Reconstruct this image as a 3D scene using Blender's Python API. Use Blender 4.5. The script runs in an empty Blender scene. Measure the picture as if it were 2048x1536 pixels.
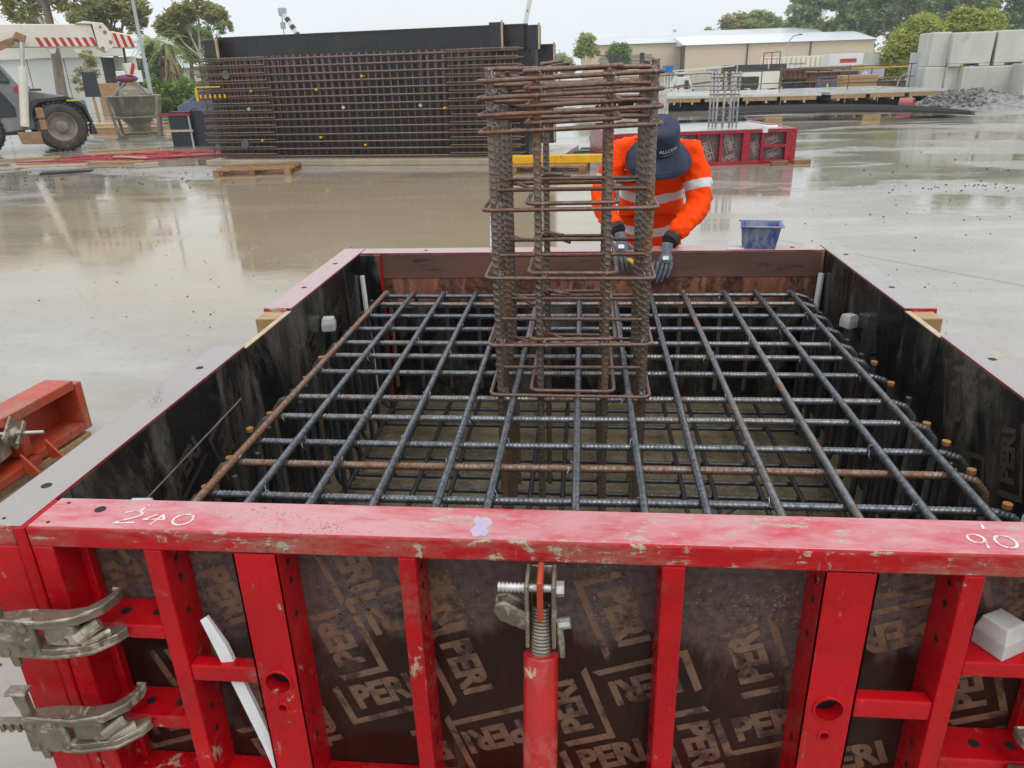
import bpy, bmesh, math, random
import numpy as np
from mathutils import Vector, Matrix

random.seed(11)
RNG = np.random.default_rng(11)
R = math.radians
SC = bpy.context.scene
COL = SC.collection

# ------------------------------------------------------------------ camera
cam_data = bpy.data.cameras.new('camera')
cam_data.sensor_width = 36.0
cam_data.lens = 26.379
cam_data.clip_start = 0.05
cam_data.clip_end = 2000.0
cam = bpy.data.objects.new('camera', cam_data)
COL.objects.link(cam)
right = Vector((0.99528716, 0.09250211, -0.02910035))
down = Vector((0.0087879, -0.38489632, -0.92291798))
fwd = Vector((-0.09657248, 0.91831268, -0.38389527))
cm = Matrix.Identity(4)
for i in range(3):
    cm[i][0] = right[i]
    cm[i][1] = -down[i]
    cm[i][2] = -fwd[i]
cm[0][3], cm[1][3], cm[2][3] = 0.0, -1.3794, 1.7675
cam.matrix_world = cm
SC.camera = cam

# ------------------------------------------------------------------ sky: overcast, raining
world = bpy.data.worlds.new('World')
SC.world = world
world.use_nodes = True
wn, wl = world.node_tree.nodes, world.node_tree.links
wn.clear()
w_out = wn.new('ShaderNodeOutputWorld')
w_bg = wn.new('ShaderNodeBackground')
w_sky = wn.new('ShaderNodeTexSky')
w_sky.sky_type = 'NISHITA'
w_sky.sun_disc = False
w_sky.sun_elevation = R(58)
w_sky.sun_rotation = R(150)
w_sky.air_density = 1.0
w_sky.dust_density = 4.0
w_tc = wn.new('ShaderNodeTexCoord')
w_sep = wn.new('ShaderNodeSeparateXYZ')
wl.new(w_tc.outputs['Generated'], w_sep.inputs[0])
w_ramp = wn.new('ShaderNodeValToRGB')          # the cloud deck: brighter overhead than at the horizon
w_ramp.color_ramp.elements[0].position = 0.0
w_ramp.color_ramp.elements[0].color = (8.15, 8.6, 9.0, 1)
w_ramp.color_ramp.elements[1].position = 1.0
w_ramp.color_ramp.elements[1].color = (13.0, 13.4, 13.9, 1)
wl.new(w_sep.outputs['Z'], w_ramp.inputs[0])
w_ns = wn.new('ShaderNodeTexNoise')
w_ns.inputs['Scale'].default_value = 2.2
w_ns.inputs['Detail'].default_value = 5
wl.new(w_tc.outputs['Generated'], w_ns.inputs['Vector'])
w_mr = wn.new('ShaderNodeMapRange')
w_mr.inputs['To Min'].default_value = 0.90
w_mr.inputs['To Max'].default_value = 1.08
wl.new(w_ns.outputs['Fac'], w_mr.inputs['Value'])
w_mul = wn.new('ShaderNodeVectorMath')
w_mul.operation = 'SCALE'
wl.new(w_ramp.outputs['Color'], w_mul.inputs[0])
wl.new(w_mr.outputs[0], w_mul.inputs['Scale'])
w_mix = wn.new('ShaderNodeMix')
w_mix.data_type = 'RGBA'
w_mix.inputs[0].default_value = 0.92
wl.new(w_sky.outputs[0], w_mix.inputs[6])
wl.new(w_mul.outputs[0], w_mix.inputs[7])
wl.new(w_mix.outputs[2], w_bg.inputs['Color'])
w_bg.inputs['Strength'].default_value = 0.112
wl.new(w_bg.outputs[0], w_out.inputs['Surface'])

# ------------------------------------------------------------------ sun behind the cloud
sun_d = bpy.data.lights.new('sun', 'SUN')
sun_d.energy = 0.9
sun_d.angle = R(25)
sun_d.color = (1.0, 0.97, 0.93)
sun = bpy.data.objects.new('sun', sun_d)
COL.objects.link(sun)
sun.rotation_euler = (R(32), 0, R(30))

vs = SC.view_settings
vs.view_transform = 'Standard'
vs.look = 'None'
vs.exposure = 0.0
vs.gamma = 1.0
vs.use_curve_mapping = False
SC.cycles.max_bounces = 8
SC.cycles.diffuse_bounces = 3
SC.cycles.glossy_bounces = 4
SC.cycles.use_denoising = True
SC.cycles.use_adaptive_sampling = True

# ================================================================== materials
MATS = {}


def new_mat(name):
    m = bpy.data.materials.new(name)
    m.use_nodes = True
    nt = m.node_tree
    nt.nodes.clear()
    o = nt.nodes.new('ShaderNodeOutputMaterial')
    b = nt.nodes.new('ShaderNodeBsdfPrincipled')
    nt.links.new(b.outputs[0], o.inputs['Surface'])
    MATS[name] = m
    return m, nt, b


class NT:
    """small helper to write node trees"""
    def __init__(s, nt):
        s.nt = nt
        s.geo = nt.nodes.new('ShaderNodeNewGeometry')

    def n(s, t, **k):
        x = s.nt.nodes.new(t)
        for a, v in k.items():
            setattr(x, a, v)
        return x

    def l(s, a, b):
        s.nt.links.new(a, b)

    def pos(s, sx=1, sy=1, sz=1):
        if (sx, sy, sz) == (1, 1, 1):
            return s.geo.outputs['Position']
        m = s.n('ShaderNodeMapping')
        m.inputs['Scale'].default_value = (sx, sy, sz)
        s.l(s.geo.outputs['Position'], m.inputs['Vector'])
        return m.outputs[0]

    def noise(s, scale, detail=4, rough=0.6, vec=None, dist=0.0):
        x = s.n('ShaderNodeTexNoise')
        x.inputs['Scale'].default_value = scale
        x.inputs['Detail'].default_value = detail
        x.inputs['Roughness'].default_value = rough
        x.inputs['Distortion'].default_value = dist
        s.l(vec if vec else s.pos(), x.inputs['Vector'])
        return x.outputs['Fac']

    def ramp(s, fac, lo, hi, a=0.0, b=1.0):
        x = s.n('ShaderNodeMapRange')
        x.interpolation_type = 'SMOOTHSTEP'
        for k, v in (('From Min', lo), ('From Max', hi), ('To Min', a), ('To Max', b)):
            x.inputs[k].default_value = v
        s.l(fac, x.inputs['Value'])
        return x.outputs[0]

    def math(s, op, a, b=None):
        x = s.n('ShaderNodeMath', operation=op)
        for i, v in enumerate((a, b)):
            if v is None:
                continue
            if isinstance(v, (int, float)):
                x.inputs[i].default_value = v
            else:
                s.l(v, x.inputs[i])
        return x.outputs[0]

    def mix(s, fac, a, b):
        x = s.n('ShaderNodeMix', data_type='RGBA')
        for i, v in ((0, fac), (6, a), (7, b)):
            if isinstance(v, (int, float)):
                x.inputs[i].default_value = v
            elif isinstance(v, (tuple, list)):
                x.inputs[i].default_value = (*v[:3], 1)
            else:
                s.l(v, x.inputs[i])
        return x.outputs[2]

    def bump(s, h, strength, dist, b, prev=None):
        x = s.n('ShaderNodeBump')
        x.inputs['Strength'].default_value = strength
        x.inputs['Distance'].default_value = dist
        s.l(h, x.inputs['Height'])
        if prev:
            s.l(prev, x.inputs['Normal'])
        if b is not None:
            s.l(x.outputs[0], b.inputs['Normal'])
        return x.outputs[0]


def mat(name, c1, c2=None, scale=6.0, rough=(0.4, 0.7), bump=0.3, bscale=60.0, bdist=0.002, metal=0.0,
        dirt=None, dscale=9.0, dlo=0.55, dhi=0.65, dirt2=None, d2scale=40.0, d2lo=0.62, d2hi=0.66,
        stretch=(1, 1, 1), coat=0.0, drough=0.75, rnd=0.0, ior=1.45):
    m, nt, b = new_mat(name)
    t = NT(nt)
    v = t.pos(*stretch)
    n1 = t.noise(scale, 5, 0.62, v)
    f = t.ramp(n1, 0.35, 0.65)
    col = t.mix(f, c1, c2 or tuple(x * 0.75 for x in c1))
    rg = t.ramp(n1, 0.3, 0.7, rough[0], rough[1])
    if rnd:
        oi = t.n('ShaderNodeObjectInfo')
        k = t.ramp(oi.outputs['Random'], 0, 1, 1 - rnd, 1 + rnd)
        hs = t.n('ShaderNodeHueSaturation')
        t.l(k, hs.inputs['Value'])
        t.l(col, hs.inputs['Color'])
        col = hs.outputs[0]
    for d, ds, lo, hi in ((dirt, dscale, dlo, dhi), (dirt2, d2scale, d2lo, d2hi)):
        if d:
            nd = t.noise(ds, 7, 0.68, v, 0.3)
            fd = t.ramp(nd, lo, hi)
            col = t.mix(fd, col, d)
            x = t.n('ShaderNodeMix', data_type='FLOAT')
            t.l(fd, x.inputs[0])
            t.l(rg, x.inputs[2])
            x.inputs[3].default_value = drough
            rg = x.outputs[0]
    t.l(col, b.inputs['Base Color'])
    t.l(rg, b.inputs['Roughness'])
    b.inputs['Metallic'].default_value = metal
    b.inputs['IOR'].default_value = ior
    b.inputs['Coat Weight'].default_value = coat
    b.inputs['Coat Roughness'].default_value = 0.12
    if bump:
        nb = t.noise(bscale, 4, 0.6, v)
        t.bump(nb, bump, bdist, b)
    return m


def ground_mat():
    m, nt, b = new_mat('wet_concrete')
    t = NT(nt)
    big = t.noise(0.16, 4, 0.55, None, 0.6)
    mid = t.noise(0.9, 6, 0.65, t.pos(0.55, 1.3, 1), 0.4)
    fine = t.noise(14.0, 6, 0.7)
    grain = t.noise(160.0, 3, 0.6)
    # a mud-stained area in front of the stacked wall form
    sep = t.n('ShaderNodeSeparateXYZ')
    t.l(t.pos(), sep.inputs[0])
    dx = t.math('MULTIPLY', t.math('ADD', sep.outputs['X'], 3.9), 1 / 6.2)
    dy = t.math('MULTIPLY', t.math('ADD', sep.outputs['Y'], -9.0), 1 / 4.8)
    dist = t.math('SQRT', t.math('ADD', t.math('MULTIPLY', dx, dx), t.math('MULTIPLY', dy, dy)))
    dist = t.math('ADD', dist, t.math('MULTIPLY', t.math('SUBTRACT', big, 0.5), 0.9))
    dist = t.math('ADD', dist, t.math('MULTIPLY', t.math('SUBTRACT', mid, 0.5), 0.8))
    mud = t.ramp(dist, 1.15, 0.6)
    c = t.mix(t.ramp(mid, 0.3, 0.7), (0.27, 0.25, 0.215), (0.37, 0.35, 0.315))
    c = t.mix(t.ramp(big, 0.48, 0.64), c, (0.25, 0.215, 0.155))
    c = t.mix(t.math('MULTIPLY', mud, 0.85), c, (0.37, 0.31, 0.205))
    c = t.mix(t.ramp(fine, 0.54, 0.7, 0, 0.4), c, (0.2, 0.175, 0.14))
    c = t.mix(t.ramp(grain, 0.6, 0.75, 0, 0.3), c, (0.15, 0.135, 0.115))
    pud = t.ramp(t.noise(0.3, 6, 0.62, t.pos(0.55, 1.6, 1), 0.6), 0.445, 0.5)
    pud = t.math('MAXIMUM', pud, t.math('MULTIPLY', mud, 0.75))
    cw = t.n('ShaderNodeMix', data_type='RGBA', blend_type='MULTIPLY')
    t.l(t.math('MULTIPLY', pud, 0.5), cw.inputs[0])
    t.l(c, cw.inputs[6])
    cw.inputs[7].default_value = (0.76, 0.72, 0.64, 1)
    t.l(cw.outputs[2], b.inputs['Base Color'])
    film = t.ramp(mid, 0.35, 0.7, 0.02, 0.12)
    dry = t.ramp(fine, 0.3, 0.7, 0.13, 0.30)
    x = t.n('ShaderNodeMix', data_type='FLOAT')
    t.l(pud, x.inputs[0])
    t.l(dry, x.inputs[2])
    t.l(film, x.inputs[3])
    t.l(x.outputs[0], b.inputs['Roughness'])
    b.inputs['IOR'].default_value = 1.5
    # rain-stippled water film over trowelled concrete
    vor = t.n('ShaderNodeTexVoronoi')
    vor.inputs['Scale'].default_value = 9.0
    t.l(t.pos(1, 1, 0), vor.inputs['Vector'])
    ring = t.math('SINE', t.math('MULTIPLY', vor.outputs['Distance'], 46.0))
    ring = t.math('MULTIPLY', ring, t.ramp(vor.outputs['Distance'], 0.36, 0.12))
    ring = t.math('MULTIPLY', ring, t.ramp(t.noise(2.3, 3), 0.5, 0.62))
    n0 = t.bump(ring, 0.3, 0.0008, None)
    rip = t.noise(5.0, 5, 0.6, t.pos(0.7, 1.6, 1), 0.5)
    n1 = t.bump(rip, 0.2, 0.003, None, n0)
    y = t.n('ShaderNodeMix', data_type='FLOAT')
    t.l(pud, y.inputs[0])
    t.l(t.math('ADD', fine, t.math('MULTIPLY', grain, 0.4)), y.inputs[2])
    y.inputs[3].default_value = 0.5
    t.bump(y.outputs[0], 0.35, 0.003, b, n1)
    return m


def rebar_mat(name, steel, steel2, rust, amount, metal=0.55, rough=(0.22, 0.42), rscale=7.0, bmp=0.25):
    m, nt, b = new_mat(name)
    t = NT(nt)
    oi = t.n('ShaderNodeObjectInfo')
    off = t.n('ShaderNodeVectorMath', operation='ADD')
    t.l(t.pos(), off.inputs[0])
    comb = t.n('ShaderNodeCombineXYZ')
    t.l(t.math('MULTIPLY', oi.outputs['Random'], 37.0), comb.inputs[0])
    t.l(comb.outputs[0], off.inputs[1])
    n1 = t.noise(rscale, 6, 0.68, off.outputs[0])
    n2 = t.noise(70.0, 4, 0.65, off.outputs[0])
    mask = t.ramp(t.math('ADD', n1, t.math('MULTIPLY', t.math('SUBTRACT', n2, 0.5), 0.5)), 0.72 - amount * 0.5, 0.86 - amount * 0.5)
    c = t.mix(t.ramp(n2, 0.35, 0.65), steel, steel2)
    rc = t.mix(t.ramp(n2, 0.3, 0.7), rust, tuple(x * 0.45 for x in rust))
    c = t.mix(mask, c, rc)
    t.l(c, b.inputs['Base Color'])
    t.l(t.ramp(mask, 0, 1, metal, 0.05), b.inputs['Metallic'])
    t.l(t.math('ADD', t.ramp(n2, 0.3, 0.7, rough[0], rough[1]), t.math('MULTIPLY', mask, 0.14)), b.inputs['Roughness'])
    t.bump(n2, bmp, 0.0012, b)
    return m


def red_mat(name, red, film, famt, mudc=(0.33, 0.29, 0.22), mamt=0.6, rough=(0.16, 0.4), streak=(1, 1, 1), spec=0.5):
    """red enamel worn and filmed over with cement, wet; rail-top films also hold painted sky sheen"""
    m, nt, b = new_mat(name)
    t = NT(nt)
    v = t.pos(*streak)
    n1 = t.noise(4.5, 6, 0.62, v, 0.5)
    n2 = t.noise(26.0, 6, 0.7, v, 0.4)
    n3 = t.noise(120.0, 4, 0.65)
    c = t.mix(t.ramp(n1, 0.3, 0.7), red, tuple(x * 0.72 for x in red))
    fm = t.ramp(t.math('ADD', t.math('MULTIPLY', n1, 0.65), t.math('MULTIPLY', n2, 0.35)), 0.66 - famt * 0.4, 0.78 - famt * 0.25)
    c = t.mix(t.math('MULTIPLY', fm, 0.85), c, film)
    n4 = t.noise(11.0, 8, 0.75, t.pos(1, 1, 0.6), 1.2)
    n5 = t.noise(2.6, 3, 0.5, None, 0.5)
    ms = t.math('ADD', t.math('MULTIPLY', n2, 0.5), t.math('MULTIPLY', n4, 0.5))
    ms = t.ramp(t.math('ADD', ms, t.math('MULTIPLY', t.math('SUBTRACT', n5, 0.5), 0.45)), mamt - 0.01, mamt + 0.02)
    mcol = t.mix(t.ramp(n3, 0.35, 0.65), mudc, tuple(q * 1.45 for q in mudc))
    c = t.mix(t.math('MULTIPLY', ms, 0.92), c, mcol)
    scv = t.noise(38.0, 6, 0.75, t.pos(1.0, 1.0, 0.18), 0.2)
    c = t.mix(t.math('MULTIPLY', t.ramp(scv, 0.64, 0.68), 0.55), c, (0.42, 0.2, 0.17))
    sc = t.ramp(t.math('ADD', t.math('MULTIPLY', n3, 0.5), t.math('MULTIPLY', n1, 0.5)), 0.60, 0.63)
    c = t.mix(t.math('MULTIPLY', sc, 0.7), c, (0.13, 0.045, 0.03))
    t.l(c, b.inputs['Base Color'])
    r = t.ramp(n2, 0.3, 0.7, rough[0], rough[1])
    r = t.math('ADD', r, t.math('MULTIPLY', ms, 0.35))
    t.l(r, b.inputs['Roughness'])
    b.inputs['Specular IOR Level'].default_value = spec
    h = t.math('ADD', t.math('MULTIPLY', ms, 1.0), t.math('MULTIPLY', n3, 0.3))
    t.bump(h, 0.35, 0.0015, b)
    return m


def ply_mat(name, c1, c2, haze, hlo, hhi, splat=(0.42, 0.36, 0.3), slo=0.66, rough=(0.12, 0.35), vstretch=True, hscale=3.0, topz=None, spec=0.5, hstr=0.6):
    """film-faced plywood: glossy phenolic film, cement haze and splatter"""
    m, nt, b = new_mat(name)
    t = NT(nt)
    v = t.pos(1, 1, 0.35) if vstretch else t.pos()
    n1 = t.noise(hscale, 7, 0.66, v, 0.8)
    n2 = t.noise(45.0, 5, 0.7)
    n3 = t.noise(170.0, 3, 0.6)
    n4 = t.noise(9.0, 5, 0.6, v)
    c = t.mix(t.ramp(n4, 0.3, 0.7), c1, c2)
    hz = n1
    if topz is not None:                       # splatter dried on towards the top edge, ragged lower border
        sep = t.n('ShaderNodeSeparateXYZ')
        t.l(t.pos(), sep.inputs[0])
        g = t.ramp(sep.outputs['Z'], topz - 0.42, topz - 0.22)
        hz = t.math('ADD', t.math('MULTIPLY', n1, 0.8), t.math('MULTIPLY', g, 0.22))
    hm = t.ramp(hz, hlo, hhi)
    hm = t.math('MULTIPLY', hm, t.ramp(n2, 0.25, 0.75, 0.25, 1.0))
    c = t.mix(t.math('MULTIPLY', hm, hstr), c, haze)
    sp = t.ramp(t.math('ADD', t.math('MULTIPLY', n3, 0.55), t.math('MULTIPLY', hz, 0.45)), slo, slo + 0.04)
    c = t.mix(t.math('MULTIPLY', sp, 0.5), c, splat)
    blob = t.ramp(t.noise(24.0, 7, 0.8, None, 1.5), 0.66, 0.7)
    c = t.mix(t.math('MULTIPLY', blob, 0.6), c, splat)
    t.l(c, b.inputs['Base Color'])
    b.inputs['Specular IOR Level'].default_value = spec
    r = t.math('ADD', t.ramp(n4, 0.3, 0.7, rough[0], rough[1]), t.math('MULTIPLY', hm, 0.35))
    t.l(r, b.inputs['Roughness'])
    t.bump(t.math('ADD', n2, t.math('MULTIPLY', sp, 0.6)), 0.15, 0.0015, b)
    return m


def leaf_mat(name, a, c, d, scale=0.8):
    m, nt, b = new_mat(name)
    t = NT(nt)
    n1 = t.noise(scale, 3, 0.6)
    n2 = t.noise(scale * 9, 2, 0.6)
    k = t.mix(t.ramp(n1, 0.35, 0.65), a, c)
    k = t.mix(t.ramp(n2, 0.5, 0.7), k, d)
    t.l(k, b.inputs['Base Color'])
    b.inputs['Roughness'].default_value = 0.5
    tr = t.n('ShaderNodeBsdfTranslucent')
    t.l(k, tr.inputs['Color'])
    mx = t.n('ShaderNodeMixShader')
    mx.inputs[0].default_value = 0.35
    t.l(b.outputs[0], mx.inputs[1])
    t.l(tr.outputs[0], mx.inputs[2])
    out = [x for x in nt.nodes if x.type == 'OUTPUT_MATERIAL'][0]
    t.l(mx.outputs[0], out.inputs['Surface'])
    return m


ground_mat()
rebar_mat('bar_steel', (0.175, 0.186, 0.204), (0.075, 0.081, 0.092), (0.26, 0.12, 0.05), 0.16, 0.6, (0.17, 0.34))
rebar_mat('bar_mixed', (0.215, 0.22, 0.225), (0.11, 0.114, 0.12), (0.30, 0.15, 0.06), 0.4, 0.55, (0.17, 0.34))
rebar_mat('bar_rusty', (0.24, 0.17, 0.135), (0.14, 0.095, 0.075), (0.26, 0.125, 0.065), 0.6, 0.35, (0.22, 0.4))
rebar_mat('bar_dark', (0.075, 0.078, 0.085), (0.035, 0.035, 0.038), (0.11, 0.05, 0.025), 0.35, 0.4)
rebar_mat('bar_column', (0.205, 0.165, 0.135), (0.155, 0.123, 0.10), (0.27, 0.125, 0.045), 0.42, 0.5, (0.2, 0.36), 2.2, 0.06)
rebar_mat('bar_tie', (0.21, 0.12, 0.09), (0.125, 0.07, 0.053), (0.33, 0.125, 0.04), 0.35, 0.3, (0.25, 0.45), 2.2)
rebar_mat('bar_far', (0.24, 0.155, 0.125), (0.15, 0.10, 0.085), (0.28, 0.14, 0.08), 0.4, 0.1, (0.4, 0.6), 1.5)
rebar_mat('bar_far_dark', (0.15, 0.105, 0.088), (0.09, 0.066, 0.058), (0.2, 0.1, 0.06), 0.4, 0.1, (0.5, 0.7), 1.5)
mat('rust_end', (0.36, 0.155, 0.04), (0.24, 0.12, 0.05), 25, (0.5, 0.7))
red_mat('red_paint', (0.50, 0.003, 0.009), (0.36, 0.09, 0.08), 0.25, mamt=0.635, spec=0.3)
red_mat('red_rail_top', (0.52, 0.022, 0.045), (0.56, 0.29, 0.30), 0.8, mamt=0.60, rough=(0.1, 0.3), streak=(0.5, 1.3, 1))  # pink film: cement plus sky reflection on wet paint, put into the colour
red_mat('red_rail_face', (0.47, 0.005, 0.011), (0.36, 0.14, 0.11), 0.5, mamt=0.585, streak=(0.5, 1, 1.6), spec=0.3)
red_mat('red_rail_film_sheen', (0.36, 0.235, 0.232), (0.30, 0.285, 0.27), 1.5, mamt=0.585, rough=(0.08, 0.26))  # grey of cement film and reflected sky, both painted into the colour
red_mat('red_rail_back', (0.48, 0.13, 0.15), (0.41, 0.31, 0.305), 1.1, mamt=0.61, rough=(0.1, 0.28))  # pinkish grey: cement film with painted sky sheen
red_mat('red_far', (0.38, 0.01, 0.025), (0.36, 0.10, 0.10), 0.2, mamt=0.66)
red_mat('orange_red', (0.44, 0.055, 0.02), (0.40, 0.16, 0.09), 0.4, mamt=0.62, rough=(0.25, 0.5))
red_mat('prop_red', (0.46, 0.016, 0.016), (0.50, 0.12, 0.1), 0.45, mudc=(0.42, 0.33, 0.22), mamt=0.60)
ply_mat('ply_brown', (0.020, 0.007, 0.006), (0.033, 0.012, 0.009), (0.20, 0.155, 0.15), 0.44, 0.56, slo=0.625, topz=0.9, spec=0.22)
ply_mat('ply_far_brown', (0.10, 0.06, 0.058), (0.15, 0.10, 0.095), (0.26, 0.22, 0.21), 0.45, 0.7, slo=0.62, spec=0.3)
ply_mat('ply_black', (0.007, 0.007, 0.008), (0.013, 0.012, 0.012), (0.19, 0.175, 0.135), 0.475, 0.63, (0.28, 0.26, 0.21), 0.60, hscale=4.0, spec=0.35)
ply_mat('ply_back', (0.19, 0.075, 0.045), (0.33, 0.15, 0.10), (0.010, 0.008, 0.007), 0.455, 0.51, (0.3, 0.2, 0.15), 0.70, hscale=4.5, spec=0.3, hstr=1.0)
ply_mat('ply_far_wall', (0.016, 0.016, 0.018), (0.026, 0.027, 0.03), (0.09, 0.095, 0.10), 0.5, 0.7, (0.2, 0.2, 0.2), 0.75, (0.25, 0.5))
mat('print_tan', (0.20, 0.115, 0.07), (0.15, 0.085, 0.055), 30, (0.25, 0.45), 0.1, dirt=(0.045, 0.026, 0.022), dscale=16, dlo=0.47, dhi=0.63)
mat('print_dim', (0.065, 0.055, 0.045), (0.035, 0.03, 0.028), 12, (0.2, 0.4), 0.1)
mat('print_far', (0.34, 0.27, 0.24), (0.26, 0.2, 0.18), 8, (0.4, 0.6), 0)
mat('chalk_white', (0.74, 0.70, 0.70), (0.60, 0.42, 0.43), 40, (0.6, 0.8), 0, dirt=(0.55, 0.22, 0.24), dscale=55, dlo=0.5, dhi=0.58)
mat('paint_blue_mark', (0.36, 0.36, 0.56), (0.54, 0.36, 0.42), 45, (0.3, 0.5), 0)
mat('galvanised', (0.27, 0.24, 0.18), (0.16, 0.138, 0.10), 11, (0.3, 0.5), 0.4, 70, metal=0.55, dirt=(0.45, 0.40, 0.32), dscale=16, dlo=0.52, dhi=0.6, dirt2=(0.12, 0.09, 0.06), d2scale=30, d2lo=0.6, d2hi=0.68)
mat('zinc_bright', (0.62, 0.62, 0.60), (0.45, 0.45, 0.44), 30, (0.25, 0.45), 0.3, 90, metal=0.7)
mat('wire', (0.55, 0.58, 0.6), (0.35, 0.36, 0.37), 60, (0.25, 0.4), 0, metal=0.8)
mat('spring_steel', (0.28, 0.25, 0.21), (0.2, 0.17, 0.14), 40, (0.35, 0.55), 0.2, metal=0.5)
mat('timber', (0.42, 0.28, 0.13), (0.30, 0.19, 0.085), 9, (0.4, 0.65), 0.4, 40, stretch=(1, 4, 4), dirt=(0.2, 0.14, 0.08), dscale=6, dlo=0.55, dhi=0.7)
mat('timber_pale', (0.55, 0.42, 0.27), (0.45, 0.33, 0.2), 9, (0.4, 0.65), 0.3, 40)
mat('pallet_wood', (0.34, 0.19, 0.085), (0.24, 0.13, 0.06), 7, (0.45, 0.7), 0.3, 30, rnd=0.25)
mat('spacer_white', (0.50, 0.50, 0.485), (0.38, 0.38, 0.365), 14, (0.45, 0.65), 0.3, 60)
mat('plastic_white', (0.74, 0.75, 0.76), (0.68, 0.69, 0.7), 10, (0.3, 0.45), 0)
mat('concrete_block', (0.57, 0.57, 0.515), (0.50, 0.50, 0.455), 1.1, (0.55, 0.75), 0.4, 25, rnd=0.08, dirt=(0.42, 0.415, 0.37), dscale=1.6, dlo=0.55, dhi=0.72, stretch=(1, 1, 0.4))
mat('concrete_wet', (0.42, 0.42, 0.40), (0.31, 0.31, 0.29), 1.4, (0.12, 0.35), 0.3, 20)
mat('concrete_plinth', (0.42, 0.36, 0.28), (0.33, 0.275, 0.20), 1.5, (0.2, 0.45), 0.3, 20)
mat('pit_floor', (0.235, 0.19, 0.115), (0.14, 0.112, 0.066), 3.5, (0.04, 0.22), 0.8, 55, 0.006, dirt=(0.34, 0.29, 0.2), dscale=70, dlo=0.56, dhi=0.64, drough=0.2, dirt2=(0.12, 0.1, 0.07), d2scale=8, d2lo=0.56, d2hi=0.68)
mat('stone', (0.19, 0.19, 0.175), (0.11, 0.11, 0.10), 4, (0.4, 0.65), 0.4, 30, rnd=0.2)
mat('stone_dark', (0.06, 0.055, 0.05), (0.035, 0.03, 0.028), 20, (0.25, 0.5), 0)
mat('hi_vis_plain', (0.9, 0.13, 0.012), (0.8, 0.11, 0.01), 8, (0.6, 0.75), 0.3, 300, 0.001)
mat('navy_cloth', (0.032, 0.041, 0.078), (0.022, 0.028, 0.054), 12, (0.65, 0.85), 0.4, 400, 0.001)
mat('glove_grey', (0.16, 0.17, 0.21), (0.09, 0.1, 0.12), 45, (0.6, 0.8), 0.4, 300, 0.001)
mat('glove_cuff', (0.03, 0.03, 0.035), None, 30, (0.6, 0.8), 0)
mat('skin', (0.45, 0.26, 0.19), (0.4, 0.22, 0.16), 20, (0.45, 0.6), 0)
mat('hair', (0.03, 0.02, 0.015), None, 60, (0.5, 0.7), 0.3)
mat('boot', (0.09, 0.06, 0.035), None, 30, (0.5, 0.7), 0.3)
mat('thread_white', (0.75, 0.77, 0.8), None, 10, (0.6, 0.7), 0)
mat('tool_yellow', (0.75, 0.42, 0.02), None, 20, (0.3, 0.45), 0)
mat('bin_blue', (0.075, 0.13, 0.38), (0.06, 0.10, 0.29), 14, (0.3, 0.5), 0.1, dirt=(0.30, 0.31, 0.36), dscale=13, dlo=0.42, dhi=0.6, stretch=(1, 1, 0.5))
mat('yellow_paint', (0.75, 0.42, 0.015), (0.68, 0.36, 0.01), 5, (0.35, 0.55), 0.1, dirt=(0.2, 0.12, 0.04), dscale=6, dlo=0.62, dhi=0.68)
mat('crane_white', (0.74, 0.70, 0.60), (0.66, 0.62, 0.53), 2.0, (0.3, 0.5), 0.1, 8, dirt=(0.38, 0.28, 0.18), dscale=3.0, dlo=0.62, dhi=0.74)
mat('crane_grey', (0.23, 0.235, 0.24), (0.17, 0.172, 0.178), 1.5, (0.3, 0.5), 0.1, 8, dirt=(0.25, 0.2, 0.15), dscale=1.8, dlo=0.58, dhi=0.74)
mat('crane_red', (0.5, 0.03, 0.03), (0.42, 0.03, 0.03), 4, (0.35, 0.5), 0)
mat('crane_mud', (0.33, 0.2, 0.11), (0.25, 0.14, 0.075), 4, (0.5, 0.7), 0.2, 20)
mat('rubber', (0.035, 0.032, 0.03), (0.06, 0.052, 0.045), 4, (0.45, 0.7), 0.4, 20, 0.01, dirt=(0.16, 0.13, 0.1), dscale=5, dlo=0.55, dhi=0.7)
mat('wheel_rim', (0.26, 0.225, 0.19), (0.18, 0.15, 0.125), 4, (0.5, 0.7), 0.2, 15)
mat('dark_metal', (0.03, 0.03, 0.032), (0.05, 0.045, 0.04), 3, (0.4, 0.6), 0.1)
mat('window_glass', (0.05, 0.085, 0.08), (0.04, 0.07, 0.065), 2, (0.03, 0.08), 0)
mat('kibble_steel', (0.215, 0.2, 0.155), (0.155, 0.145, 0.11), 2.5, (0.45, 0.7), 0.4, 25, 0.006, dirt=(0.32, 0.31, 0.26), dscale=4, dlo=0.52, dhi=0.66, stretch=(1, 1, 0.4))
mat('purple_sling', (0.24, 0.08, 0.16), None, 5, (0.7, 0.9), 0)
mat('shed_white', (0.70, 0.71, 0.68), (0.64, 0.65, 0.62), 0.3, (0.4, 0.6), 0)
mat('shed_cream', (0.78, 0.77, 0.66), (0.72, 0.71, 0.6), 0.4, (0.4, 0.6), 0)
mat('shed_beige', (0.60, 0.51, 0.365), (0.565, 0.48, 0.34), 0.15, (0.5, 0.7), 0, stretch=(1, 1, 0.2))
mat('roof_light', (0.74, 0.76, 0.78), (0.66, 0.69, 0.72), 0.2, (0.3, 0.5), 0)
mat('roof_grey', (0.58, 0.61, 0.63), (0.52, 0.55, 0.57), 0.2, (0.3, 0.5), 0)
mat('dark_trim', (0.06, 0.07, 0.065), None, 2, (0.5, 0.7), 0)
mat('bark', (0.24, 0.19, 0.155), (0.15, 0.115, 0.09), 2.5, (0.7, 0.9), 0.5, 12, 0.03, stretch=(1, 1, 0.3))
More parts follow.
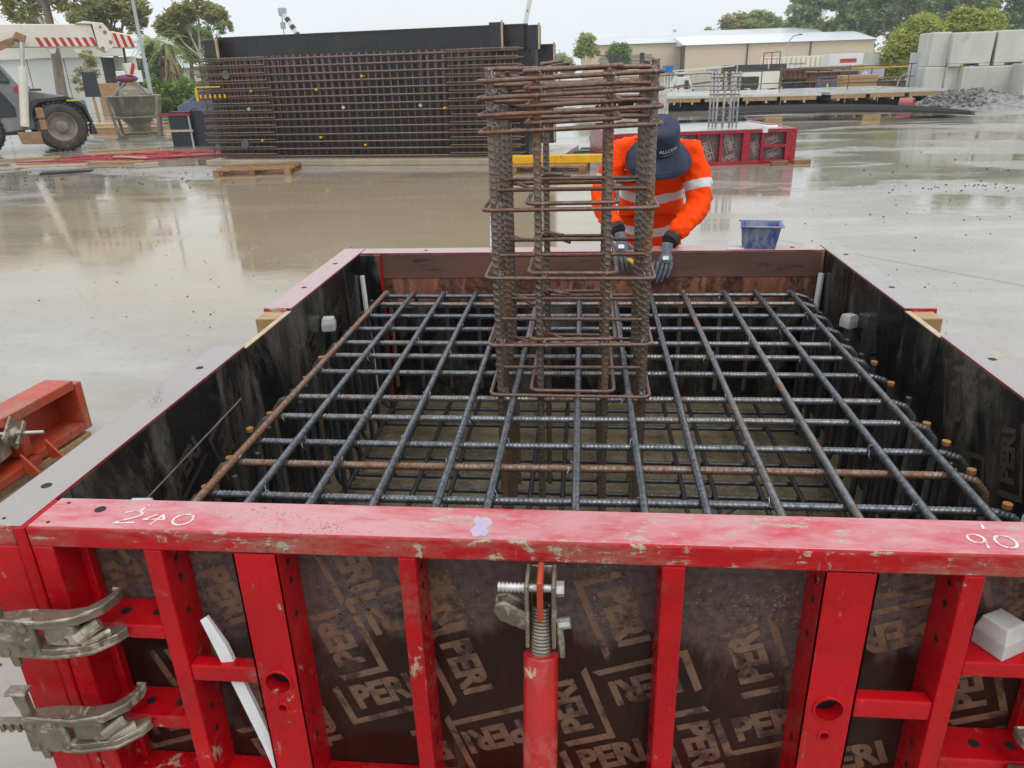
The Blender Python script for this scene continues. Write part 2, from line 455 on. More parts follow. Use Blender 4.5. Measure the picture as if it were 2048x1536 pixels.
mat('bark_pale', (0.52, 0.48, 0.42), (0.36, 0.32, 0.27), 1.5, (0.6, 0.8), 0.4, 8, 0.03, stretch=(1, 1, 0.3))
mat('palm_skirt', (0.30, 0.21, 0.13), (0.2, 0.14, 0.085), 3, (0.7, 0.9), 0.4, 12, 0.03, stretch=(1, 1, 0.2))
leaf_mat('leaf_gum', (0.253, 0.352, 0.106), (0.383, 0.460, 0.144), (0.582, 0.596, 0.205), 0.7)
leaf_mat('leaf_olive', (0.255, 0.276, 0.101), (0.337, 0.328, 0.122), (0.439, 0.378, 0.153), 0.8)
leaf_mat('leaf_dark', (0.146, 0.247, 0.111), (0.229, 0.337, 0.139), (0.345, 0.444, 0.167), 0.5)
leaf_mat('leaf_grey', (0.253, 0.352, 0.181), (0.354, 0.460, 0.215), (0.495, 0.566, 0.252), 0.45)
leaf_mat('leaf_lime', (0.312, 0.366, 0.072), (0.402, 0.438, 0.090), (0.510, 0.492, 0.116), 0.7)
leaf_mat('leaf_hedge', (0.146, 0.236, 0.046), (0.206, 0.312, 0.062), (0.266, 0.359, 0.084), 0.9)
mat('rust_steel', (0.20, 0.10, 0.06), (0.13, 0.065, 0.04), 2, (0.55, 0.75), 0.2, 10, rnd=0.2)
mat('dark_mesh', (0.055, 0.05, 0.05), (0.085, 0.07, 0.06), 3, (0.4, 0.6), 0.3, 30)
mat('void_black', (0.012, 0.012, 0.014), None, 2, (0.6, 0.8), 0)
mat('plastic_blue', (0.03, 0.20, 0.62), None, 3, (0.35, 0.5), 0)
mat('pipe_red', (0.42, 0.13, 0.11), None, 3, (0.4, 0.6), 0)
mat('hose_red', (0.42, 0.03, 0.04), (0.33, 0.03, 0.035), 5, (0.35, 0.5), 0)
mat('lime_paint', (0.55, 0.55, 0.04), None, 3, (0.4, 0.5), 0)
mat('navy_panel', (0.02, 0.024, 0.035), (0.03, 0.034, 0.045), 2, (0.3, 0.5), 0)
mat('car_blue', (0.10, 0.14, 0.22), None, 2, (0.2, 0.3), 0)
mat('galv_far', (0.42, 0.45, 0.46), (0.36, 0.39, 0.4), 1, (0.4, 0.6), 0)
mat('joint_dark', (0.22, 0.20, 0.17), (0.36, 0.33, 0.29), 1.5, (0.2, 0.5), 0)

# ================================================================== geometry helpers
class MB:
    """collects faces; build() links them as one mesh object"""
    def __init__(s):
        s.v, s.f = [], []

    def add(s, vs_, fs_):
        o = len(s.v)
        s.v += [tuple(p) for p in vs_]
        s.f += [tuple(i + o for i in f) for f in fs_]
        return s

    def bb(s, x0, x1, y0, y1, z0, z1):
        return s.add([(x0, y0, z0), (x1, y0, z0), (x1, y1, z0), (x0, y1, z0), (x0, y0, z1), (x1, y0, z1), (x1, y1, z1), (x0, y1, z1)],
                     [(0, 3, 2, 1), (4, 5, 6, 7), (0, 1, 5, 4), (1, 2, 6, 5), (2, 3, 7, 6), (3, 0, 4, 7)])

    def box(s, c, size, rot=None):
        q = MB().bb(-size[0] / 2, size[0] / 2, -size[1] / 2, size[1] / 2, -size[2] / 2, size[2] / 2)
        m = rot.to_matrix() if rot is not None and hasattr(rot, 'to_matrix') else rot
        c = Vector(c)
        return s.add([(m @ Vector(p) if m else Vector(p)) + c for p in q.v], q.f)

    def bar(s, a, b, w, h=None, up=(0, 0, 1)):
        """rectangular bar from a to b"""
        a, b = Vector(a), Vector(b)
        d = b - a
        z = d.normalized()
        x = Vector(up).cross(z)
        if x.length < 1e-4:
            x = Vector((1, 0, 0)).cross(z)
        x.normalize()
        y = z.cross(x)
        h = h or w
        vs_ = []
        for p in (a, b):
            for i, j in ((-1, -1), (1, -1), (1, 1), (-1, 1)):
                vs_.append(p + x * (i * w / 2) + y * (j * h / 2))
        return s.add(vs_, [(0, 3, 2, 1), (4, 5, 6, 7), (0, 1, 5, 4), (1, 2, 6, 5), (2, 3, 7, 6), (3, 0, 4, 7)])

    def prism(s, poly, axis, a, b):
        """poly in the two other axes (cyclic order), extruded a..b along axis"""
        n = len(poly)
        vs_ = []
        for t in (a, b):
            for (p, q) in poly:
                vs_.append({0: (t, p, q), 1: (p, t, q), 2: (p, q, t)}[axis])
        fs = [tuple(range(n)), tuple(range(2 * n - 1, n - 1, -1))]
        for i in range(n):
            j = (i + 1) % n
            fs.append((i, i + n, j + n, j))
        return s.add(vs_, fs)

    def cyl(s, a, b, r, n=12, r2=None, caps=True):
        a, b = Vector(a), Vector(b)
        z = (b - a).normalized()
        x = z.orthogonal().normalized()
        y = z.cross(x)
        r2 = r if r2 is None else r2
        vs_ = []
        for p, rr in ((a, r), (b, r2)):
            for i in range(n):
                t = 2 * math.pi * i / n
                vs_.append(p + (x * math.cos(t) + y * math.sin(t)) * rr)
        fs = [(i, (i + 1) % n, n + (i + 1) % n, n + i) for i in range(n)]
        if caps:
            fs += [tuple(range(n - 1, -1, -1)), tuple(range(n, 2 * n))]
        return s.add(vs_, fs)

    def lathe(s, prof, c=(0, 0, 0), n=16, axis=2, caps=True):
        c = Vector(c)
        vs_ = []
        for (r, h) in prof:
            for i in range(n):
                t = 2 * math.pi * i / n
                p = [r * math.cos(t), r * math.sin(t), h]
                if axis == 0:
                    p = [p[2], p[0], p[1]]
                elif axis == 1:
                    p = [p[0], p[2], p[1]]
                vs_.append(Vector(p) + c)
        fs = []
        for k in range(len(prof) - 1):
            for i in range(n):
                j = (i + 1) % n
                fs.append((k * n + i, k * n + j, (k + 1) * n + j, (k + 1) * n + i))
        if caps:
            fs += [tuple(range(n - 1, -1, -1)), tuple(range((len(prof) - 1) * n, len(prof) * n))]
        return s.add(vs_, fs)

    def tube(s, path, r, n=8, caps=True, closed=False):
        v, f = sweep(path, lambda S, TH: np.full(S.shape, r), n, closed, caps)
        return s.add(v, f)

    def loft(s, rings, caps=True):
        n = len(rings[0])
        vs_ = [p for r in rings for p in r]
        fs = []
        for k in range(len(rings) - 1):
            for i in range(n):
                j = (i + 1) % n
                fs.append((k * n + i, k * n + j, (k + 1) * n + j, (k + 1) * n + i))
        if caps:
            fs += [tuple(range(n - 1, -1, -1)), tuple(range((len(rings) - 1) * n, len(rings) * n))]
        return s.add(vs_, fs)

    def ball(s, c, r, nu=10, nv=6, sc=(1, 1, 1)):
        prof = []
        for k in range(nv + 1):
            t = -math.pi / 2 + math.pi * k / nv
            prof.append((max(r * math.cos(t), r * 0.02), r * math.sin(t)))
        q = MB().lathe(prof, (0, 0, 0), nu)
        return s.add([(p[0] * sc[0] + c[0], p[1] * sc[1] + c[1], p[2] * sc[2] + c[2]) for p in q.v], q.f)

    def mesh(s, name, m, smooth=False, angle=None):
        me = bpy.data.meshes.new(name)
        me.from_pydata([tuple(p) for p in s.v], [], s.f)
        bm = bmesh.new()
        bm.from_mesh(me)
        bmesh.ops.recalc_face_normals(bm, faces=bm.faces)
        bm.to_mesh(me)
        bm.free()
        if smooth:
            me.polygons.foreach_set('use_smooth', [True] * len(me.polygons))
            if angle:
                me.set_sharp_from_angle(angle=R(angle))
        if m:
            me.materials.append(MATS[m])
        return me

    def build(s, name, m, parent=None, smooth=False, angle=35, bevel=0.0, seg=1, loc=None, rotz=0):
        o = link(name, s.mesh(name, m, smooth, angle), parent)
        if bevel:
            b = o.modifiers.new('bevel', 'BEVEL')
            b.width = bevel
            b.segments = seg
            b.limit_method = 'ANGLE'
            b.angle_limit = R(40)
        if loc is not None:
            o.location = loc
        if rotz:
            o.rotation_euler = (0, 0, rotz)
        return o


def link(name, data, parent=None):
    o = bpy.data.objects.new(name, data)
    COL.objects.link(o)
    if parent is not None:
        o.parent = parent
    return o


def tag(o, label, cat, group=None):
    o['label'] = label
    o['category'] = cat
    if group:
        o['group'] = group
    return o


def struct(o):
    o['kind'] = 'structure'
    return o


def stuff(o, label=None, cat=None):
    o['kind'] = 'stuff'
    if label:
        o['label'] = label
        o['category'] = cat
    return o


def thing(name, label, cat, loc=(0, 0, 0), rotz=0.0, group=None):
    o = bpy.data.objects.new(name, None)
    o.empty_display_size = 0.1
    COL.objects.link(o)
    o.location = loc
    o.rotation_euler = (0, 0, rotz)
    return tag(o, label, cat, group)


def set_mat(o, m):
    o.material_slots[0].link = 'OBJECT'
    o.material_slots[0].material = MATS[m]


def copy_tree(o, parent=None):
    c = o.copy()
    COL.objects.link(c)
    if parent is not None:
        c.parent = parent
    for ch in list(o.children):
        copy_tree(ch, c)
    return c


def resample(path, step, closed=False):
    P = np.array([tuple(p) for p in path], float)
    if closed:
        P = np.vstack([P, P[:1]])
    d = np.linalg.norm(np.diff(P, axis=0), axis=1)
    keep = np.concatenate([[True], d > 1e-7])
    P = P[keep]
    d = np.linalg.norm(np.diff(P, axis=0), axis=1)
    S = np.concatenate([[0], np.cumsum(d)])
    n = max(2, int(round(S[-1] / step)) + 1)
    t = np.linspace(0, S[-1], n)
    Q = np.stack([np.interp(t, S, P[:, k]) for k in range(3)], 1)
    if closed:
        Q, t = Q[:-1], t[:-1]
    return Q, t


def sweep(path, radius, n=8, closed=False, caps=True, S=None):
    P = np.array([tuple(p) for p in path], float)
    m = len(P)
    if closed:
        T = np.roll(P, -1, 0) - np.roll(P, 1, 0)
    else:
        T = np.gradient(P, axis=0)
    T /= np.linalg.norm(T, axis=1)[:, None] + 1e-12
    if S is None:
        S = np.concatenate([[0], np.cumsum(np.linalg.norm(np.diff(P, axis=0), axis=1))])
    N = np.zeros_like(P)
    a = np.array([0, 0, 1.0]) if abs(T[0][2]) < 0.9 else np.array([0, 1.0, 0])
    nn = a - T[0] * (a @ T[0])
    nn /= np.linalg.norm(nn)
    for i in range(m):
        nn = nn - T[i] * (nn @ T[i])
        nn /= np.linalg.norm(nn) + 1e-12
        N[i] = nn
    B = np.cross(T, N)
    th = np.arange(n) * 2 * math.pi / n
    TH, SS = np.meshgrid(th, S)
    RR = radius(SS, TH)
    V = P[:, None, :] + RR[:, :, None] * (np.cos(TH)[:, :, None] * N[:, None, :] + np.sin(TH)[:, :, None] * B[:, None, :])
    V = V.reshape(-1, 3)
    rows = m if closed else m - 1
    i, j = np.meshgrid(np.arange(rows), np.arange(n), indexing='ij')
    i2, j2 = (i + 1) % m, (j + 1) % n
    F = np.stack([i * n + j, i * n + j2, i2 * n + j2, i2 * n + j], -1).reshape(-1, 4)
    f = [tuple(x) for x in F.tolist()]
    if caps and not closed:
        f += [tuple(range(n - 1, -1, -1)), tuple(range((m - 1) * n, m * n))]
    return V.tolist(), f


def rebar_mesh(name, path, r, pitch, m, rib=0.09, n=10, k=4, slant=0.7, closed=False, pw=1.2):
    """deformed bar: crescent ribs slanting round a core with two longitudinal ridges"""
    P, S = resample(path, pitch / k, closed)

    def rad(SS, TH):
        half = np.mod(TH, math.pi) / math.pi
        ph = SS / pitch + slant * half
        w = np.clip(np.cos(2 * math.pi * ph), 0, 1) ** pw
        env = np.clip(2.2 * np.abs(np.sin(TH)), 0, 1)
        ridge = np.clip(np.abs(np.cos(TH)) - 0.93, 0, 1) / 0.07
        return r * (1 + rib * w * env + rib * 0.75 * ridge)
    v, f = sweep(P, rad, n, closed, True, S)
    me = bpy.data.meshes.new(name)
    me.from_pydata(v, [], f)
    me.polygons.foreach_set('use_smooth', [True] * len(me.polygons))
    me.materials.append(MATS[m])
    return me


def arc_path(pts, rad, seg=7):
    """polyline with rounded corners"""
    out = [Vector(pts[0])]
    for i in range(1, len(pts) - 1):
        p0, p1, p2 = Vector(pts[i - 1]), Vector(pts[i]), Vector(pts[i + 1])
        a, b = (p0 - p1).normalized(), (p2 - p1).normalized()
        half = a.angle(b) / 2
        d = min(rad / math.tan(half), (p0 - p1).length * 0.49, (p2 - p1).length * 0.49)
        s0, s1 = p1 + a * d, p1 + b * d
        rr = d * math.tan(half)
        c = p1 + (a + b).normalized() * (rr / math.sin(half))
        u, w = (s0 - c), (s1 - c)
        ang = u.angle(w)
        ax = u.cross(w).normalized()
        for k in range(seg + 1):
            out.append(c + Matrix.Rotation(ang * k / seg, 3, ax) @ u)
    out.append(Vector(pts[-1]))
    return out


def closed_round(pts, rad, seg=5):
    n = len(pts)
    q = arc_path([pts[-1]] + list(pts) + [pts[0]], rad, seg)
    return q[1:-1]


def text_shape(txt, size, offset=0.0, res=3, shear=0.0):
    cu = bpy.data.curves.new('txt', 'FONT')
    cu.body = txt
    cu.size = size
    cu.align_x = 'CENTER'
    cu.align_y = 'CENTER'
    cu.offset = offset
    cu.resolution_u = res
    cu.shear = shear
    o = bpy.data.objects.new('txt', cu)
    COL.objects.link(o)
    me = o.to_mesh()
    v = [tuple(p.co) for p in me.vertices]
    f = [tuple(p.vertices) for p in me.polygons]
    o.to_mesh_clear()
    bpy.data.objects.remove(o)
    bpy.data.curves.remove(cu)
    return v, f


def plate_hole(mb, x0, x1, z0, z1, y, holes, n=20, depth=0.0, facing=-1):
    """a flat plate in the xz plane with round holes, each in its own band, and hole walls going in by depth"""
    hs = sorted(holes, key=lambda h: h[1])
    bands = [(h[1] - h[2] * 1.25, h[1] + h[2] * 1.25) for h in hs]
    edges_ = [z0] + [q for bnd in bands for q in bnd] + [z1]
    for a, b in zip(edges_[0::2], edges_[1::2]):
        mb.add([(x0, y, a), (x1, y, a), (x1, y, b), (x0, y, b)], [(0, 1, 2, 3)])
    for k, (cx, cz, r) in enumerate(hs):
        a, b = bands[k]
        ring, outer = [], []
        for i in range(n):
            t = 2 * math.pi * (i + 0.5) / n
            c, s_ = math.cos(t), math.sin(t)
            ring.append((cx + r * c, y, cz + r * s_))
            q = 1.0 / max(abs(c), abs(s_))
            qx, qz = c * q, s_ * q
            if abs(abs(c) - abs(s_)) < 0.16:
                qx, qz = math.copysign(1, c), math.copysign(1, s_)
            outer.append((cx + qx * ((x1 - cx) if qx > 0 else (cx - x0)), y, cz + qz * ((b - cz) if qz > 0 else (cz - a))))
        vs_ = ring + outer
        fs = []
        for i in range(n):
            j = (i + 1) % n
            fs.append((i, j, n + j, n + i))
        mb.add(vs_, fs)
        if depth:
            back = [(p[0], y - facing * depth, p[2]) for p in ring]
            mb.add(ring + back, [(i, (i + 1) % n, n + (i + 1) % n, n + i) for i in range(n)])
    return mb


# ================================================================== ground
g = MB()
g.add([(-700, -60, 0), (700, -60, 0), (700, 900, 0), (-700, 900, 0)], [(0, 1, 2, 3)])
struct(g.build('ground', 'wet_concrete'))
# slab joints, sheets a few millimetres above the slab
for i, (a, b, w) in enumerate((((1.9, 7.2), (6.2, 1.9), 0.009), ((6.5, 30.0), (13.0, 12.0), 0.05), ((2.6, 16.0), (12.0, 18.5), 0.03))):
    A, B_ = Vector((*a, 0.004)), Vector((*b, 0.004))
    d = (B_ - A).normalized()
    p = Vector((-d.y, d.x, 0)) * w / 2
    struct(MB().add([A - p, B_ - p, B_ + p, A + p], [(0, 1, 2, 3)]).build('slab_joint', 'joint_dark'))
# the blinding slab inside the form, wet and muddy
struct(MB().bb(-1.198, 1.198, 0.002, 2.478, 0.001, 0.05).build('pit_floor', 'pit_floor'))

# ================================================================== the footing form: steel-framed panels
H = 0.9


def peri_logo(mb, cx, cz, ang, y, s=1.0, mirror=False, facing=-1):
    """printed word mark: PERI with a bracket running down its left side and along its foot"""
    v, f = LOGO
    ca, sa = math.cos(ang), math.sin(ang)
    pts = []
    for (a, b, _) in v:
        a, b = a * s, b * s
        if mirror:
            a = -a
        x, z = a * ca - b * sa, a * sa + b * ca
        pts.append((cx + x, y + facing * 0.00004 * (len(mb.v) // 60 % 24), min(cz + z, H - 0.02)))
    mb.add(pts, f)


tv, tf = text_shape('PERI', 0.098, 0.0046, 3)
xs = [p[0] for p in tv]
kx = 0.160 / (max(xs) - min(xs))
tv = [(p[0] * kx, p[1], 0) for p in tv]
LV, LF = list(tv), list(tf)


def _quad(poly):
    o = len(LV)
    LV.extend([(a, b, 0) for a, b in poly])
    LF.append(tuple(range(o, o + len(poly))))


_quad([(-0.122, 0.045), (-0.104, 0.052), (-0.1035, -0.058), (-0.122, -0.074)])
_quad([(-0.122, -0.074), (-0.1035, -0.058), (0.092, -0.058), (0.104, -0.074)])
LOGO = (LV, LF)


def panel(name, label, L, loc, rotz, ribs, wide, ply='ply_black', top='red_rail_film_sheen', face='red_rail_face', detail=False,
          shelves=(), holes=True, body='red_paint', ends=(0.048, 0.048), h=H, cut=0.0):
    """steel framed form panel: local x along it from 0 to L, inner face at y=0, outer face at y=-0.12"""
    t = thing(name, label, 'formwork panel', loc, rotz, 'panels of the large footing form')
    D = 0.12
    MB().bb(0.004, L - 0.004 - cut, -0.021, 0.0, 0.02, h - 0.006).build('plywood_sheet', ply, t, bevel=0.001)
    if cut:
        MB().bb(L - cut, L, -0.0218, 0.0055, 0.02, h - 0.0025).build('end_cover', body, t, bevel=0.003)
    tr = MB().bb(0, L, -D, -0.0222, h - 0.05, h - 0.0012).build('top_rail', face, t, bevel=0.004, seg=2)
    MB().bb(0.0035, L - 0.0035, -D + 0.0045, -0.0015, h - 0.002, h).build('rail_upper_face', top, tr, bevel=0.0008)
    MB().bb(0.006, L - 0.006, -0.0215, -0.0005, h - 0.0045, h - 0.0022).build('plywood_edge', 'red_paint', tr)
    MB().bb(0, L, -D, -0.0222, 0.02, 0.15).build('bottom_rail', body, t, bevel=0.004, seg=2)
    zt, zb = h - 0.0505, 0.1505
    e = MB().bb(0, ends[0], -D, -0.0222, zb, zt)
    e.bb(ends[0] + 0.0005, ends[0] + 0.02, -0.05, -0.0222, zb, zt)
    e.build('end_stile', body, t, bevel=0.003)
    e = MB().bb(L - ends[1], L, -D, -0.0222, zb, zt)
    e.bb(L - ends[1] - 0.02, L - ends[1] - 0.0005, -0.05, -0.0222, zb, zt)
    e.build('end_stile', body, t, bevel=0.003)
    for (a, b) in ribs:
        if (b - a) > 0.06:
            mb = MB()
            cx = (a + b) / 2
            plate_hole(mb, a, b, zb, zt, -D, [(cx, 0.50, 0.029), (cx, 0.425, 0.0095)], depth=0.03)
            mb.bb(a, a + 0.004, -D, -0.0222, zb, zt)
            mb.bb(b - 0.004, b, -D, -0.0222, zb, zt)
            rb = mb.build('vertical_rib', body, t)
            MB().bb(a + 0.0045, b - 0.0045, -D + 0.035, -D + 0.04, zb + 0.2, zt - 0.2).build('hole_backing', 'void_black', rb)
            for hz, hr in ((0.50, 0.029), (0.425, 0.0095)):
                MB().lathe([(hr, -D - 0.0002), (hr * 1.0 + 0.006, -D - 0.0002), (hr + 0.0045, -D - 0.004), (hr, -D - 0.004)], (cx, 0, hz), 20, 1, False).build('hole_rim', body, rb, True)
        else:
            rb = MB().bb(a, b, -D, -0.0222, zb, zt).build('vertical_rib', body, t, bevel=0.003, seg=2)
        if detail:
            hh = MB()
            for z in (0.80, 0.75, 0.66, 0.37, 0.3):
                for xx, sg in ((a, -1), (b, 1)):
                    hh.cyl((xx + sg * 0.0006, -0.075, z), (xx + sg * 0.0012, -0.075, z), 0.008, 10)
            stuff(hh.build('side_hole', 'void_black', rb))
    for (a, b, z0, z1, d0) in shelves:
        sh = MB().bb(a + 0.0008, b - 0.0008, -D + 0.002, d0, z0, z1).build('cross_bar', body, t, bevel=0.004, seg=2)
        if d0 > -0.05:
            hh = MB()
            for q in (0.45, 0.82):
                xx = a + (b - a) * q
                hh.cyl((xx, -0.072, z1 + 0.0003), (xx, -0.072, z1 + 0.001), 0.0115, 14)
            stuff(hh.build('bar_hole', 'void_black', sh))
    return t


# front panel, seen from its outer side
FX0, FX1 = -1.19, 1.02
O = -FX0
front = panel('steel_shutter', 'red steel panel with PERI printed plywood, nearest side of the footing form', FX1 - FX0, (FX0, 0, 0), 0,
              [(-0.935 + O, -0.895 + O), (-0.737 + O, -0.64 + O), (-0.381 + O, -0.344 + O), (0.157 + O, 0.203 + O), (0.47 + O, 0.572 + O), (0.729 + O, 0.768 + O)], True,
              ply='ply_brown', top='red_rail_top', detail=True,
              shelves=[(0.048, -0.935 + O, 0.607, 0.645, -0.024), (0.048, -0.935 + O, 0.335, 0.372, -0.024),
                       (-0.895 + O, -0.737 + O, 0.49, 0.535, -0.085), (0.572 + O, 0.729 + O, 0.478, 0.527, -0.085),
                       (0.768 + O, FX1 - FX0 - 0.048, 0.602, 0.64, -0.024), (0.768 + O, FX1 - FX0 - 0.048, 0.335, 0.372, -0.024)])
front_ply = [c for c in front.children if c.name.startswith('plywood')][0]
lg = MB()
AN = R(20)
for (x, z, k) in ((-0.833, 0.655, 3), (-1.10, 0.705, 2), (-0.571, 0.545, 1), (-0.42, 0.625, 2), (-0.478, 0.385, 0), (-0.275, 0.475, 3),
                  (-0.665, 0.285, 3), (-0.315, 0.665, 3), (0.088, 0.64, 3), (0.374, 0.55, 1), (-0.028, 0.37, 1), (-0.212, 0.263, 2),
                  (0.145, 0.445, 2), (0.435, 0.345, 0), (0.281, 0.262, 3), (0.075, 0.215, 0), 
                  (0.66, 0.62, 2), (0.63, 0.25, 0), (-0.93, 0.475, 0), (-1.04, 0.26, 0), (-0.80, 0.37, 1), (0.84, 0.50, 1),
                  (-0.52, 0.765, 3), (0.90, 0.76, 3), (0.66, 0.8, 0), (-0.36, 0.20, 1), (-0.76, 0.2, 2), (-1.0, 0.81, 3), (0.95, 0.3, 2), ):
    peri_logo(lg, x + O, z, AN * (1 if k % 2 == 0 else 0.95) + k * math.pi / 2, -0.0216)
stuff(lg.build('plywood_print', 'print_tan', front_ply))
# chalk figures and marks on the rail
front_rail = [c for c in front.children if c.name.startswith('top_rail')][0]


def strokes(mb, lines, org, sx, sy, w, z):
    for ln in lines:
        pts = [Vector((org[0] + a * sx, org[1] + b * sy, z)) for a, b in ln]
        for i in range(len(pts) - 1):
            a, b = pts[i], pts[i + 1]
            d = (b - a)
            if d.length < 1e-6:
                continue
            d.normalize()
            p = Vector((-d.y, d.x, 0)) * w / 2
            a2, b2 = a - d * w * 0.3, b + d * w * 0.3
            a2.z = b2.z = z + 0.00003 * (len(mb.v) // 4)
            mb.add([a2 - p, b2 - p, b2 + p, a2 + p], [(0, 1, 2, 3)])
    return mb


def arc(cx, cy, rx, ry, a0, a1, n=9):
    return [(cx + rx * math.cos(R(a0 + (a1 - a0) * i / n)), cy + ry * math.sin(R(a0 + (a1 - a0) * i / n))) for i in range(n + 1)]


two = arc(0.3, 0.72, 0.26, 0.26, 150, -30) + [(0.02, 0.02), (0.55, 0.08)]
four = [(0.95, 0.75), (0.72, 0.35), (1.25, 0.4), (1.12, 0.75), (1.02, 0.0)]
zero = arc(1.75, 0.42, 0.25, 0.42, 70, 410, 14)
nine = arc(0.3, 0.62, 0.22, 0.3, 20, 380, 12) + [(0.5, 0.4), (0.42, 0.0)]
zero2 = arc(1.05, 0.45, 0.27, 0.42, 60, 420, 14)
for ln_, org, sx_ in ((two, -1.005, 0.085), (four, -1.005, 0.085), (zero, -1.005, 0.085), ([(0.42, 1.0), (0.5, 1.5)], -1.005, 0.085), (nine, 0.742, 0.068), (zero2, 0.742, 0.068), ([(0.75, 1.3), (0.8, 1.75)], 0.742, 0.068)):
    strokes(MB(), [ln_], (org + O, -0.098), sx_, 0.05, 0.0055, H + 0.0008).build('chalk_figure', 'chalk_white', front_rail)
bq = [(-0.222, -0.112), (-0.206, -0.104), (-0.198, -0.109), (-0.192, -0.09), (-0.199, -0.078), (-0.188, -0.06), (-0.195, -0.044), (-0.205, -0.034), (-0.216, -0.04), (-0.226, -0.032), (-0.231, -0.052), (-0.222, -0.066), (-0.233, -0.086), (-0.226, -0.1)]
bm_ = MB().add([(p[0] + O, p[1], H + 0.0006) for p in bq], [tuple(range(len(bq)))])
bm_.build('blue_mark', 'paint_blue_mark', front_rail)
hl = MB()
for (x, y, r) in ((-1.065, -0.045, 0.012), (-1.155, -0.022, 0.004), (-1.15, -0.1, 0.004), (0.96, -0.06, 0.012)):
    hl.cyl((x + O, y, H + 0.0004), (x + O, y, H + 0.001), r, 16)
stuff(hl.build('rail_hole', 'void_black', front_rail))

# the four other sides
side_ribs = [(0.24, 0.28), (0.44, 0.54), (0.72, 0.76), (0.95, 0.99)]
panel_l1 = panel('steel_shutter', 'long left panel of the footing form with grey cement film and painted sky sheen on its rail', 1.15, (-1.2, 1.03, 0), -math.pi / 2, [r for r in side_ribs if r[1] < 1.1], False,
                 shelves=[(0.048, 0.24, 0.607, 0.645, -0.024)], ends=(0.048, 0.1), cut=0.118)
panel_l2 = panel('steel_shutter', 'far left panel of the footing form with a pink worn rail and painted sky sheen', 1.12, (-1.2, 2.6, 0), -math.pi / 2, side_ribs[:3], False, top='red_rail_back')
panel_r1 = panel('steel_shutter', 'long right panel of the footing form running out of the picture', 1.28, (1.2, -0.12, 0), math.pi / 2, side_ribs, False)
panel_r2 = panel('steel_shutter', 'far right panel of the footing form beyond the timber packer', 1.13, (1.2, 1.47, 0), math.pi / 2, side_ribs[:3], False)
panel_b = panel('steel_shutter', 'back panel of the footing form in front of the bending worker', 2.397, (1.1985, 2.48, 0), math.pi, [(0.3, 0.34), (0.6, 0.7), (1.0, 1.04), (1.4, 1.44), (1.7, 1.8), (2.1, 2.14)], False,
                ply='ply_back', top='red_rail_back')
# upper plywood band of the back panel, a lighter overlaid strip
bp = [c for c in panel_b.children if c.name.startswith('plywood')][0]
mat('ply_strip', (0.17, 0.085, 0.065), (0.10, 0.052, 0.042), 3.5, (0.2, 0.45), 0.2, 40, stretch=(0.4, 1, 2.5), dirt=(0.03, 0.02, 0.018), dscale=7, dlo=0.6, dhi=0.66)
MB().bb(0.02, 2.28, 0.0005, 0.004, H - 0.135, H - 0.008).build('overlay_strip', 'ply_strip', bp)
MB().bb(0.02, 2.28, 0.0005, 0.003, 0.03, H - 0.30).build('lower_wet_shade', 'ply_black', bp)  # black sheet: wet film plus shade painted onto the lower back wall
# rail holes on the side panels
for pn, ys in ((panel_l1, ((0.22, 0.012), (0.98, 0.012), (1.12, 0.004))), (panel_l2, ((0.35, 0.012), (0.8, 0.012))), (panel_r1, ((0.55, 0.012), (1.05, 0.012))), (panel_r2, ((0.3, 0.012), (0.9, 0.012))), (panel_b, ((0.15, 0.012), (2.05, 0.01)))):
    rl = [c for c in pn.children if c.name.startswith('top_rail')][0]
    hh = MB()
    for (u, r) in ys:
        hh.cyl((u, -0.06, H + 0.0004), (u, -0.06, H + 0.001), r, 16)
    stuff(hh.build('rail_hole', 'void_black', rl))
# dim prints on the inner faces
for pn, spots in ((panel_r1, ((0.2, 0.7, 0), (0.5, 0.6, 1), (0.75, 0.72, 3), (0.62, 0.42, 0), (0.95, 0.55, 2), (0.35, 0.45, 3), (1.1, 0.75, 1), (0.85, 0.3, 0))),
                  (panel_r2, ((0.25, 0.68, 1), (0.5, 0.55, 0), (0.75, 0.7, 3), (0.95, 0.5, 2), (0.35, 0.4, 2))),
                  (panel_l1, ((0.25, 0.62, 1), (0.5, 0.7, 0), (0.75, 0.62, 3), (0.95, 0.72, 2), (0.6, 0.45, 1), (0.4, 0.4, 0))),
                  (panel_l2, ((0.3, 0.65, 3), (0.6, 0.7, 0), (0.9, 0.62, 1)))):
    sh = [c for c in pn.children if c.name.startswith('plywood')][0]
    mb = MB()
    for (u, z, k) in spots:
        peri_logo(mb, u, z, -AN + k * math.pi / 2, 0.0009, mirror=True, facing=1)
    stuff(mb.build('plywood_print', 'print_dim', sh))
# chalk level line on the left panel
l1p = [c for c in panel_l1.children if c.name.startswith('plywood')][0]
ln = MB()
ln.add([(0.1, 0.001, 0.735), (0.92, 0.001, 0.70), (0.92, 0.001, 0.706), (0.1, 0.001, 0.742)], [(0, 1, 2, 3)])
ln.build('chalk_line', 'print_far', l1p)
# upright ply joints: thin red frame edges between the panels
for (x, y, sx) in ((-1.2, 1.034, 1), (-1.2, 1.376, 1), (1.2, 1.164, -1), (1.2, 1.466, -1), ):
    pass

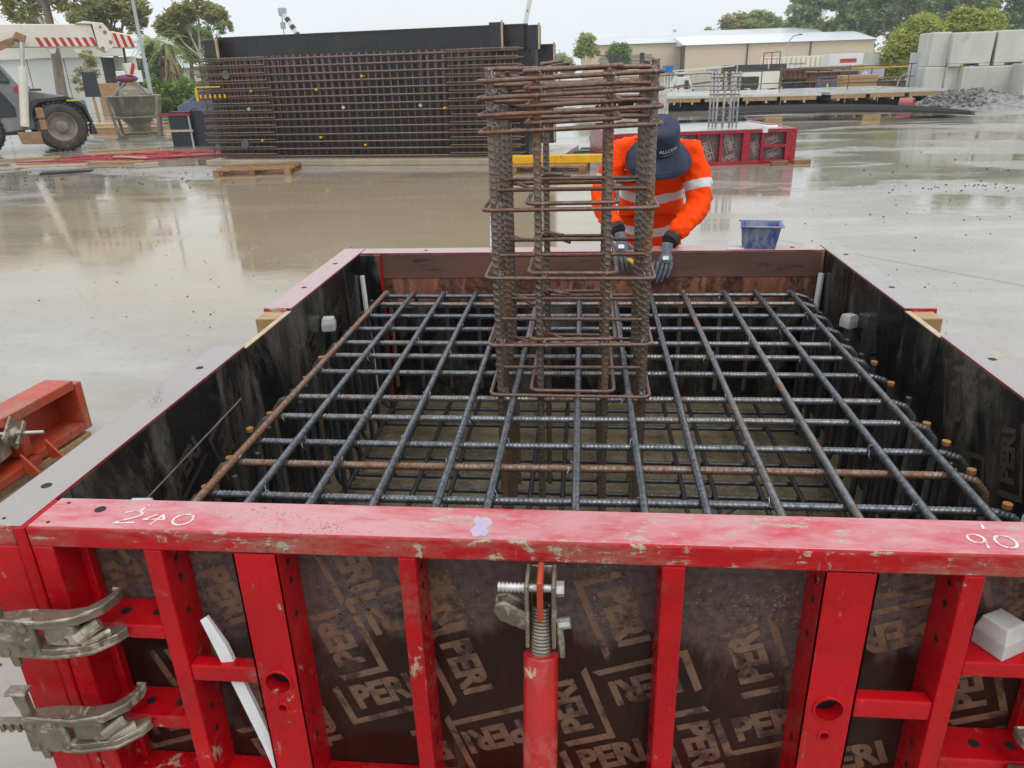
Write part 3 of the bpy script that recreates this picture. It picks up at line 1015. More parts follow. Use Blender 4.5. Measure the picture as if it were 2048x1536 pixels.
# filler boards between the panels
f1 = tag(MB().bb(-1.22, -1.2, 1.0315, 1.4785, 0.03, 0.886).build('filler_board', 'ply_black', bevel=0.001), 'black plywood filler closing the gap in the left side of the form', 'filler board')
f2 = tag(MB().bb(1.2, 1.22, 1.1615, 1.4685, 0.03, 0.888).build('filler_board', 'ply_black', bevel=0.001), 'black plywood filler closing the gap in the right side of the form', 'filler board')
MB().bb(-1.2205, -1.2, 1.034, 1.476, 0.8865, 0.8895).build('board_edge', 'timber_pale', f1)
MB().bb(1.2, 1.2205, 1.164, 1.466, 0.8885, 0.8915).build('board_edge', 'timber_pale', f2)
f3 = tag(MB().bb(-1.195, -1.09, 2.455, 2.478, 0.03, 0.893).build('filler_board', 'ply_black', bevel=0.001), 'narrow black filler strip in the far left corner of the form', 'filler board')
MB().bb(-1.0895, -1.084, 2.452, 2.4782, 0.03, 0.893).build('board_edge', 'red_paint', f3)
tag(MB().bb(-1.312, -1.2215, 1.375, 1.475, 0.79, 0.888).build('timber_packer', 'timber', bevel=0.003), 'sawn timber packer behind the left filler board', 'timber block', 'timber packers')
tag(MB().bb(1.2215, 1.302, 1.375, 1.465, 0.79, 0.89).build('timber_packer', 'timber', bevel=0.003), 'sawn timber packer behind the right filler board', 'timber block', 'timber packers')
tag(MB().bb(1.30, 1.46, 1.27, 1.315, 0.0, 0.016).build('timber_offcut', 'timber_pale', loc=(1.09, 2.29, 0)), 'thin timber offcut lying on the wet slab right of the form', 'timber')
# closing panel right of the front one
cl = thing('steel_shutter', 'red infill panel at the right end of the nearest side', 'formwork panel', (1.0215, 0, 0))
MB().bb(0, 0.176, -0.021, 0.0, 0.02, H - 0.006).build('plywood_sheet', 'ply_brown', cl)
MB().bb(0, 0.176, -0.12, -0.0222, H - 0.05, H).build('top_rail', 'red_rail_top', cl, bevel=0.004)
MB().bb(0, 0.05, -0.12, -0.0222, 0.02, H - 0.0505).build('stile', 'red_paint', cl, bevel=0.003)
MB().bb(0.13, 0.176, -0.12, -0.0222, 0.02, H - 0.0505).build('stile', 'red_paint', cl, bevel=0.003)
MB().bb(0.0508, 0.1292, -0.118, -0.0222, 0.02, 0.12).build('bottom_rail', 'red_paint', cl, bevel=0.003)

# ================================================================== footing reinforcement
cage = thing('footing_rebar_cage', 'ribbed steel bar grid filling the footing form', 'rebar cage', (0, 1.24, 0.0))
CY = 1.24
RB = 0.0102


def put_bar(name, me, loc, m, parent=cage, rot=None):
    o = link(name, me, parent)
    o.location = loc
    if rot:
        o.rotation_euler = rot
    set_mat(o, m)
    return o


# top transverse bars: bent down at both ends
tp = arc_path([(-1.105, 0, -0.60), (-1.105, 0, 0), (1.105, 0, 0), (1.105, 0, -0.60)], 0.085, 9)
tp = [Vector((p[0], p[1] + 0.004 * math.sin(p[0] * 3.1), p[2])) for p in resample(tp, 0.05)[0]]
tp = [Vector(p) for p in tp]
me_t = rebar_mesh('transverse_bar', tp, RB, 0.0128, 'bar_steel', 0.17, 14, 5, 1.15)
ty = [0.14, 0.326, 0.507, 0.645, 0.83, 0.992, 1.23, 1.41, 1.57, 1.757, 1.945, 2.14, 2.28]
tm = ['bar_steel', 'bar_steel', 'bar_rusty', 'bar_steel', 'bar_mixed', 'bar_mixed', 'bar_steel', 'bar_mixed', 'bar_mixed', 'bar_steel', 'bar_steel', 'bar_mixed', 'bar_steel']
for y, m in zip(ty, tm):
    put_bar('transverse_bar', me_t, (random.uniform(-0.012, 0.012), y - CY, 0.719 + random.uniform(-0.002, 0.002)), m, rot=(0, 0, random.uniform(-0.004, 0.004)))
# top longitudinal bars: bent down at the far and near ends
lp = arc_path([(0, -1.12, -0.55), (0, -1.12, 0), (0, 1.10, 0), (0, 1.10, -0.55)], 0.07, 8)
me_l = rebar_mesh('longitudinal_bar', lp, RB, 0.0115, 'bar_steel', 0.15, 12, 5, 0.4)
lx = [-1.022, -0.878, -0.716, -0.55, -0.385, -0.24, -0.025, 0.147, 0.312, 0.482, 0.672, 0.832, 0.988]
lm = ['bar_rusty', 'bar_steel', 'bar_steel', 'bar_steel', 'bar_steel', 'bar_steel', 'bar_steel', 'bar_steel', 'bar_steel', 'bar_mixed', 'bar_mixed', 'bar_steel', 'bar_steel']
for x, m in zip(lx, lm):
    put_bar('longitudinal_bar', me_l, (x, random.uniform(-0.012, 0.012), 0.7405), m, rot=(0, 0, random.uniform(-0.006, 0.006)))
# bottom bars: transverse ones turned up at the ends, rusty cut tips
bp_ = arc_path([(-1.075, 0, 0.60), (-1.075, 0, 0), (1.075, 0, 0), (1.075, 0, 0.60)], 0.07, 8)
me_b = rebar_mesh('bottom_bar', bp_, 0.0105, 0.013, 'bar_dark', 0.16, 8, 4, 0.9)
me_tip = MB().cyl((0, 0, 0), (0, 0, 0.012), 0.0122, 12).mesh('bar_tip', 'rust_end')
for i, y in enumerate([0.2, 0.385, 0.56, 0.72, 0.87, 1.05, 1.2, 1.38, 1.52, 1.68, 1.85, 2.03, 2.2]):
    dx = random.uniform(-0.012, 0.012)
    dz = random.uniform(-0.01, 0.02)
    bb_ = put_bar('bottom_bar', me_b, (dx, y - CY, 0.105 + dz), 'bar_dark', rot=(0, 0, random.uniform(-0.01, 0.01)))
    if i in (1, 2, 3, 4, 6, 7):
        for sx in (-1, 1):
            tipo = link('cut_tip', me_tip, bb_)
            tipo.location = (sx * 1.075, 0, 0.597)
bl = rebar_mesh('bottom_bar_long', [(0, -1.12, 0), (0, 1.12, 0)], 0.0102, 0.013, 'bar_dark', 0.12, 8, 3, 0.4)
for i in range(14):
    put_bar('bottom_bar_long', bl, (-1.02 + i * 0.157 + random.uniform(-0.02, 0.02), 0, 0.136), 'bar_dark')
# second, inner row of upright legs along the side walls and side face bars
leg = rebar_mesh('upright_bar', [(0, 0, 0), (0, 0, 0.6)], 0.0105, 0.013, 'bar_dark', 0.12, 8, 3, 0.8)
for y in (0.27, 0.45, 0.62, 0.8, 1.0, 1.14, 1.3, 1.47, 1.62, 1.8, 2.0, 2.16):
    for sx in (-1, 1):
        put_bar('upright_bar', leg, (sx * (1.03 + random.uniform(-0.02, 0.02)), y - CY + random.uniform(-0.02, 0.02), 0.1), 'bar_dark', rot=(0, 0, random.uniform(0, 6)))
# loose diagonal stirrup pieces near the floor
for (a, b) in (((-0.47, 0.82, 0.2), (-0.24, 0.6, 0.17)), ((0.42, 1.0, 0.2), (0.62, 1.25, 0.16)), ((0.3, 0.66, 0.18), (0.52, 0.8, 0.2))):
    A, B_ = Vector(a), Vector(b)
    me = rebar_mesh('loose_link', [A - Vector((0, CY, 0)), B_ - Vector((0, CY, 0))], 0.01, 0.012, 'bar_tie', 0.1, 7, 3)
    link('loose_link', me, cage)
# tie wires at bar crossings
kw = MB()
th_ = [(0.014 * math.cos(t), 0.014 * math.sin(t) * 0.75, 0.011 * math.sin(2 * t)) for t in np.linspace(0, 2 * math.pi, 13)[:-1]]
kw.tube(th_, 0.0011, 5, closed=True)
kw.tube([(0.012, 0.01, -0.006), (0.02, 0.02, -0.02), (0.012, 0.026, -0.03)], 0.0011, 5)
me_w = kw.mesh('tie_wire', 'wire', True)
for ix, x in enumerate(lx):
    for iy, y in enumerate(ty):
        if (ix + iy) % 2 == 0 and random.random() < 0.95:
            o = link('tie_wire', me_w, cage)
            o.location = (x, y - CY, 0.734)
            o.rotation_euler = (0, 0, random.uniform(0, 6.28))

# ================================================================== column starter cage
CX, CYC = -0.045, 1.2425
col = thing('column_rebar_cage', 'rusty square column cage of thick ribbed bars rising from the footing', 'rebar cage', (CX, CYC, 0.1))
bx = (-0.287, -0.15, 0.067, 0.194)
by = (0.98, 1.15, 1.34, 1.505)
me_c = rebar_mesh('column_bar', [(0, 0, 0), (0, 0, 1.68)], 0.0116, 0.0225, 'bar_column', 0.17, 16, 10, 0.7, pw=2.0)
for i, x in enumerate(bx):
    for j, y in enumerate(by):
        if 0 < i < 3 and 0 < j < 3:
            continue
        if (i, j) == (2, 3):
            y -= 0.03
        o = put_bar('column_bar', me_c, (x - CX, y - CYC, random.uniform(-0.015, 0.012)), 'bar_column', col, (0, 0, random.choice((0.2, 1.2, 2.6, 0.8))))
        if i == 3 and j == 0:
            o.location.z += 0.012


def tie(x0, x1, y0, y1, z, dz, hook, m):
    r = 0.026
    pts = [(x0, y0, z), (x1, y0, z + dz), (x1, y1, z + dz * 0.6), (x0, y1, z)]
    loop = closed_round([Vector(p) for p in pts], r, 5)
    me = rebar_mesh('tie_bar', loop, 0.006, 0.0085, m, 0.16, 8, 4, 0.4, closed=True)
    o = link('tie_bar', me, col)
    o.location = (-CX, -CYC, -0.1)
    if hook:
        hk = MB()
        c = Vector((x0 + 0.012, y1 - 0.012, z + 0.009))
        hk.tube([c + Vector((0.0, -0.03, 0)), c + Vector((0.012, -0.006, 0.0)), c + Vector((0.03, -0.022, 0.002)), c + Vector((0.11, -0.10, 0.012 * hook))], 0.006, 7)
        hk.tube([c + Vector((0.03, 0.0, 0.012)), c + Vector((0.006, -0.004, 0.014)), c + Vector((0.02, -0.03, 0.014)), c + Vector((0.085, -0.12, 0.02))], 0.006, 7)
        h_ = hk.build('tie_hook', m, col, True)
        h_.location = (-CX, -CYC, -0.1)


levels = [1.751, 1.705, 1.657, 1.609, 1.375, 1.158, 0.934, 0.752]
for k, z in enumerate(levels):
    dz = 0.014 if z > 1.6 else random.uniform(-0.006, 0.006)
    m = 'bar_tie'
    tie(-0.32, 0.2165, 0.949, 1.537, z - dz / 2, dz, 1 if k % 2 else -1, m)
    tie(-0.182, 0.098, 0.951 + 0.004, 1.535, z + 0.017, dz * 0.6, -1 if k % 2 else 1, m)
    tie(-0.317, 0.214, 1.12, 1.37, z + 0.036 if z < 1.6 else z + 0.026, -dz * 0.5, 0, m)
    for x in bx:
        if random.random() < 0.85 or x in (bx[0], bx[3]):
            o = link('tie_wire', me_w, col)
            o.location = (x - CX + (0.018 if x < 0 else -0.004), 0.956 - CYC, z + 0.012 - 0.1)
            o.rotation_euler = (random.uniform(-0.5, 0.5), random.uniform(-0.4, 0.4), random.uniform(0, 6))
            o.scale = (0.7, 0.7, 0.7)

# ================================================================== spacers, strips, dirt on the form
def spacer(label, loc, rz, s=0.055):
    mb = MB()
    a, b = s / 2, s * 0.40
    mb.loft([[(-a, -a, 0), (a, -a, 0), (a, a, 0), (-a, a, 0)], [(-a, -a, s * 0.55), (a, -a, s * 0.55), (a, a, s * 0.55), (-a, a, s * 0.55)],
             [(-b, -b, s), (b, -b * 0.9, s), (b, b, s * 0.98), (-b, b, s)]])
    o = mb.build('concrete_spacer', 'spacer_white', None, bevel=0.003, seg=2, loc=loc, rotz=rz)
    return tag(o, label, 'spacer', 'concrete bar spacers')


spacer('white spacer block against the left inner wall of the form', (-1.168, 1.80, 0.70), 0.2, 0.06)
spacer('white spacer block against the right inner wall of the form', (1.168, 1.93, 0.675), 0.5, 0.058)
spacer('white spacer block behind the chalk figures 240', (-1.035, 0.04, 0.806), 0.1, 0.06)
spacer('white spacer block at the right frame edge behind the front rail', (0.965, 0.06, 0.83), 0.3, 0.06)
spacer('white spacer block on the cross bar at the right end of the front panel', (0.855, -0.068, 0.6405), 0.5, 0.07)


def strip(label, a, b, w=0.022, m='plastic_white'):
    mb = MB().bar(a, b, w, w * 0.6)
    return tag(mb.build('chamfer_strip', m, None, bevel=0.001), label, 'chamfer strip', 'white chamfer strips')


strip('white strip upright in the far left corner of the form', (-1.165, 2.425, 0.06), (-1.185, 2.435, 0.79), 0.024)
strip('white strip upright in the far right corner of the form', (1.155, 2.44, 0.06), (1.183, 2.455, 0.785), 0.026)
strip('white strip standing behind the left side of the column cage', (-0.505, 2.62, 0.9), (-0.5, 2.66, 1.13), 0.02)
mb = MB().loft([[(-0.852, -0.106, 0.655), (-0.838, -0.1, 0.662), (-0.838, -0.092, 0.66), (-0.852, -0.098, 0.653)], [(-0.835, -0.105, 0.58), (-0.808, -0.1, 0.58), (-0.808, -0.088, 0.58), (-0.835, -0.095, 0.58)],
                [(-0.765, -0.105, 0.27), (-0.737, -0.1, 0.262), (-0.737, -0.088, 0.262), (-0.765, -0.095, 0.27)], [(-0.70, -0.13, 0.02), (-0.675, -0.13, 0.02), (-0.675, -0.12, 0.02), (-0.70, -0.12, 0.02)]])
o = tag(mb.build('torn_strip', 'plastic_white'), 'torn white plastic strip stuck through the front panel ribs', 'plastic strip')
tag(MB().bb(0.72, 0.80, 2.50, 2.52, 0.9008, 0.904).build('paper_tag', 'plastic_white'), 'small white tag lying on the back rail beside the blue bin', 'tag')

# ================================================================== clamps joining left and front panel
def clamp(label, loc, rz):
    t = thing('formwork_clamp', label, 'clamp', loc, rz, 'galvanised formwork clamps')
    # local: x to the right along the front panel, y into it; jaws reach round the stile at the right
    up = [(-0.13, -0.02), (-0.125, -0.055), (0.0, -0.065), (0.07, -0.05), (0.115, -0.01), (0.13, 0.035), (0.127, 0.06), (0.108, 0.062), (0.1, 0.035), (0.075, 0.0), (0.03, -0.012), (-0.06, -0.008)]
    MB().prism(up, 2, 0.032, 0.05).build('upper_jaw', 'galvanised', t, bevel=0.002)
    lo = [(-0.13, -0.02), (-0.12, -0.05), (0.0, -0.06), (0.085, -0.045), (0.13, -0.005), (0.142, 0.02), (0.135, 0.036), (0.115, 0.03), (0.075, -0.005), (-0.06, -0.005)]
    MB().prism(lo, 2, -0.05, -0.032).build('lower_jaw', 'galvanised', t, bevel=0.002)
    for nm, poly, zz in (('upper_lip', up, 0.0535), ('lower_lip', lo, -0.0535)):
        MB().tube([(p[0] * 0.97, p[1] - 0.001, zz) for p in poly[1:8]], 0.0055, 6).build(nm, 'galvanised', t, True)
    for bx_, bz_ in ((-0.11, 0.035), (-0.05, 0.035), (-0.11, -0.035), (-0.05, -0.035)):
        MB().lathe([(0.009, -0.069), (0.009, -0.0632)], (bx_, 0, bz_), 6, 1).build('rivet', 'spring_steel', t)
    MB().bb(-0.028, 0.07, -0.019, -0.012, -0.031, 0.031).build('dark_slot', 'void_black', t)
    t.scale = (0.9, 0.9, 0.9)
    MB().bb(-0.135, -0.03, -0.063, -0.045, -0.055, 0.055).build('jaw_web', 'galvanised', t, bevel=0.005, seg=2)
    MB().bb(-0.02, 0.06, -0.05, -0.02, -0.03, 0.03).build('slide_block', 'galvanised', t, bevel=0.006, seg=2)
    mb = MB().cyl((0.055, -0.045, -0.012), (0.10, -0.012, 0.012), 0.017, 10)
    mb.cyl((0.06, -0.04, -0.03), (0.112, 0.0, -0.028), 0.014, 10)
    mb.build('jaw_pin', 'galvanised', t, True)
    w = MB().loft([[(-0.125, -0.045, -0.10), (-0.105, -0.045, -0.10), (-0.105, -0.03, -0.10), (-0.125, -0.03, -0.10)],
                   [(-0.15, -0.05, 0.12), (-0.118, -0.05, 0.12), (-0.118, -0.028, 0.12), (-0.15, -0.028, 0.12)]])
    w.bb(-0.165, -0.108, -0.055, -0.02, 0.1205, 0.13)
    w.build('wedge', 'galvanised', t, bevel=0.003)
    r = MB().bb(-0.34, -0.131, -0.035, -0.01, -0.012, 0.012)
    for i in range(9):
        r.bb(-0.33 + i * 0.022, -0.318 + i * 0.022, -0.04, -0.0352, -0.014, 0.014)
    r.build('toothed_bar', 'galvanised', t, bevel=0.002)
    return t


clamp('galvanised wedge clamp, upper of two at the left corner', (-1.143, -0.15, 0.672), 0.06)
clamp('galvanised wedge clamp, lower of two at the left corner', (-1.145, -0.155, 0.40), 0.06)
c3 = clamp('galvanised wedge clamp cut by the right frame edge', (1.03, -0.15, 0.40), 0.0)
c3.scale = (-0.9, 0.9, 0.9)

# ================================================================== push-pull prop on the front panel
pr = thing('push_pull_prop', 'red push-pull prop with a coil spring leaning on the front panel', 'prop', (-0.083, -0.62, 0.0))


def P(y, z, x=0.0):
    return Vector((x, y + 0.62, z))


top_, mid_, foot = P(-0.165, 0.80), P(-0.2, 0.69), P(-0.44, 0.02)
MB().cyl(mid_, foot, 0.035, 20).build('outer_tube', 'prop_red', pr, True, bevel=0.003, seg=2)
d = (foot - mid_).normalized()
sp = []
L_ = (top_ - mid_).length
x_ = Vector((1, 0, 0))
y_ = d.cross(x_)
for i in range(14 * 12 + 1):
    t = i / 12 * 2 * math.pi
    sp.append(mid_ + (top_ - mid_) * (i / (14 * 12)) * 0.86 + (x_ * math.cos(t) + y_ * math.sin(t)) * 0.0165)
MB().tube(sp, 0.0036, 6).build('spring', 'spring_steel', pr, True)
MB().cyl(mid_ - d * 0.1, mid_ + d * 0.01, 0.011, 10).build('inner_rod', 'galvanised', pr, True)
MB().bb(-0.006, 0.006, 0.62 - 0.205, 0.62 - 0.135, 0.77, 0.865).build('head_plate', 'orange_red', pr, bevel=0.003)
br = MB()
for sx in (-1, 1):
    br.bb(sx * 0.026 - 0.004, sx * 0.026 + 0.004, 0.62 - 0.20, 0.62 - 0.125, 0.70, 0.852)
br.bb(-0.022, 0.022, 0.62 - 0.124, 0.62 - 0.1205, 0.69, 0.846)
br.build('head_bracket', 'galvanised', pr, bevel=0.003)
ear = [(-0.03, 0.765), (-0.072, 0.79), (-0.092, 0.785), (-0.096, 0.765), (-0.085, 0.745), (-0.03, 0.72)]
MB().prism(ear, 1, 0.62 - 0.175, 0.62 - 0.165).build('bracket_ear', 'galvanised', pr, bevel=0.003)
MB().prism(ear, 1, 0.62 - 0.145, 0.62 - 0.135).build('bracket_ear', 'galvanised', pr, bevel=0.003)
blt = MB().cyl((-0.085, 0.62 - 0.165, 0.822), (0.03, 0.62 - 0.165, 0.822), 0.0085, 12)
for i in range(7):
    blt.cyl((-0.085 + i * 0.008, 0.62 - 0.165, 0.822), (-0.081 + i * 0.008, 0.62 - 0.165, 0.822), 0.0105, 12)
blt.build('pivot_bolt', 'zinc_bright', pr, True)
MB().lathe([(0.0155, 0.031), (0.0155, 0.046)], (0, 0.62 - 0.165, 0.822), 6, 0).build('bolt_nut', 'zinc_bright', pr)
MB().cyl((0.036, 0.62 - 0.17, 0.74), (0.058, 0.62 - 0.17, 0.745), 0.012, 8).build('side_bolt', 'zinc_bright', pr)
MB().tube([(0.034, 0.62 - 0.17, 0.75), (0.04, 0.62 - 0.185, 0.71), (0.042, 0.62 - 0.19, 0.675)], 0.007, 7).build('locking_pin', 'galvanised', pr, True)
MB().bb(-0.05, 0.05, 0.62 - 0.5, 0.62 - 0.38, 0.0, 0.018).build('foot_plate', 'galvanised', pr, bevel=0.003)

# ================================================================== blue storage bin on the back rail
bn = thing('storage_bin', 'open blue plastic storage bin standing on the back rail', 'storage bin', (0.885, 2.565, 0.9005), R(-8))
w0, d0, w1, d1, hb, th = 0.078, 0.055, 0.095, 0.08, 0.115, 0.004


def bin_ring(z, inset=0.0, lip=0.0):
    k = z / hb
    w, dd = w0 + (w1 - w0) * k - inset + lip, d0 + (d1 - d0) * k - inset + lip
    return [(-w, -dd, z), (w, -dd, z), (w, dd, z), (-w, dd, z)]


MB().loft([bin_ring(0), bin_ring(0.004)]).build('base', 'bin_blue', bn)
sides = MB()
for i in range(4):
    top_h = 0.115 if i != 3 else 0.075           # one low, open end
    if i == 1:
        top_h = 0.115
    a0, a1 = bin_ring(0.0045), bin_ring(top_h)
    b0, b1 = bin_ring(0.0045, th), bin_ring(top_h, th)
    j = (i + 1) % 4
    sides.add([a0[i], a0[j], a1[j], a1[i], b0[i], b0[j], b1[j], b1[i]], [(0, 1, 2, 3), (7, 6, 5, 4), (3, 2, 6, 7), (0, 4, 5, 1), (0, 3, 7, 4), (1, 5, 6, 2)])
sides.build('side_wall', 'bin_blue', bn)
lipm = MB()
rr = bin_ring(0.1152, 0, 0.008)
for i in (0, 1, 2):
    a, b = Vector(rr[i]), Vector(rr[(i + 1) % 4])
    lipm.bar(a, b, 0.014, 0.006)
lipm.build('rim', 'bin_blue', bn, bevel=0.001)
rbm = MB()
for q in (-0.5, 0.0, 0.5):
    rbm.bar((w0 * q * 1.2, -d0 - 0.002, 0.008), (w1 * q * 1.2, -d1 - 0.001, 0.105), 0.004, 0.005)
rbm.build('rib', 'bin_blue', bn)
rbm = MB()
for q in (-0.4, 0.4):
    rbm.bar((-w0 - 0.002, d0 * q, 0.008), (-w1 + 0.01, d1 * q, 0.07), 0.004, 0.005)
rbm.build('rib', 'bin_blue', bn)

# ================================================================== orange-red steel corner form lying left
rp = thing('steel_corner_form', 'orange-red steel form piece with square openings lying on the slab', 'formwork piece', (-2.7, 1.55, 0.0), R(-4))
MB().bb(-0.30, 0.0, -0.62, 0.5, 0.0, 0.035).build('timber_bearer', 'timber', rp, bevel=0.003)


def rpb(name, y0, y1, z0, z1, x0=-0.16, x1=0.0, m='orange_red'):
    return MB().bb(x0, x1, y0, y1, z0, z1).build(name, m, rp, bevel=0.005, seg=2)


rpb('top_rail', 0.0, 0.47, 0.295, 0.345)
rpb('end_rail', 0.475, 0.525, 0.055, 0.32)
rpb('mid_rail', 0.06, 0.115, 0.105, 0.294, -0.14, -0.002)
rpb('lower_rail', 0.12, 0.474, 0.05, 0.10, -0.14, -0.002)
rpb('bottom_flange', -0.62, 0.118, 0.05, 0.095, -0.14, 0.03)
rpb('face_sheet', -0.6, 0.5, 0.0505, 0.29, -0.165, -0.145)
rpb('upper_flange', -0.62, 0.055, 0.20, 0.24, -0.16, -0.02)
for yy in (0.0, 0.16):
    MB().prism([(0.031, 0.055), (0.115, 0.055), (0.031, 0.155)], 1, yy, yy + 0.012).build('gusset', 'orange_red', rp)
MB().lathe([(0.028, 0.0), (0.04, 0.0), (0.04, 0.012), (0.028, 0.012)], (0.031, -0.2, 0.145), 18, 0, False).build('ring_eye', 'orange_red', rp, True)
for o_ in rp.children:
    pass
tn = thing('tie_rod_nut', 'galvanised tie rod with a wing nut and square plate on the orange form', 'tie rod', (-2.66, 1.54, 0.275), R(8))
MB().box((0.0, 0.0, 0.0), (0.012, 0.12, 0.12), Matrix.Rotation(R(38), 3, 'X')).build('square_plate', 'galvanised', tn, bevel=0.003)
MB().lathe([(0.034, 0.006), (0.03, 0.02), (0.02, 0.026), (0.02, 0.05)], (0, 0, 0), 14, 0).build('nut_body', 'galvanised', tn, True)
wg = MB().box((0.035, 0.028, 0.022), (0.016, 0.05, 0.022), Matrix.Rotation(R(38), 3, 'X'))
wg.box((0.035, -0.028, -0.022), (0.016, 0.05, 0.022), Matrix.Rotation(R(38), 3, 'X'))
wg.build('nut_wing', 'galvanised', tn, bevel=0.005, seg=2)
rod = rebar_mesh('threaded_rod', [(-0.2, 0, 0), (0.14, 0, 0)], 0.0075, 0.01, 'zinc_bright', 0.2, 10, 4, 1.0)
link('threaded_rod', rod, tn)
tag(MB().bb(-0.2, -0.03, -0.09, 0.06, 0, 0.11).build('bracket_box', 'galvanised', tn, bevel=0.006, seg=2, loc=(-0.02, -0.03, -0.12)), '', '')
_b = [c for c in tn.children if c.name.startswith('bracket_box')][0]
del _b['label'], _b['category']

# ================================================================== the worker
from mathutils import noise as mnoise
def skin_eval(name, joints, edges, root, sub=2):
    """grow a surface round a joint graph; returns the finished mesh"""
    keys = list(joints)
    idx = {k: i for i, k in enumerate(keys)}
    me = bpy.data.meshes.new(name)
    me.from_pydata([joints[k][0] for k in keys], [(idx[a], idx[b]) for a, b in edges], [])
    o = bpy.data.objects.new(name, me)
    COL.objects.link(o)
    o.modifiers.new('skin', 'SKIN').use_smooth_shade = True
    for i, k in enumerate(keys):
        r = joints[k][1]
        sv = me.skin_vertices[0].data[i]
        sv.radius = (r, r) if isinstance(r, float) else r
        sv.use_root = (k == root)
    s = o.modifiers.new('sub', 'SUBSURF')
    s.levels = sub
    s.render_levels = sub
    dg = bpy.context.evaluated_depsgraph_get()
    out = bpy.data.meshes.new_from_object(o.evaluated_get(dg))
    out.name = name
    bpy.data.objects.remove(o)
    out.polygons.foreach_set('use_smooth', [True] * len(out.polygons))
    return out


WX, WY = 0.365, 3.0
wk = thing('person', 'worker in orange hi-vis shirt and navy bucket hat bending over the form', 'person', (WX, WY, 0))


def W(x, y, z):
    return (x - WX, y - WY, z)


# joints in world metres
pel, waist, chest, neck = (0.365, 3.10, 0.93), (0.365, 3.04, 1.05), (0.365, 2.93, 1.25), (0.365, 2.83, 1.405)
shL, shR = (0.185, 2.86, 1.34), (0.555, 2.86, 1.34)
elL, elR = (0.075, 2.80, 1.10), (0.61, 2.78, 1.09)
wrL, wrR = (0.165, 2.585, 0.985), (0.43, 2.545, 0.935)
HM = Matrix.Translation(Vector((0.372 - WX, 2.70 - WY, 1.41))) @ Matrix.Rotation(R(4), 4, 'Z') @ Matrix.Rotation(R(-3), 4, 'Y') @ Matrix.Rotation(R(33), 4, 'X')


def hp(x, y, z):
    return tuple(HM @ Vector((x, y, z)))


body = {
    'pel': (W(*pel), (0.14, 0.10)), 'ch': (W(*chest), (0.15, 0.105)), 'nk': (W(*neck), 0.058), 'hd0': (hp(0, 0.03, -0.1), 0.06),
    'hd': (hp(0, 0.0, -0.02), (0.078, 0.09)), 'hd2': (hp(0, -0.03, -0.10), (0.06, 0.07)),
    'sL': (W(*shL), 0.05), 'eL': (W(*elL), 0.042), 'wL': (W(*wrL), 0.028), 'sR': (W(*shR), 0.05), 'eR': (W(*elR), 0.042), 'wR': (W(*wrR), 0.028),
    'hL': (W(0.275, 3.11, 0.88), 0.09), 'kL': (W(0.25, 2.98, 0.50), 0.058), 'aL': (W(0.25, 3.12, 0.09), 0.038),
    'hR': (W(0.455, 3.11, 0.88), 0.09), 'kR': (W(0.48, 2.98, 0.50), 0.058), 'aR': (W(0.48, 3.12, 0.09), 0.038)}
be = [('pel', 'ch'), ('ch', 'nk'), ('nk', 'hd0'), ('hd0', 'hd'), ('hd', 'hd2'), ('ch', 'sL'), ('sL', 'eL'), ('eL', 'wL'), ('ch', 'sR'), ('sR', 'eR'), ('eR', 'wR'),
      ('pel', 'hL'), ('hL', 'kL'), ('kL', 'aL'), ('pel', 'hR'), ('hR', 'kR'), ('kR', 'aR')]
bme = skin_eval('body', body, be, 'pel', 2)
bme.materials.append(MATS['skin'])
bo = link('body', bme, wk)
# face details, tucked under the hat
fc = MB()
fc.ball(hp(0, -0.108, -0.075), 0.016, 8, 5, (0.8, 1.2, 1.0))
fc.build('nose', 'skin', wk, True)
for sx in (-1, 1):
    MB().ball(hp(sx * 0.032, -0.088, -0.045), 0.012, 8, 5).build('eye', 'plastic_white', wk, True)
    MB().ball(hp(sx * 0.08, 0.0, -0.06), 0.03, 8, 6, (0.35, 0.7, 1.0)).build('ear', 'skin', wk, True)
MB().bar(hp(-0.022, -0.092, -0.112), hp(0.022, -0.092, -0.112), 0.008, 0.006).build('mouth', 'pipe_red', wk)
hr = MB()
hr.ball(hp(0, 0.022, -0.02), 0.088, 12, 8, (0.93, 0.9, 0.8))
hr.build('hair', 'hair', wk, True)

# shirt: loose cloth grown over torso and arms, tape rings measured along the limbs
sh = {
    'hem': (W(0.365, 3.11, 0.84), (0.185, 0.135)), 'pel': (W(*pel), (0.18, 0.13)), 'wst': (W(*waist), (0.178, 0.125)), 'ch': (W(*chest), (0.19, 0.13)), 'up': (W(0.365, 2.875, 1.345), (0.13, 0.10)),
    'col': (W(0.365, 2.845, 1.40), 0.075),
    'sL': (W(*shL), 0.086), 'uL': (W(0.118, 2.83, 1.21), 0.08), 'eL': (W(*elL), 0.066), 'fL': (W(0.115, 2.70, 1.045), 0.058), 'wL': (W(0.155, 2.61, 0.998), 0.043),
    'sR': (W(*shR), 0.086), 'uR': (W(0.592, 2.82, 1.21), 0.082), 'eR': (W(*elR), 0.068), 'fR': (W(0.525, 2.665, 1.015), 0.06), 'wR': (W(0.452, 2.575, 0.958), 0.045)}
se = [('pel', 'hem'), ('pel', 'wst'), ('wst', 'ch'), ('ch', 'up'), ('up', 'col'), ('up', 'sL'), ('sL', 'uL'), ('uL', 'eL'), ('eL', 'fL'), ('fL', 'wL'), ('up', 'sR'), ('sR', 'uR'), ('uR', 'eR'), ('eR', 'fR'), ('fR', 'wR')]
sme = skin_eval('shirt', sh, se, 'pel', 3)


def seg_d(p, a, b):
    ab = b - a
    t = np.clip(((p - a) @ ab) / (ab @ ab), 0, 1)
    q = a + t[:, None] * ab
    return np.linalg.norm(p - q, axis=1), t


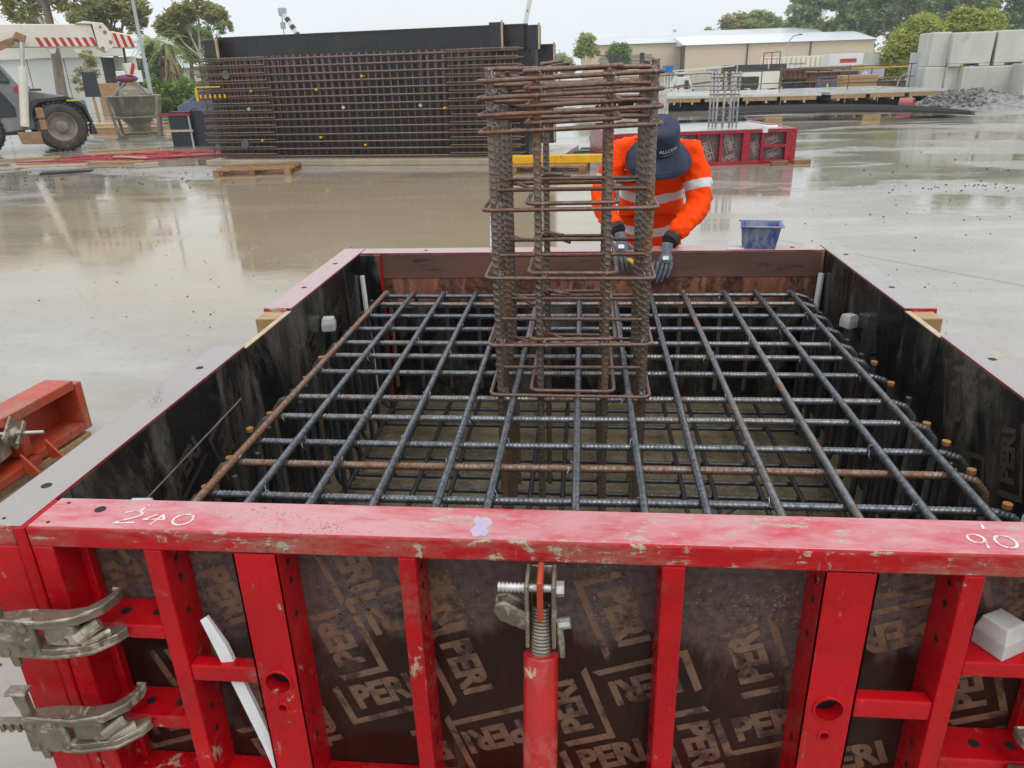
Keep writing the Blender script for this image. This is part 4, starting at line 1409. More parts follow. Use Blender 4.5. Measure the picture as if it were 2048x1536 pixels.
co = np.zeros(len(sme.vertices) * 3)
sme.vertices.foreach_get('co', co)
co = co.reshape(-1, 3)
J = {k: np.array(v[0]) for k, v in sh.items()}
arms = {'L': ('sL', 'uL', 'eL', 'fL', 'wL'), 'R': ('sR', 'uR', 'eR', 'fR', 'wR')}
torso = ('hem', 'pel', 'wst', 'ch', 'up')


def chain(names):
    best = np.full(len(co), 1e9)
    par = np.zeros(len(co))
    s0 = 0.0
    for a, b in zip(names[:-1], names[1:]):
        dd_, t = seg_d(co, J[a], J[b])
        L = np.linalg.norm(J[b] - J[a])
        m = dd_ < best
        best[m] = dd_[m]
        par[m] = s0 + t[m] * L
        s0 += L
    return best, par


dT, sT = chain(torso)
band = np.full(len(co), 1.0)
dL, sL = chain(arms['L'])
dR, sR = chain(arms['R'])
isL = (dL / 0.075 < dT / 0.17)
isR = (dR / 0.075 < dT / 0.17)
tors = ~(isL | isR)
# tape plane distances
vz = co[:, 2] + (co[:, 1] + 0.1) * 0.15
sag = -0.055 * np.clip(1 - (co[:, 0] / 0.2) ** 2, 0, 1) + 0.02
bandT = np.minimum(np.abs(vz - sag - 1.125), np.abs(vz - sag - 0.94)) - 0.024
band[tors] = bandT[tors]
band[isL] = np.abs(sL[isL] - 0.165) - 0.024
band[isR] = np.abs(sR[isR] - 0.175) - 0.024
# soft folds in the cloth
for i, p in enumerate(co):
    q = Vector(p)
    from_n = sme.vertices[i].normal
    k = 0.0
    for sc_, am in ((9.0, 0.5), (21.0, 0.35), (44.0, 0.15)):
        nv = mnoise.noise(Vector((q.x * sc_ * 1.0 + 3.1, q.y * sc_ * 0.8, q.z * sc_ * (1.5 if not tors[i] else 0.9) + q.x * sc_ * 0.8)))
        k += am * (1 - 2.6 * abs(nv))
    amp = 0.017 if tors[i] else 0.018
    sme.vertices[i].co = q + from_n * (k * amp - 0.006)
at_ = sme.attributes.new('tape', 'FLOAT', 'POINT')
at_.data.foreach_set('value', band.astype(np.float32))
m, nt, b = new_mat('hi_vis_shirt')
t = NT(nt)
an = t.n('ShaderNodeAttribute', attribute_name='tape')
f = t.ramp(an.outputs['Fac'], 0.0012, -0.0012)
nz = t.noise(7, 3)
cc = t.mix(t.ramp(nz, 0.3, 0.7), (1.0, 0.085, 0.002), (0.95, 0.055, 0.001))
cc = t.mix(f, cc, (0.66, 0.67, 0.68))
t.l(cc, b.inputs['Base Color'])
t.l(t.ramp(f, 0, 1, 0.72, 0.38), b.inputs['Roughness'])
b.inputs['Specular IOR Level'].default_value = 0.15
fb = t.noise(30, 6, 0.65, None, 1.2)
t.bump(t.math('ADD', fb, t.math('MULTIPLY', t.noise(400, 2), 0.15)), 0.5, 0.008, b)
sme.materials.append(m)
so = link('shirt', sme, wk)
# dark cuffs, collar, button band piping, pocket seam
for a, c, r in ((wrL, (0.156, 2.603, 0.994), 0.046), (wrR, (0.446, 2.566, 0.948), 0.048)):
    A, C_ = Vector(W(*a)), Vector(W(*c))
    MB().cyl(A + (A - C_).normalized() * 0.004, C_, r * 0.9, 16, r, True).build('cuff', 'glove_cuff', wk, True, 60)
MB().bar(W(0.20, 2.797, 1.268), W(0.262, 2.775, 1.268), 0.004, 0.004).build('pocket_seam', 'thread_white', wk)

# trousers and boots
tr_ = {'p': (W(0.365, 3.10, 0.97), (0.165, 0.115)), 'c': (W(0.365, 3.11, 0.88), (0.155, 0.12)), 'hL': (W(0.275, 3.10, 0.82), 0.10), 'kL': (W(0.25, 2.98, 0.50), 0.075), 'aL': (W(0.25, 3.12, 0.11), 0.058),
       'hR': (W(0.455, 3.10, 0.82), 0.10), 'kR': (W(0.48, 2.98, 0.50), 0.075), 'aR': (W(0.48, 3.12, 0.11), 0.058)}
tme = skin_eval('trousers', tr_, [('p', 'c'), ('c', 'hL'), ('hL', 'kL'), ('kL', 'aL'), ('c', 'hR'), ('hR', 'kR'), ('kR', 'aR')], 'c', 2)
tme.materials.append(MATS['navy_cloth'])
link('trousers', tme, wk)
for x in (0.25, 0.48):
    bt = MB()
    bt.loft([[W(x - 0.045, 3.18, 0.0), W(x + 0.045, 3.18, 0.0), W(x + 0.05, 2.92, 0.0), W(x - 0.05, 2.92, 0.0)], [W(x - 0.048, 3.185, 0.05), W(x + 0.048, 3.185, 0.05), W(x + 0.05, 2.91, 0.045), W(x - 0.05, 2.91, 0.045)],
             [W(x - 0.045, 3.18, 0.1), W(x + 0.045, 3.18, 0.1), W(x + 0.04, 3.0, 0.1), W(x - 0.04, 3.0, 0.1)], [W(x - 0.045, 3.175, 0.17), W(x + 0.045, 3.175, 0.17), W(x + 0.042, 3.06, 0.17), W(x - 0.042, 3.06, 0.17)]])
    bt.build('boot', 'boot', wk, True, 40, bevel=0.012, seg=2)

# bucket hat: crown and drooping brim, tipped forward with the head
N_ = 48


def hat_ring(rx, ry, z, wav=0.0, ph=0.0, drop=0.0):
    out = []
    for i in range(N_):
        t_ = 2 * math.pi * i / N_
        c, s_ = math.cos(t_), math.sin(t_)
        zz = z + wav * math.cos(2 * t_ + ph) + wav * 0.5 * math.sin(3 * t_ + ph) + drop * abs(c) ** 2
        out.append((rx * c, ry * s_, zz))
    return out


crown = [hat_ring(0.102, 0.114, -0.012), hat_ring(0.1, 0.112, 0.02), hat_ring(0.098, 0.109, 0.055), hat_ring(0.095, 0.105, 0.085), hat_ring(0.09, 0.1, 0.104, 0.002), hat_ring(0.078, 0.086, 0.115, 0.003), hat_ring(0.05, 0.056, 0.119, 0.004), hat_ring(0.012, 0.014, 0.117)]
cr_o = MB().loft(crown).build('crown', 'navy_cloth', None, True, 70)
cr_o.parent = wk
brim = [hat_ring(0.1025, 0.1145, -0.012), hat_ring(0.113, 0.126, -0.028, 0.001), hat_ring(0.134, 0.146, -0.046, 0.003, 0.5, -0.008), hat_ring(0.154, 0.166, -0.064, 0.007, 0.5, -0.022), hat_ring(0.170, 0.182, -0.080, 0.011, 0.5, -0.04)]
under = [hat_ring(0.169, 0.181, -0.083, 0.011, 0.5, -0.04), hat_ring(0.133, 0.145, -0.049, 0.003, 0.5, -0.008), hat_ring(0.1015, 0.1135, -0.015)]
br_o = MB().loft(brim + under, False).build('brim', 'navy_cloth', None, True, 70)
br_o.parent = wk
stitch = MB()
for q in (0.45, 0.7, 0.93):
    rr_ = []
    for i in range(N_):
        a, c = Vector(brim[1][i]), Vector(brim[4][i])
        mid = a.lerp(c, q)
        rr_.append(mid + Vector((0, 0, 0.0045)))
    stitch.tube(rr_, 0.0008, 4, closed=True)
st_o = stitch.build('brim_stitching', 'navy_cloth', None)
st_o.parent = wk
# embroidered name on the front of the crown
v1, f1_ = text_shape('ALLCON', 0.026, 0.0004, 2, 0.0)
v2, f2_ = text_shape('CONSTRUCTIONS', 0.0085, 0.0, 1)
em = MB()
for vv, ff, zz in ((v1, f1_, 0.03), (v2, f2_, 0.008)):
    pts = []
    for (a, c, _) in vv:
        a += 0.03
        tt = -math.pi / 2 + a / 0.104
        z_ = zz + c
        k = 1.014 - max(0, z_) * 0.5 * 0.9
        pts.append((0.102 * k * math.cos(tt), 0.114 * k * math.sin(tt) - 0.001, z_))
    em.add(pts, ff)
em_o = em.build('embroidered_name', 'thread_white', None)
em_o.parent = wk
hm = HM
for o in (cr_o, br_o, st_o, em_o):
    o.matrix_basis = hm


# gloved hands: palm and five curled fingers
def hand(name, wrist, palm_dir, finger_dir, side, curl):
    """side: unit vector across the palm from little finger to index; thumb leaves on the index side"""
    w = Vector(W(*wrist))
    pd = Vector(palm_dir).normalized()
    fd = Vector(finger_dir).normalized()
    sd = Vector(side).normalized()
    sd = (sd - pd * sd.dot(pd)).normalized()
    nrm = pd.cross(sd)
    mb = MB()
    j = {'w0': (tuple(w - pd * 0.03), (0.033, 0.028)), 'w': (tuple(w), (0.031, 0.026)), 'p1': (tuple(w + pd * 0.045), (0.043, 0.022)), 'p2': (tuple(w + pd * 0.085), (0.043, 0.019))}
    e = [('w0', 'w'), ('w', 'p1'), ('p1', 'p2')]
    pal = skin_eval(name + '_palm', j, e, 'w', 2)
    parts = [pal]
    lens = (0.058, 0.072, 0.078, 0.072)
    for i in range(4):
        off = sd * (-0.033 + i * 0.022)
        b0 = w + pd * 0.075 + off
        d1 = (pd * (1 - curl * 0.5) + fd * curl).normalized()
        d2 = (pd * (0.5 - curl) + fd * (0.5 + curl)).normalized()
        k1 = b0 + d1 * lens[i] * 0.62
        k2 = k1 + d2 * lens[i] * 0.48
        k3 = k2 + (fd * 0.8 + d2 * 0.4).normalized() * lens[i] * 0.36
        jj = {'a': (tuple(b0 - pd * 0.012), 0.0105), 'b': (tuple(b0 + d1 * 0.012), 0.0105), 'c': (tuple(k1), 0.0098), 'd': (tuple(k2), 0.009), 'e': (tuple(k3), 0.0075)}
        parts.append(skin_eval('finger', jj, [('a', 'b'), ('b', 'c'), ('c', 'd'), ('d', 'e')], 'a', 1))
    t0 = w + pd * 0.03 + sd * 0.03
    t1 = t0 + (sd * 0.7 + pd * 0.6 + fd * 0.25).normalized() * 0.036
    t2 = t1 + (pd * 0.8 + fd * 0.5).normalized() * 0.032
    t3 = t2 + (pd * 0.5 + fd * 0.8 - sd * 0.3).normalized() * 0.024
    jj = {'a': (tuple(t0), 0.014), 'c': (tuple(t1), 0.0118), 'd': (tuple(t2), 0.0105), 'e': (tuple(t3), 0.0085)}
    parts.append(skin_eval('thumb', jj, [('a', 'c'), ('c', 'd'), ('d', 'e')], 'a', 1))
    bm = bmesh.new()
    for p in parts:
        bm.from_mesh(p)
    out = bpy.data.meshes.new(name)
    bm.to_mesh(out)
    bm.free()
    out.polygons.foreach_set('use_smooth', [True] * len(out.polygons))
    out.materials.append(MATS['glove_grey'])
    return link('glove', out, wk)


hand('glove', (0.178, 2.53, 0.955), (0.10, -0.50, -0.80), (0.25, 0.15, -1.0), (1, 0.1, 0.05), 0.35)
hand('glove', (0.413, 2.50, 0.905), (-0.12, -0.45, -0.85), (-0.35, 0.2, -1.0), (-1, 0.15, 0.0), 0.4)
MB().box(W(0.18, 2.477, 0.925), (0.03, 0.002, 0.02), Matrix.Rotation(R(-32), 3, 'X')).build('glove_print', 'thread_white', wk)
MB().box(W(0.405, 2.450, 0.87), (0.03, 0.002, 0.02), Matrix.Rotation(R(-28), 3, 'X')).build('glove_print', 'thread_white', wk)
tl = thing('nipping_pliers', 'yellow handled pliers held in the worker gloves', 'pliers', (0.27, 2.44, 0.82))
MB().tube([(-0.062, -0.005, 0.05), (-0.02, -0.012, 0.02), (0.012, -0.015, -0.012)], 0.0085, 8).build('handle', 'tool_yellow', tl, True)
MB().tube([(-0.045, 0.012, 0.045), (-0.012, 0.0, 0.018), (0.014, -0.01, -0.012)], 0.0085, 8).build('handle', 'tool_yellow', tl, True)
MB().loft([[(0.004, -0.022, -0.004), (0.02, -0.022, -0.004), (0.02, -0.002, -0.004), (0.004, -0.002, -0.004)], [(0.008, -0.028, -0.03), (0.036, -0.028, -0.03), (0.036, 0.0, -0.03), (0.008, 0.0, -0.03)], [(0.022, -0.02, -0.056), (0.032, -0.02, -0.056), (0.032, -0.008, -0.056), (0.022, -0.008, -0.056)]]).build('jaw', 'galvanised', tl, bevel=0.003)

# ================================================================== stacked wall form with reinforcement mats, behind
SX, SY, SR = -8.427, 15.481, math.atan2(-0.13518, 0.99082)
pl_ = tag(MB().bb(-0.15, 7.9, 0.0, 3.0, 0, 0.12).build('concrete_plinth', 'concrete_plinth', None, bevel=0.01, loc=(SX, SY, 0), rotz=SR), 'low concrete plinth under the tall black wall form', 'plinth')
wf = thing('wall_form', 'tall black plywood wall form standing on the plinth', 'wall form', (SX, SY, 0.12), SR)
MB().bb(0.25, 7.2, 0.62, 0.72, 2.0, 2.52).build('front_sheet', 'ply_far_wall', wf)
MB().bb(-0.12, 7.2, 0.60, 0.72, 0.02, 1.999).build('front_sheet', 'ply_far_wall', wf)
MB().bb(-0.12, -0.02, 0.721, 2.0, 0.02, 1.999).build('end_sheet', 'ply_far_wall', wf)
MB().bb(0.3, 7.15, 2.0, 2.1, 0.02, 2.5).build('back_sheet', 'ply_far_wall', wf)
MB().bb(7.1, 7.199, 0.721, 1.999, 0.02, 2.49).build('end_sheet', 'ply_far_wall', wf)
MB().bb(0.251, 0.35, 0.721, 1.999, 0.02, 2.49).build('end_sheet', 'ply_far_wall', wf)
MB().bb(0.2, 7.22, 0.6, 0.618, 2.505, 2.53).build('top_edge', 'dark_metal', wf)
for (x0, x1, z1, yy) in ((0.10, 0.38, 2.47, 0.30), (6.50, 6.74, 2.56, 0.30), (7.12, 7.42, 2.50, 0.62), (7.3, 7.62, 2.16, 1.2)):
    pst = MB().bb(x0, x1, yy, yy + 0.3, 2.05 if z1 > 2.2 else 0.2, z1).build('upright_box', 'ply_far_wall', wf)
    MB().bb(x1 + 0.001, x1 + 0.028, yy - 0.005, yy + 0.06, 2.06 if z1 > 2.2 else 0.25, z1 + 0.03).build('timber_batten', 'timber_pale', pst)

rm = thing('wall_rebar_mat', 'rusty reinforcement mat tied in front of the black wall form', 'rebar mat', (SX, SY, 0.12), SR)
hb_ = MB().cyl((-0.2, 0, 0), (7.08, 0, 0), 0.018, 6).mesh('horizontal_bar', 'bar_far', True)
vb_ = MB().cyl((0, 0, 0), (0, 0, 2.1), 0.015, 6).mesh('vertical_bar', 'bar_far_dark', True)
lb1 = MB().cyl((-0.22, 0, 0), (1.53, 0, 0), 0.013, 6).mesh('lap_bar', 'bar_far', True)
lb2 = MB().cyl((5.58, 0, 0), (7.12, 0, 0), 0.013, 6).mesh('lap_bar', 'bar_far', True)
eb = MB().tube(arc_path([(7.13, 1.1, 0), (7.13, 0, 0), (6.6, 0, 0)], 0.06, 4), 0.013, 6).mesh('end_bar', 'bar_far', True)
for i in range(14):
    z = 0.06 + i * 0.153
    for me, nm, y, dz in ((hb_, 'horizontal_bar', 0.30, 0), (lb1, 'lap_bar', 0.27, 0.05), (lb2, 'lap_bar', 0.27, 0.05), (eb, 'end_bar', 0.335, 0.03)):
        o = link(nm, me, rm)
        o.location = (random.uniform(-0.04, 0.04) if nm == 'lap_bar' else 0, y, z + dz + random.uniform(-0.006, 0.006))
for i in range(44):
    o = link('vertical_bar', vb_, rm)
    o.location = (-0.1 + i * 0.164 + random.uniform(-0.012, 0.012), 0.325, 0.02)
    o.rotation_euler = (0, random.uniform(-0.004, 0.004), 0)
for i in range(40):
    o = link('rear_vertical_bar', vb_, rm)
    o.location = (0.02 + i * 0.17 + random.uniform(-0.02, 0.02), 0.50, 0.02)
for (x, z) in ((1.1, 1.43), (2.65, 1.42), (3.72, 1.66), (1.2, 0.4), (2.62, 0.45), (3.65, 0.28), (5.5, 1.0), (6.6, 0.5)):
    mb = MB().lathe([(0.012, 0.0), (0.02, 0.16), (0.026, 0.165), (0.026, 0.18)], (x, 0.42, z), 10, 1)
    mb.v = [(p[0], 0.84 - p[1], p[2]) for p in mb.v]
    mb.build('yellow_cone', 'yellow_paint', rm, True)
for (x, z) in ((0.98, 1.06), (3.23, 1.05), (4.97, 1.06)):
    MB().box((x, 0.255, z), (0.06, 0.015, 0.06), Matrix.Rotation(R(45), 3, 'Y')).build('diamond_washer', 'zinc_bright', rm)
for (x, z, r) in ((0.55, 1.77, 0.09), (0.75, 0.32, 0.095)):
    MB().lathe([(r, 0.235), (r, 0.262)], (x, 0, z), 18, 1).build('round_spacer_wheel', 'stone', rm, True, 40)
yb = MB()
for i in range(6):
    yb.cyl((-0.15 + i * 0.12, 0.24, 1.30), (-0.15 + i * 0.12, 0.24, 1.38), 0.022, 8)
yb.cyl((-0.24, 0.24, 1.25), (-0.24, 0.24, 1.52), 0.03, 8)
yb.cyl((-0.24, 0.24, 1.53), (0.36, 0.24, 1.53), 0.015, 8)
stuff(yb.build('yellow_caps', 'yellow_paint', rm))


# ------------------------------------------------------------------ pallets and yellow beam
def pallet(label, loc, rz, L=1.2, D=0.8):
    t = thing('timber_pallet', label, 'pallet', loc, rz, 'timber pallets')
    bd = MB().bb(0, L, 0, 0.1, 0, 0.02).mesh('deck_board', 'pallet_wood')
    n = 6
    for i in range(n):
        o = link('deck_board', bd, t)
        o.location = (0, i * (D - 0.1) / (n - 1), 0.122)
    bk = MB().bb(0, 0.12, 0, 0.1, 0, 0.08).mesh('block', 'pallet_wood')
    sk = MB().bb(0, L, 0, 0.1, 0, 0.018).mesh('skid_board', 'pallet_wood')
    st = MB().bb(0, 0.12, 0, D, 0, 0.02).mesh('stringer', 'pallet_wood')
    for j in range(3):
        y = j * (D - 0.1) / 2
        o = link('skid_board', sk, t)
        o.location = (0, y, 0.0)
        for i in range(3):
            o = link('block', bk, t)
            o.location = (i * (L - 0.12) / 2, y, 0.0185)
    for i in range(3):
        o = link('stringer', st, t)
        o.location = (i * (L - 0.12) / 2, 0, 0.1)
    return t


pallet('timber pallet on the slab at the left foot of the wall form', (-7.33, 13.25, 0), R(8), 1.5, 1.1)
pallet('timber pallet under the yellow beam behind the column cage', (-1.42, 13.0, 0), R(-6), 1.4, 0.9)
yl = tag(MB().bb(0, 2.1, 0, 0.16, 0, 0.15).build('yellow_beam', 'yellow_paint', None, bevel=0.01, loc=(-1.55, 13.35, 0.145), rotz=R(-2)), 'bright yellow steel beam resting on a pallet', 'beam')

# ------------------------------------------------------------------ second, already poured footing form on the right
f2 = thing('poured_footing_form', 'smaller red footing form already filled with concrete, behind the worker', 'formwork', (0.55, 13.52, 0), math.atan2(0.298, 1.677) * 0.8)
FL, FD, FH = 3.35, 2.7, 0.63
pf = MB().bb(0.03, FL - 0.03, 0.1, 0.12, 0.03, FH - 0.02).build('front_plywood', 'ply_far_brown', f2)
for nm, z0, z1 in (('front_top_rail', FH - 0.06, FH), ('front_bottom_rail', 0.0, 0.06)):
    MB().bb(0, FL, 0, 0.099, z0, z1).build(nm, 'red_far', f2, bevel=0.004)
for (a, b) in ((0.0, 0.06), (0.35, 0.39), (0.75, 0.79), (1.12, 1.16), (1.55, 1.59), (1.98, 2.02), (2.42, 2.56), (2.78, 2.83), (FL - 0.1, FL)):
    MB().bb(a, b, 0.002, 0.098, 0.0605, FH - 0.0605).build('front_rib', 'red_far', f2, bevel=0.003)
MB().bb(2.83, FL - 0.1, 0.004, 0.05, 0.3, 0.35).build('cross_bar', 'red_far', f2)
MB().bb(FL + 0.001, FL + 0.1, 0, FD, 0.0, FH).build('right_side', 'red_far', f2, bevel=0.004)
MB().bb(-0.1, -0.001, 0, FD, 0.0, FH).build('left_side', 'red_far', f2, bevel=0.004)
MB().bb(0, FL, FD - 0.1, FD, 0.0, FH + 0.05).build('back_side', 'ply_black', f2)
MB().bb(0.0, FL, 0.121, FD - 0.101, 0.05, FH - 0.012).build('concrete_fill', 'concrete_wet', f2)
mb = MB()
for (x, z, k) in ((0.55, 0.35, 3), (0.95, 0.3, 0), (1.35, 0.4, 3), (1.32, 0.16, 0), (1.75, 0.33, 1), (1.77, 0.12, 2), (2.2, 0.35, 3), (2.22, 0.13, 0), (2.68, 0.3, 1), (3.02, 0.45, 0), (3.05, 0.17, 2), (0.2, 0.3, 1), (2.15, 0.5, 1)):
    peri_logo(mb, x, z, AN + k * math.pi / 2, 0.0985, 1.2)
stuff(mb.build('plywood_print', 'print_far', pf))
MB().bb(0.05, FL - 0.05, 0.02, 0.09, FH + 0.002, FH + 0.01).build('cement_spill', 'concrete_wet', f2)
sb = MB().cyl((2.78, 0.05, FH + 0.03), (3.05, -0.02, FH + 0.03), 0.035, 10)
sb.cyl((2.83, 0.03, FH - 0.06), (2.83, 0.03, FH + 0.06), 0.06, 10)
sb.build('corner_pipe', 'plastic_white', f2, True)
st2 = thing('starter_bar_cage', 'slim grey starter bar cage rising from the poured footing', 'rebar cage', (2.72, 14.95, FH - 0.1), R(12))
vb2 = MB().cyl((0, 0, 0), (0, 0, 1.12), 0.016, 7).mesh('vertical_bar', 'galv_far', True)
for x in (-0.21, -0.07, 0.07, 0.21):
    for y in (-0.2, 0.0, 0.2):
        if abs(x) < 0.1 and y == 0:
            continue
        o = link('vertical_bar', vb2, st2)
        o.location = (x, y, 0)
for z in (0.18, 0.44, 0.7, 0.78, 0.86, 0.94, 1.02, 1.08):
    MB().tube(closed_round([Vector((-0.24, -0.23, z)), Vector((0.24, -0.23, z)), Vector((0.24, 0.23, z)), Vector((-0.24, 0.23, z))], 0.03, 3), 0.009, 6, closed=True).build('tie_bar', 'bar_far', st2, True)
for x, lab in ((3.55, 'timber block under the right corner of the poured footing form'), (4.0, 'rusty timber chock lying at the right corner of the poured footing form')):
    tag(MB().bb(0, 0.34, 0, 0.12, 0, 0.075).build('timber_chock', 'pallet_wood', None, bevel=0.005, loc=(x - 0.1, 13.55 + (x - 3.55) * 0.4, 0), rotz=R(14)), lab, 'timber block', 'timber chocks')
tr3 = thing('timber_trestle', 'low timber trestle with an orange end beside the poured footing', 'trestle', (0.75, 15.6, 0.0), R(-10))
MB().bar((-0.5, 0, 0.62), (0.5, 0.1, 0.92), 0.09, 0.05).build('sloping_board', 'timber_pale', tr3)
MB().bar((0.5, 0.1, 0.92), (0.62, 0.1, 0.62), 0.08, 0.05).build('end_board', 'orange_red', tr3)
MB().bb(-0.5, 0.6, 0.0, 0.1, 0.0, 0.6).build('stand', 'dark_metal', tr3)

# ------------------------------------------------------------------ precast deck units propped on bearers
def deck(label, x0, x1, yl, yr, dpt, zt, rz):
    t = thing('deck_unit', label, 'precast slab', (x0, yl, 0), math.atan2(yr - yl, x1 - x0))
    L = math.hypot(x1 - x0, yr - yl)
    sl = MB().bb(0, L, 0.05, dpt, zt - 0.12, zt).build('slab', 'concrete_wet', t, bevel=0.008)
    MB().bb(0.0, L, -0.01, 0.049, zt - 0.09, zt + 0.01).build('edge_strip', 'concrete_block', t)
    n = int(L / 1.3)
    for i in range(n):
        a = 0.05 + i * (L - 0.05) / n
        MB().bb(a, a + (L - 0.05) / n - 0.18, 0.0, 0.048, zt - 0.25, zt - 0.0905).build('edge_board', 'timber', t)
    for i in range(int(L / 0.75)):
        MB().bb(0.3 + i * 0.75, 0.38 + i * 0.75, -0.06, dpt, zt - 0.34, zt - 0.251).build('joist', 'timber_pale', t)
    MB().bb(0.1, L - 0.1, 0.5, dpt - 0.3, 0.0, zt - 0.345).build('bearer_stack', 'void_black', t)
    for i in range(n):
        MB().cyl((0.6 + i * 1.35, -0.07, zt - 0.42), (0.6 + i * 1.35, -0.07, zt - 0.05), 0.012, 6).build('edge_clamp', 'galv_far', t)
    return t


deck('wet concrete deck unit left of the yard deck, behind the worker hat', 0.2, 3.05, 33.7, 33.4, 6.0, 0.62, 0)
deck('wet concrete deck unit in the middle of the yard deck', 3.35, 9.55, 33.3, 32.6, 6.5, 0.60, 0)
deck('wet concrete deck unit at the right end, beside the rubble heap', 9.9, 14.75, 32.6, 33.2, 6.5, 0.62, 0)
# guard rail behind the deck
gr = thing('guard_rail', 'thin steel guard rail standing on the deck units', 'guard rail', (9.0, 36.5, 0.6))
for x in (-8.0, -3.2, -0.25, 2.75, 5.4):
    MB().cyl((x, 0, 0), (x, 0, 1.02), 0.022, 6).build('post', 'rust_steel', gr, True)
for z0, z1 in ((0.86, 1.0), (0.32, 0.48)):
    MB().tube([(-9.0, 0, z0 - 0.12), (-4, 0, z0 - 0.02), (0, 0, z0 + 0.02), (5.6, 0, z1)], 0.022, 6).build('rail', 'rust_steel', gr, True)
tag(MB().bb(-0.2, 0.2, 0, 0.04, 0, 1.45).build('steel_plate', 'galv_far', None, loc=(14.9, 37.6, 0.6), rotz=R(-4)), 'dark grey steel plate standing upright beside the concrete blocks', 'steel plate')
tag(MB().tube([(0.35 * math.cos(t) * 1.2, 0, 0.55 * math.sin(t)) for t in np.linspace(0, math.pi, 14)], 0.03, 7).build('pipe_hoop', 'galv_far', None, True, loc=(14.95, 38.2, 0.62)), 'pale bent pipe hoop on the deck beside the steel plate', 'pipe')
tag(MB().lathe([(0.2, -0.25), (0.2, 0.25), (0.15, 0.25), (0.15, -0.25)], (0, 0, 0), 18, 0, False).build('clay_pipe', 'pipe_red', None, True, 40, loc=(12.35, 31.0, 0.2), rotz=R(-35)), 'short red pipe lying under the deck edge near the rubble', 'pipe')

# ------------------------------------------------------------------ stack of reinforcement mesh sheets
ms = thing('mesh_stack', 'flat stack of dark reinforcement mesh sheets on timber chocks', 'mesh sheets', (4.6, 25.4, 0.0))
xs_ = np.linspace(0, 7.7, 24)
zs_ = 0.34 - 0.0075 * (xs_ - 2.8) ** 2 * (xs_ > 2.8) - 0.004 * (xs_ - 2.8) ** 2 * (xs_ <= 2.8)
for k in range(3):
    mb = MB()
    for i in range(len(xs_) - 1):
        a, b = xs_[i], xs_[i + 1]
        za, zb_ = zs_[i] - k * 0.035, zs_[i + 1] - k * 0.035
        fa, fb = 1 + 0.0 * a, 1
        mb.add([(a, -0.02 * a, za), (b, -0.02 * b, zb_), (b, 3.6 - 0.12 * b, zb_ + 0.02), (a, 3.6 - 0.12 * a, za + 0.02), (a, -0.02 * a, za - 0.025), (b, -0.02 * b, zb_ - 0.025), (b, 3.6 - 0.12 * b, zb_ - 0.005), (a, 3.6 - 0.12 * a, za - 0.005)],
               [(0, 1, 2, 3), (4, 7, 6, 5), (0, 4, 5, 1), (2, 6, 7, 3), (1, 5, 6, 2), (0, 3, 7, 4)])
    mb.build('mesh_sheet', 'dark_mesh', ms)
wires = MB()
for i in range(46):
    x = 0.08 + i * 0.165
    z = float(np.interp(x, xs_, zs_))
    wires.bar((x, -0.05 - 0.02 * x, z + 0.012), (x, 3.58 - 0.12 * x, z + 0.033), 0.016)
for j in range(20):
    y = 0.02 + j * 0.17
    for i in range(len(xs_) - 1):
        wires.bar((xs_[i], y - 0.03 * xs_[i], zs_[i] + 0.022), (xs_[i + 1], y - 0.03 * xs_[i + 1], zs_[i + 1] + 0.022), 0.016)
stuff(wires.build('mesh_wires', 'dark_metal', ms))
for x, y, lab in ((5.75, 25.05, 'timber chock under the left part of the mesh sheets'), (8.85, 25.2, 'timber chock under the middle of the mesh sheets')):
    tag(MB().bb(0, 0.55, 0, 0.3, 0, 0.16).build('timber_chock', 'timber', None, bevel=0.005, loc=(x, y, 0)), lab, 'timber block', 'timber chocks')

# ------------------------------------------------------------------ big concrete blocks
def block(label, x, y, z, w, d_, h, rz=0.0, taper=0.05, notch=False):
    t = thing('concrete_block', label, 'concrete block', (x, y, z), rz, 'stacked concrete blocks')
    b = MB()
    k = taper
    z0 = 0.1 if notch else 0.0
    b.loft([[(k, 0, z0), (w - k, 0, z0), (w - k, d_, z0), (k, d_, z0)], [(0, 0, h), (w, 0, h), (w, d_, h), (0, d_, h)]])
    b.build('block_body', 'concrete_block', t, bevel=0.03, seg=2)
    if notch:
        for a, c in ((k, 0.28 * w), (0.72 * w, w - k)):
            MB().bb(a + 0.01, c, 0.0, d_, 0.0, 0.0995).build('block_foot', 'concrete_block', t)
    MB().bb(0.03, w - 0.03, 0.03, d_ - 0.03, h, h + 0.02).build('block_top', 'concrete_block', t)
    return t


block('pale concrete block, lower row, left end nearest the deck', 15.18, 36.95, 0.0, 0.86, 1.8, 1.40, R(-4), 0.02)
block('pale concrete block, lower row, second from the left', 16.02, 36.75, 0.0, 0.66, 1.9, 1.39, R(-4), 0.02)
block('pale concrete block, lower row, wide one behind the rubble heap', 16.47, 36.1, 0.0, 2.25, 2.0, 1.38, R(-8), 0.02)
block('pale concrete block, lower row, cut by the right frame edge', 18.07, 34.1, 0.0, 2.4, 2.0, 1.45, R(-10), 0.02)
block('pale concrete block, upper row, narrow one at the left end', 15.27, 36.98, 1.43, 0.80, 1.8, 1.40, R(-4), 0.03)
block('pale concrete block, upper row, wide one with a notched foot', 15.98, 36.55, 1.42, 1.72, 2.0, 1.36, R(-5), 0.04, True)
block('pale concrete block, upper row, right end below the lime trees', 17.75, 36.35, 1.42, 1.62, 2.0, 1.38, R(-6), 0.04, True)

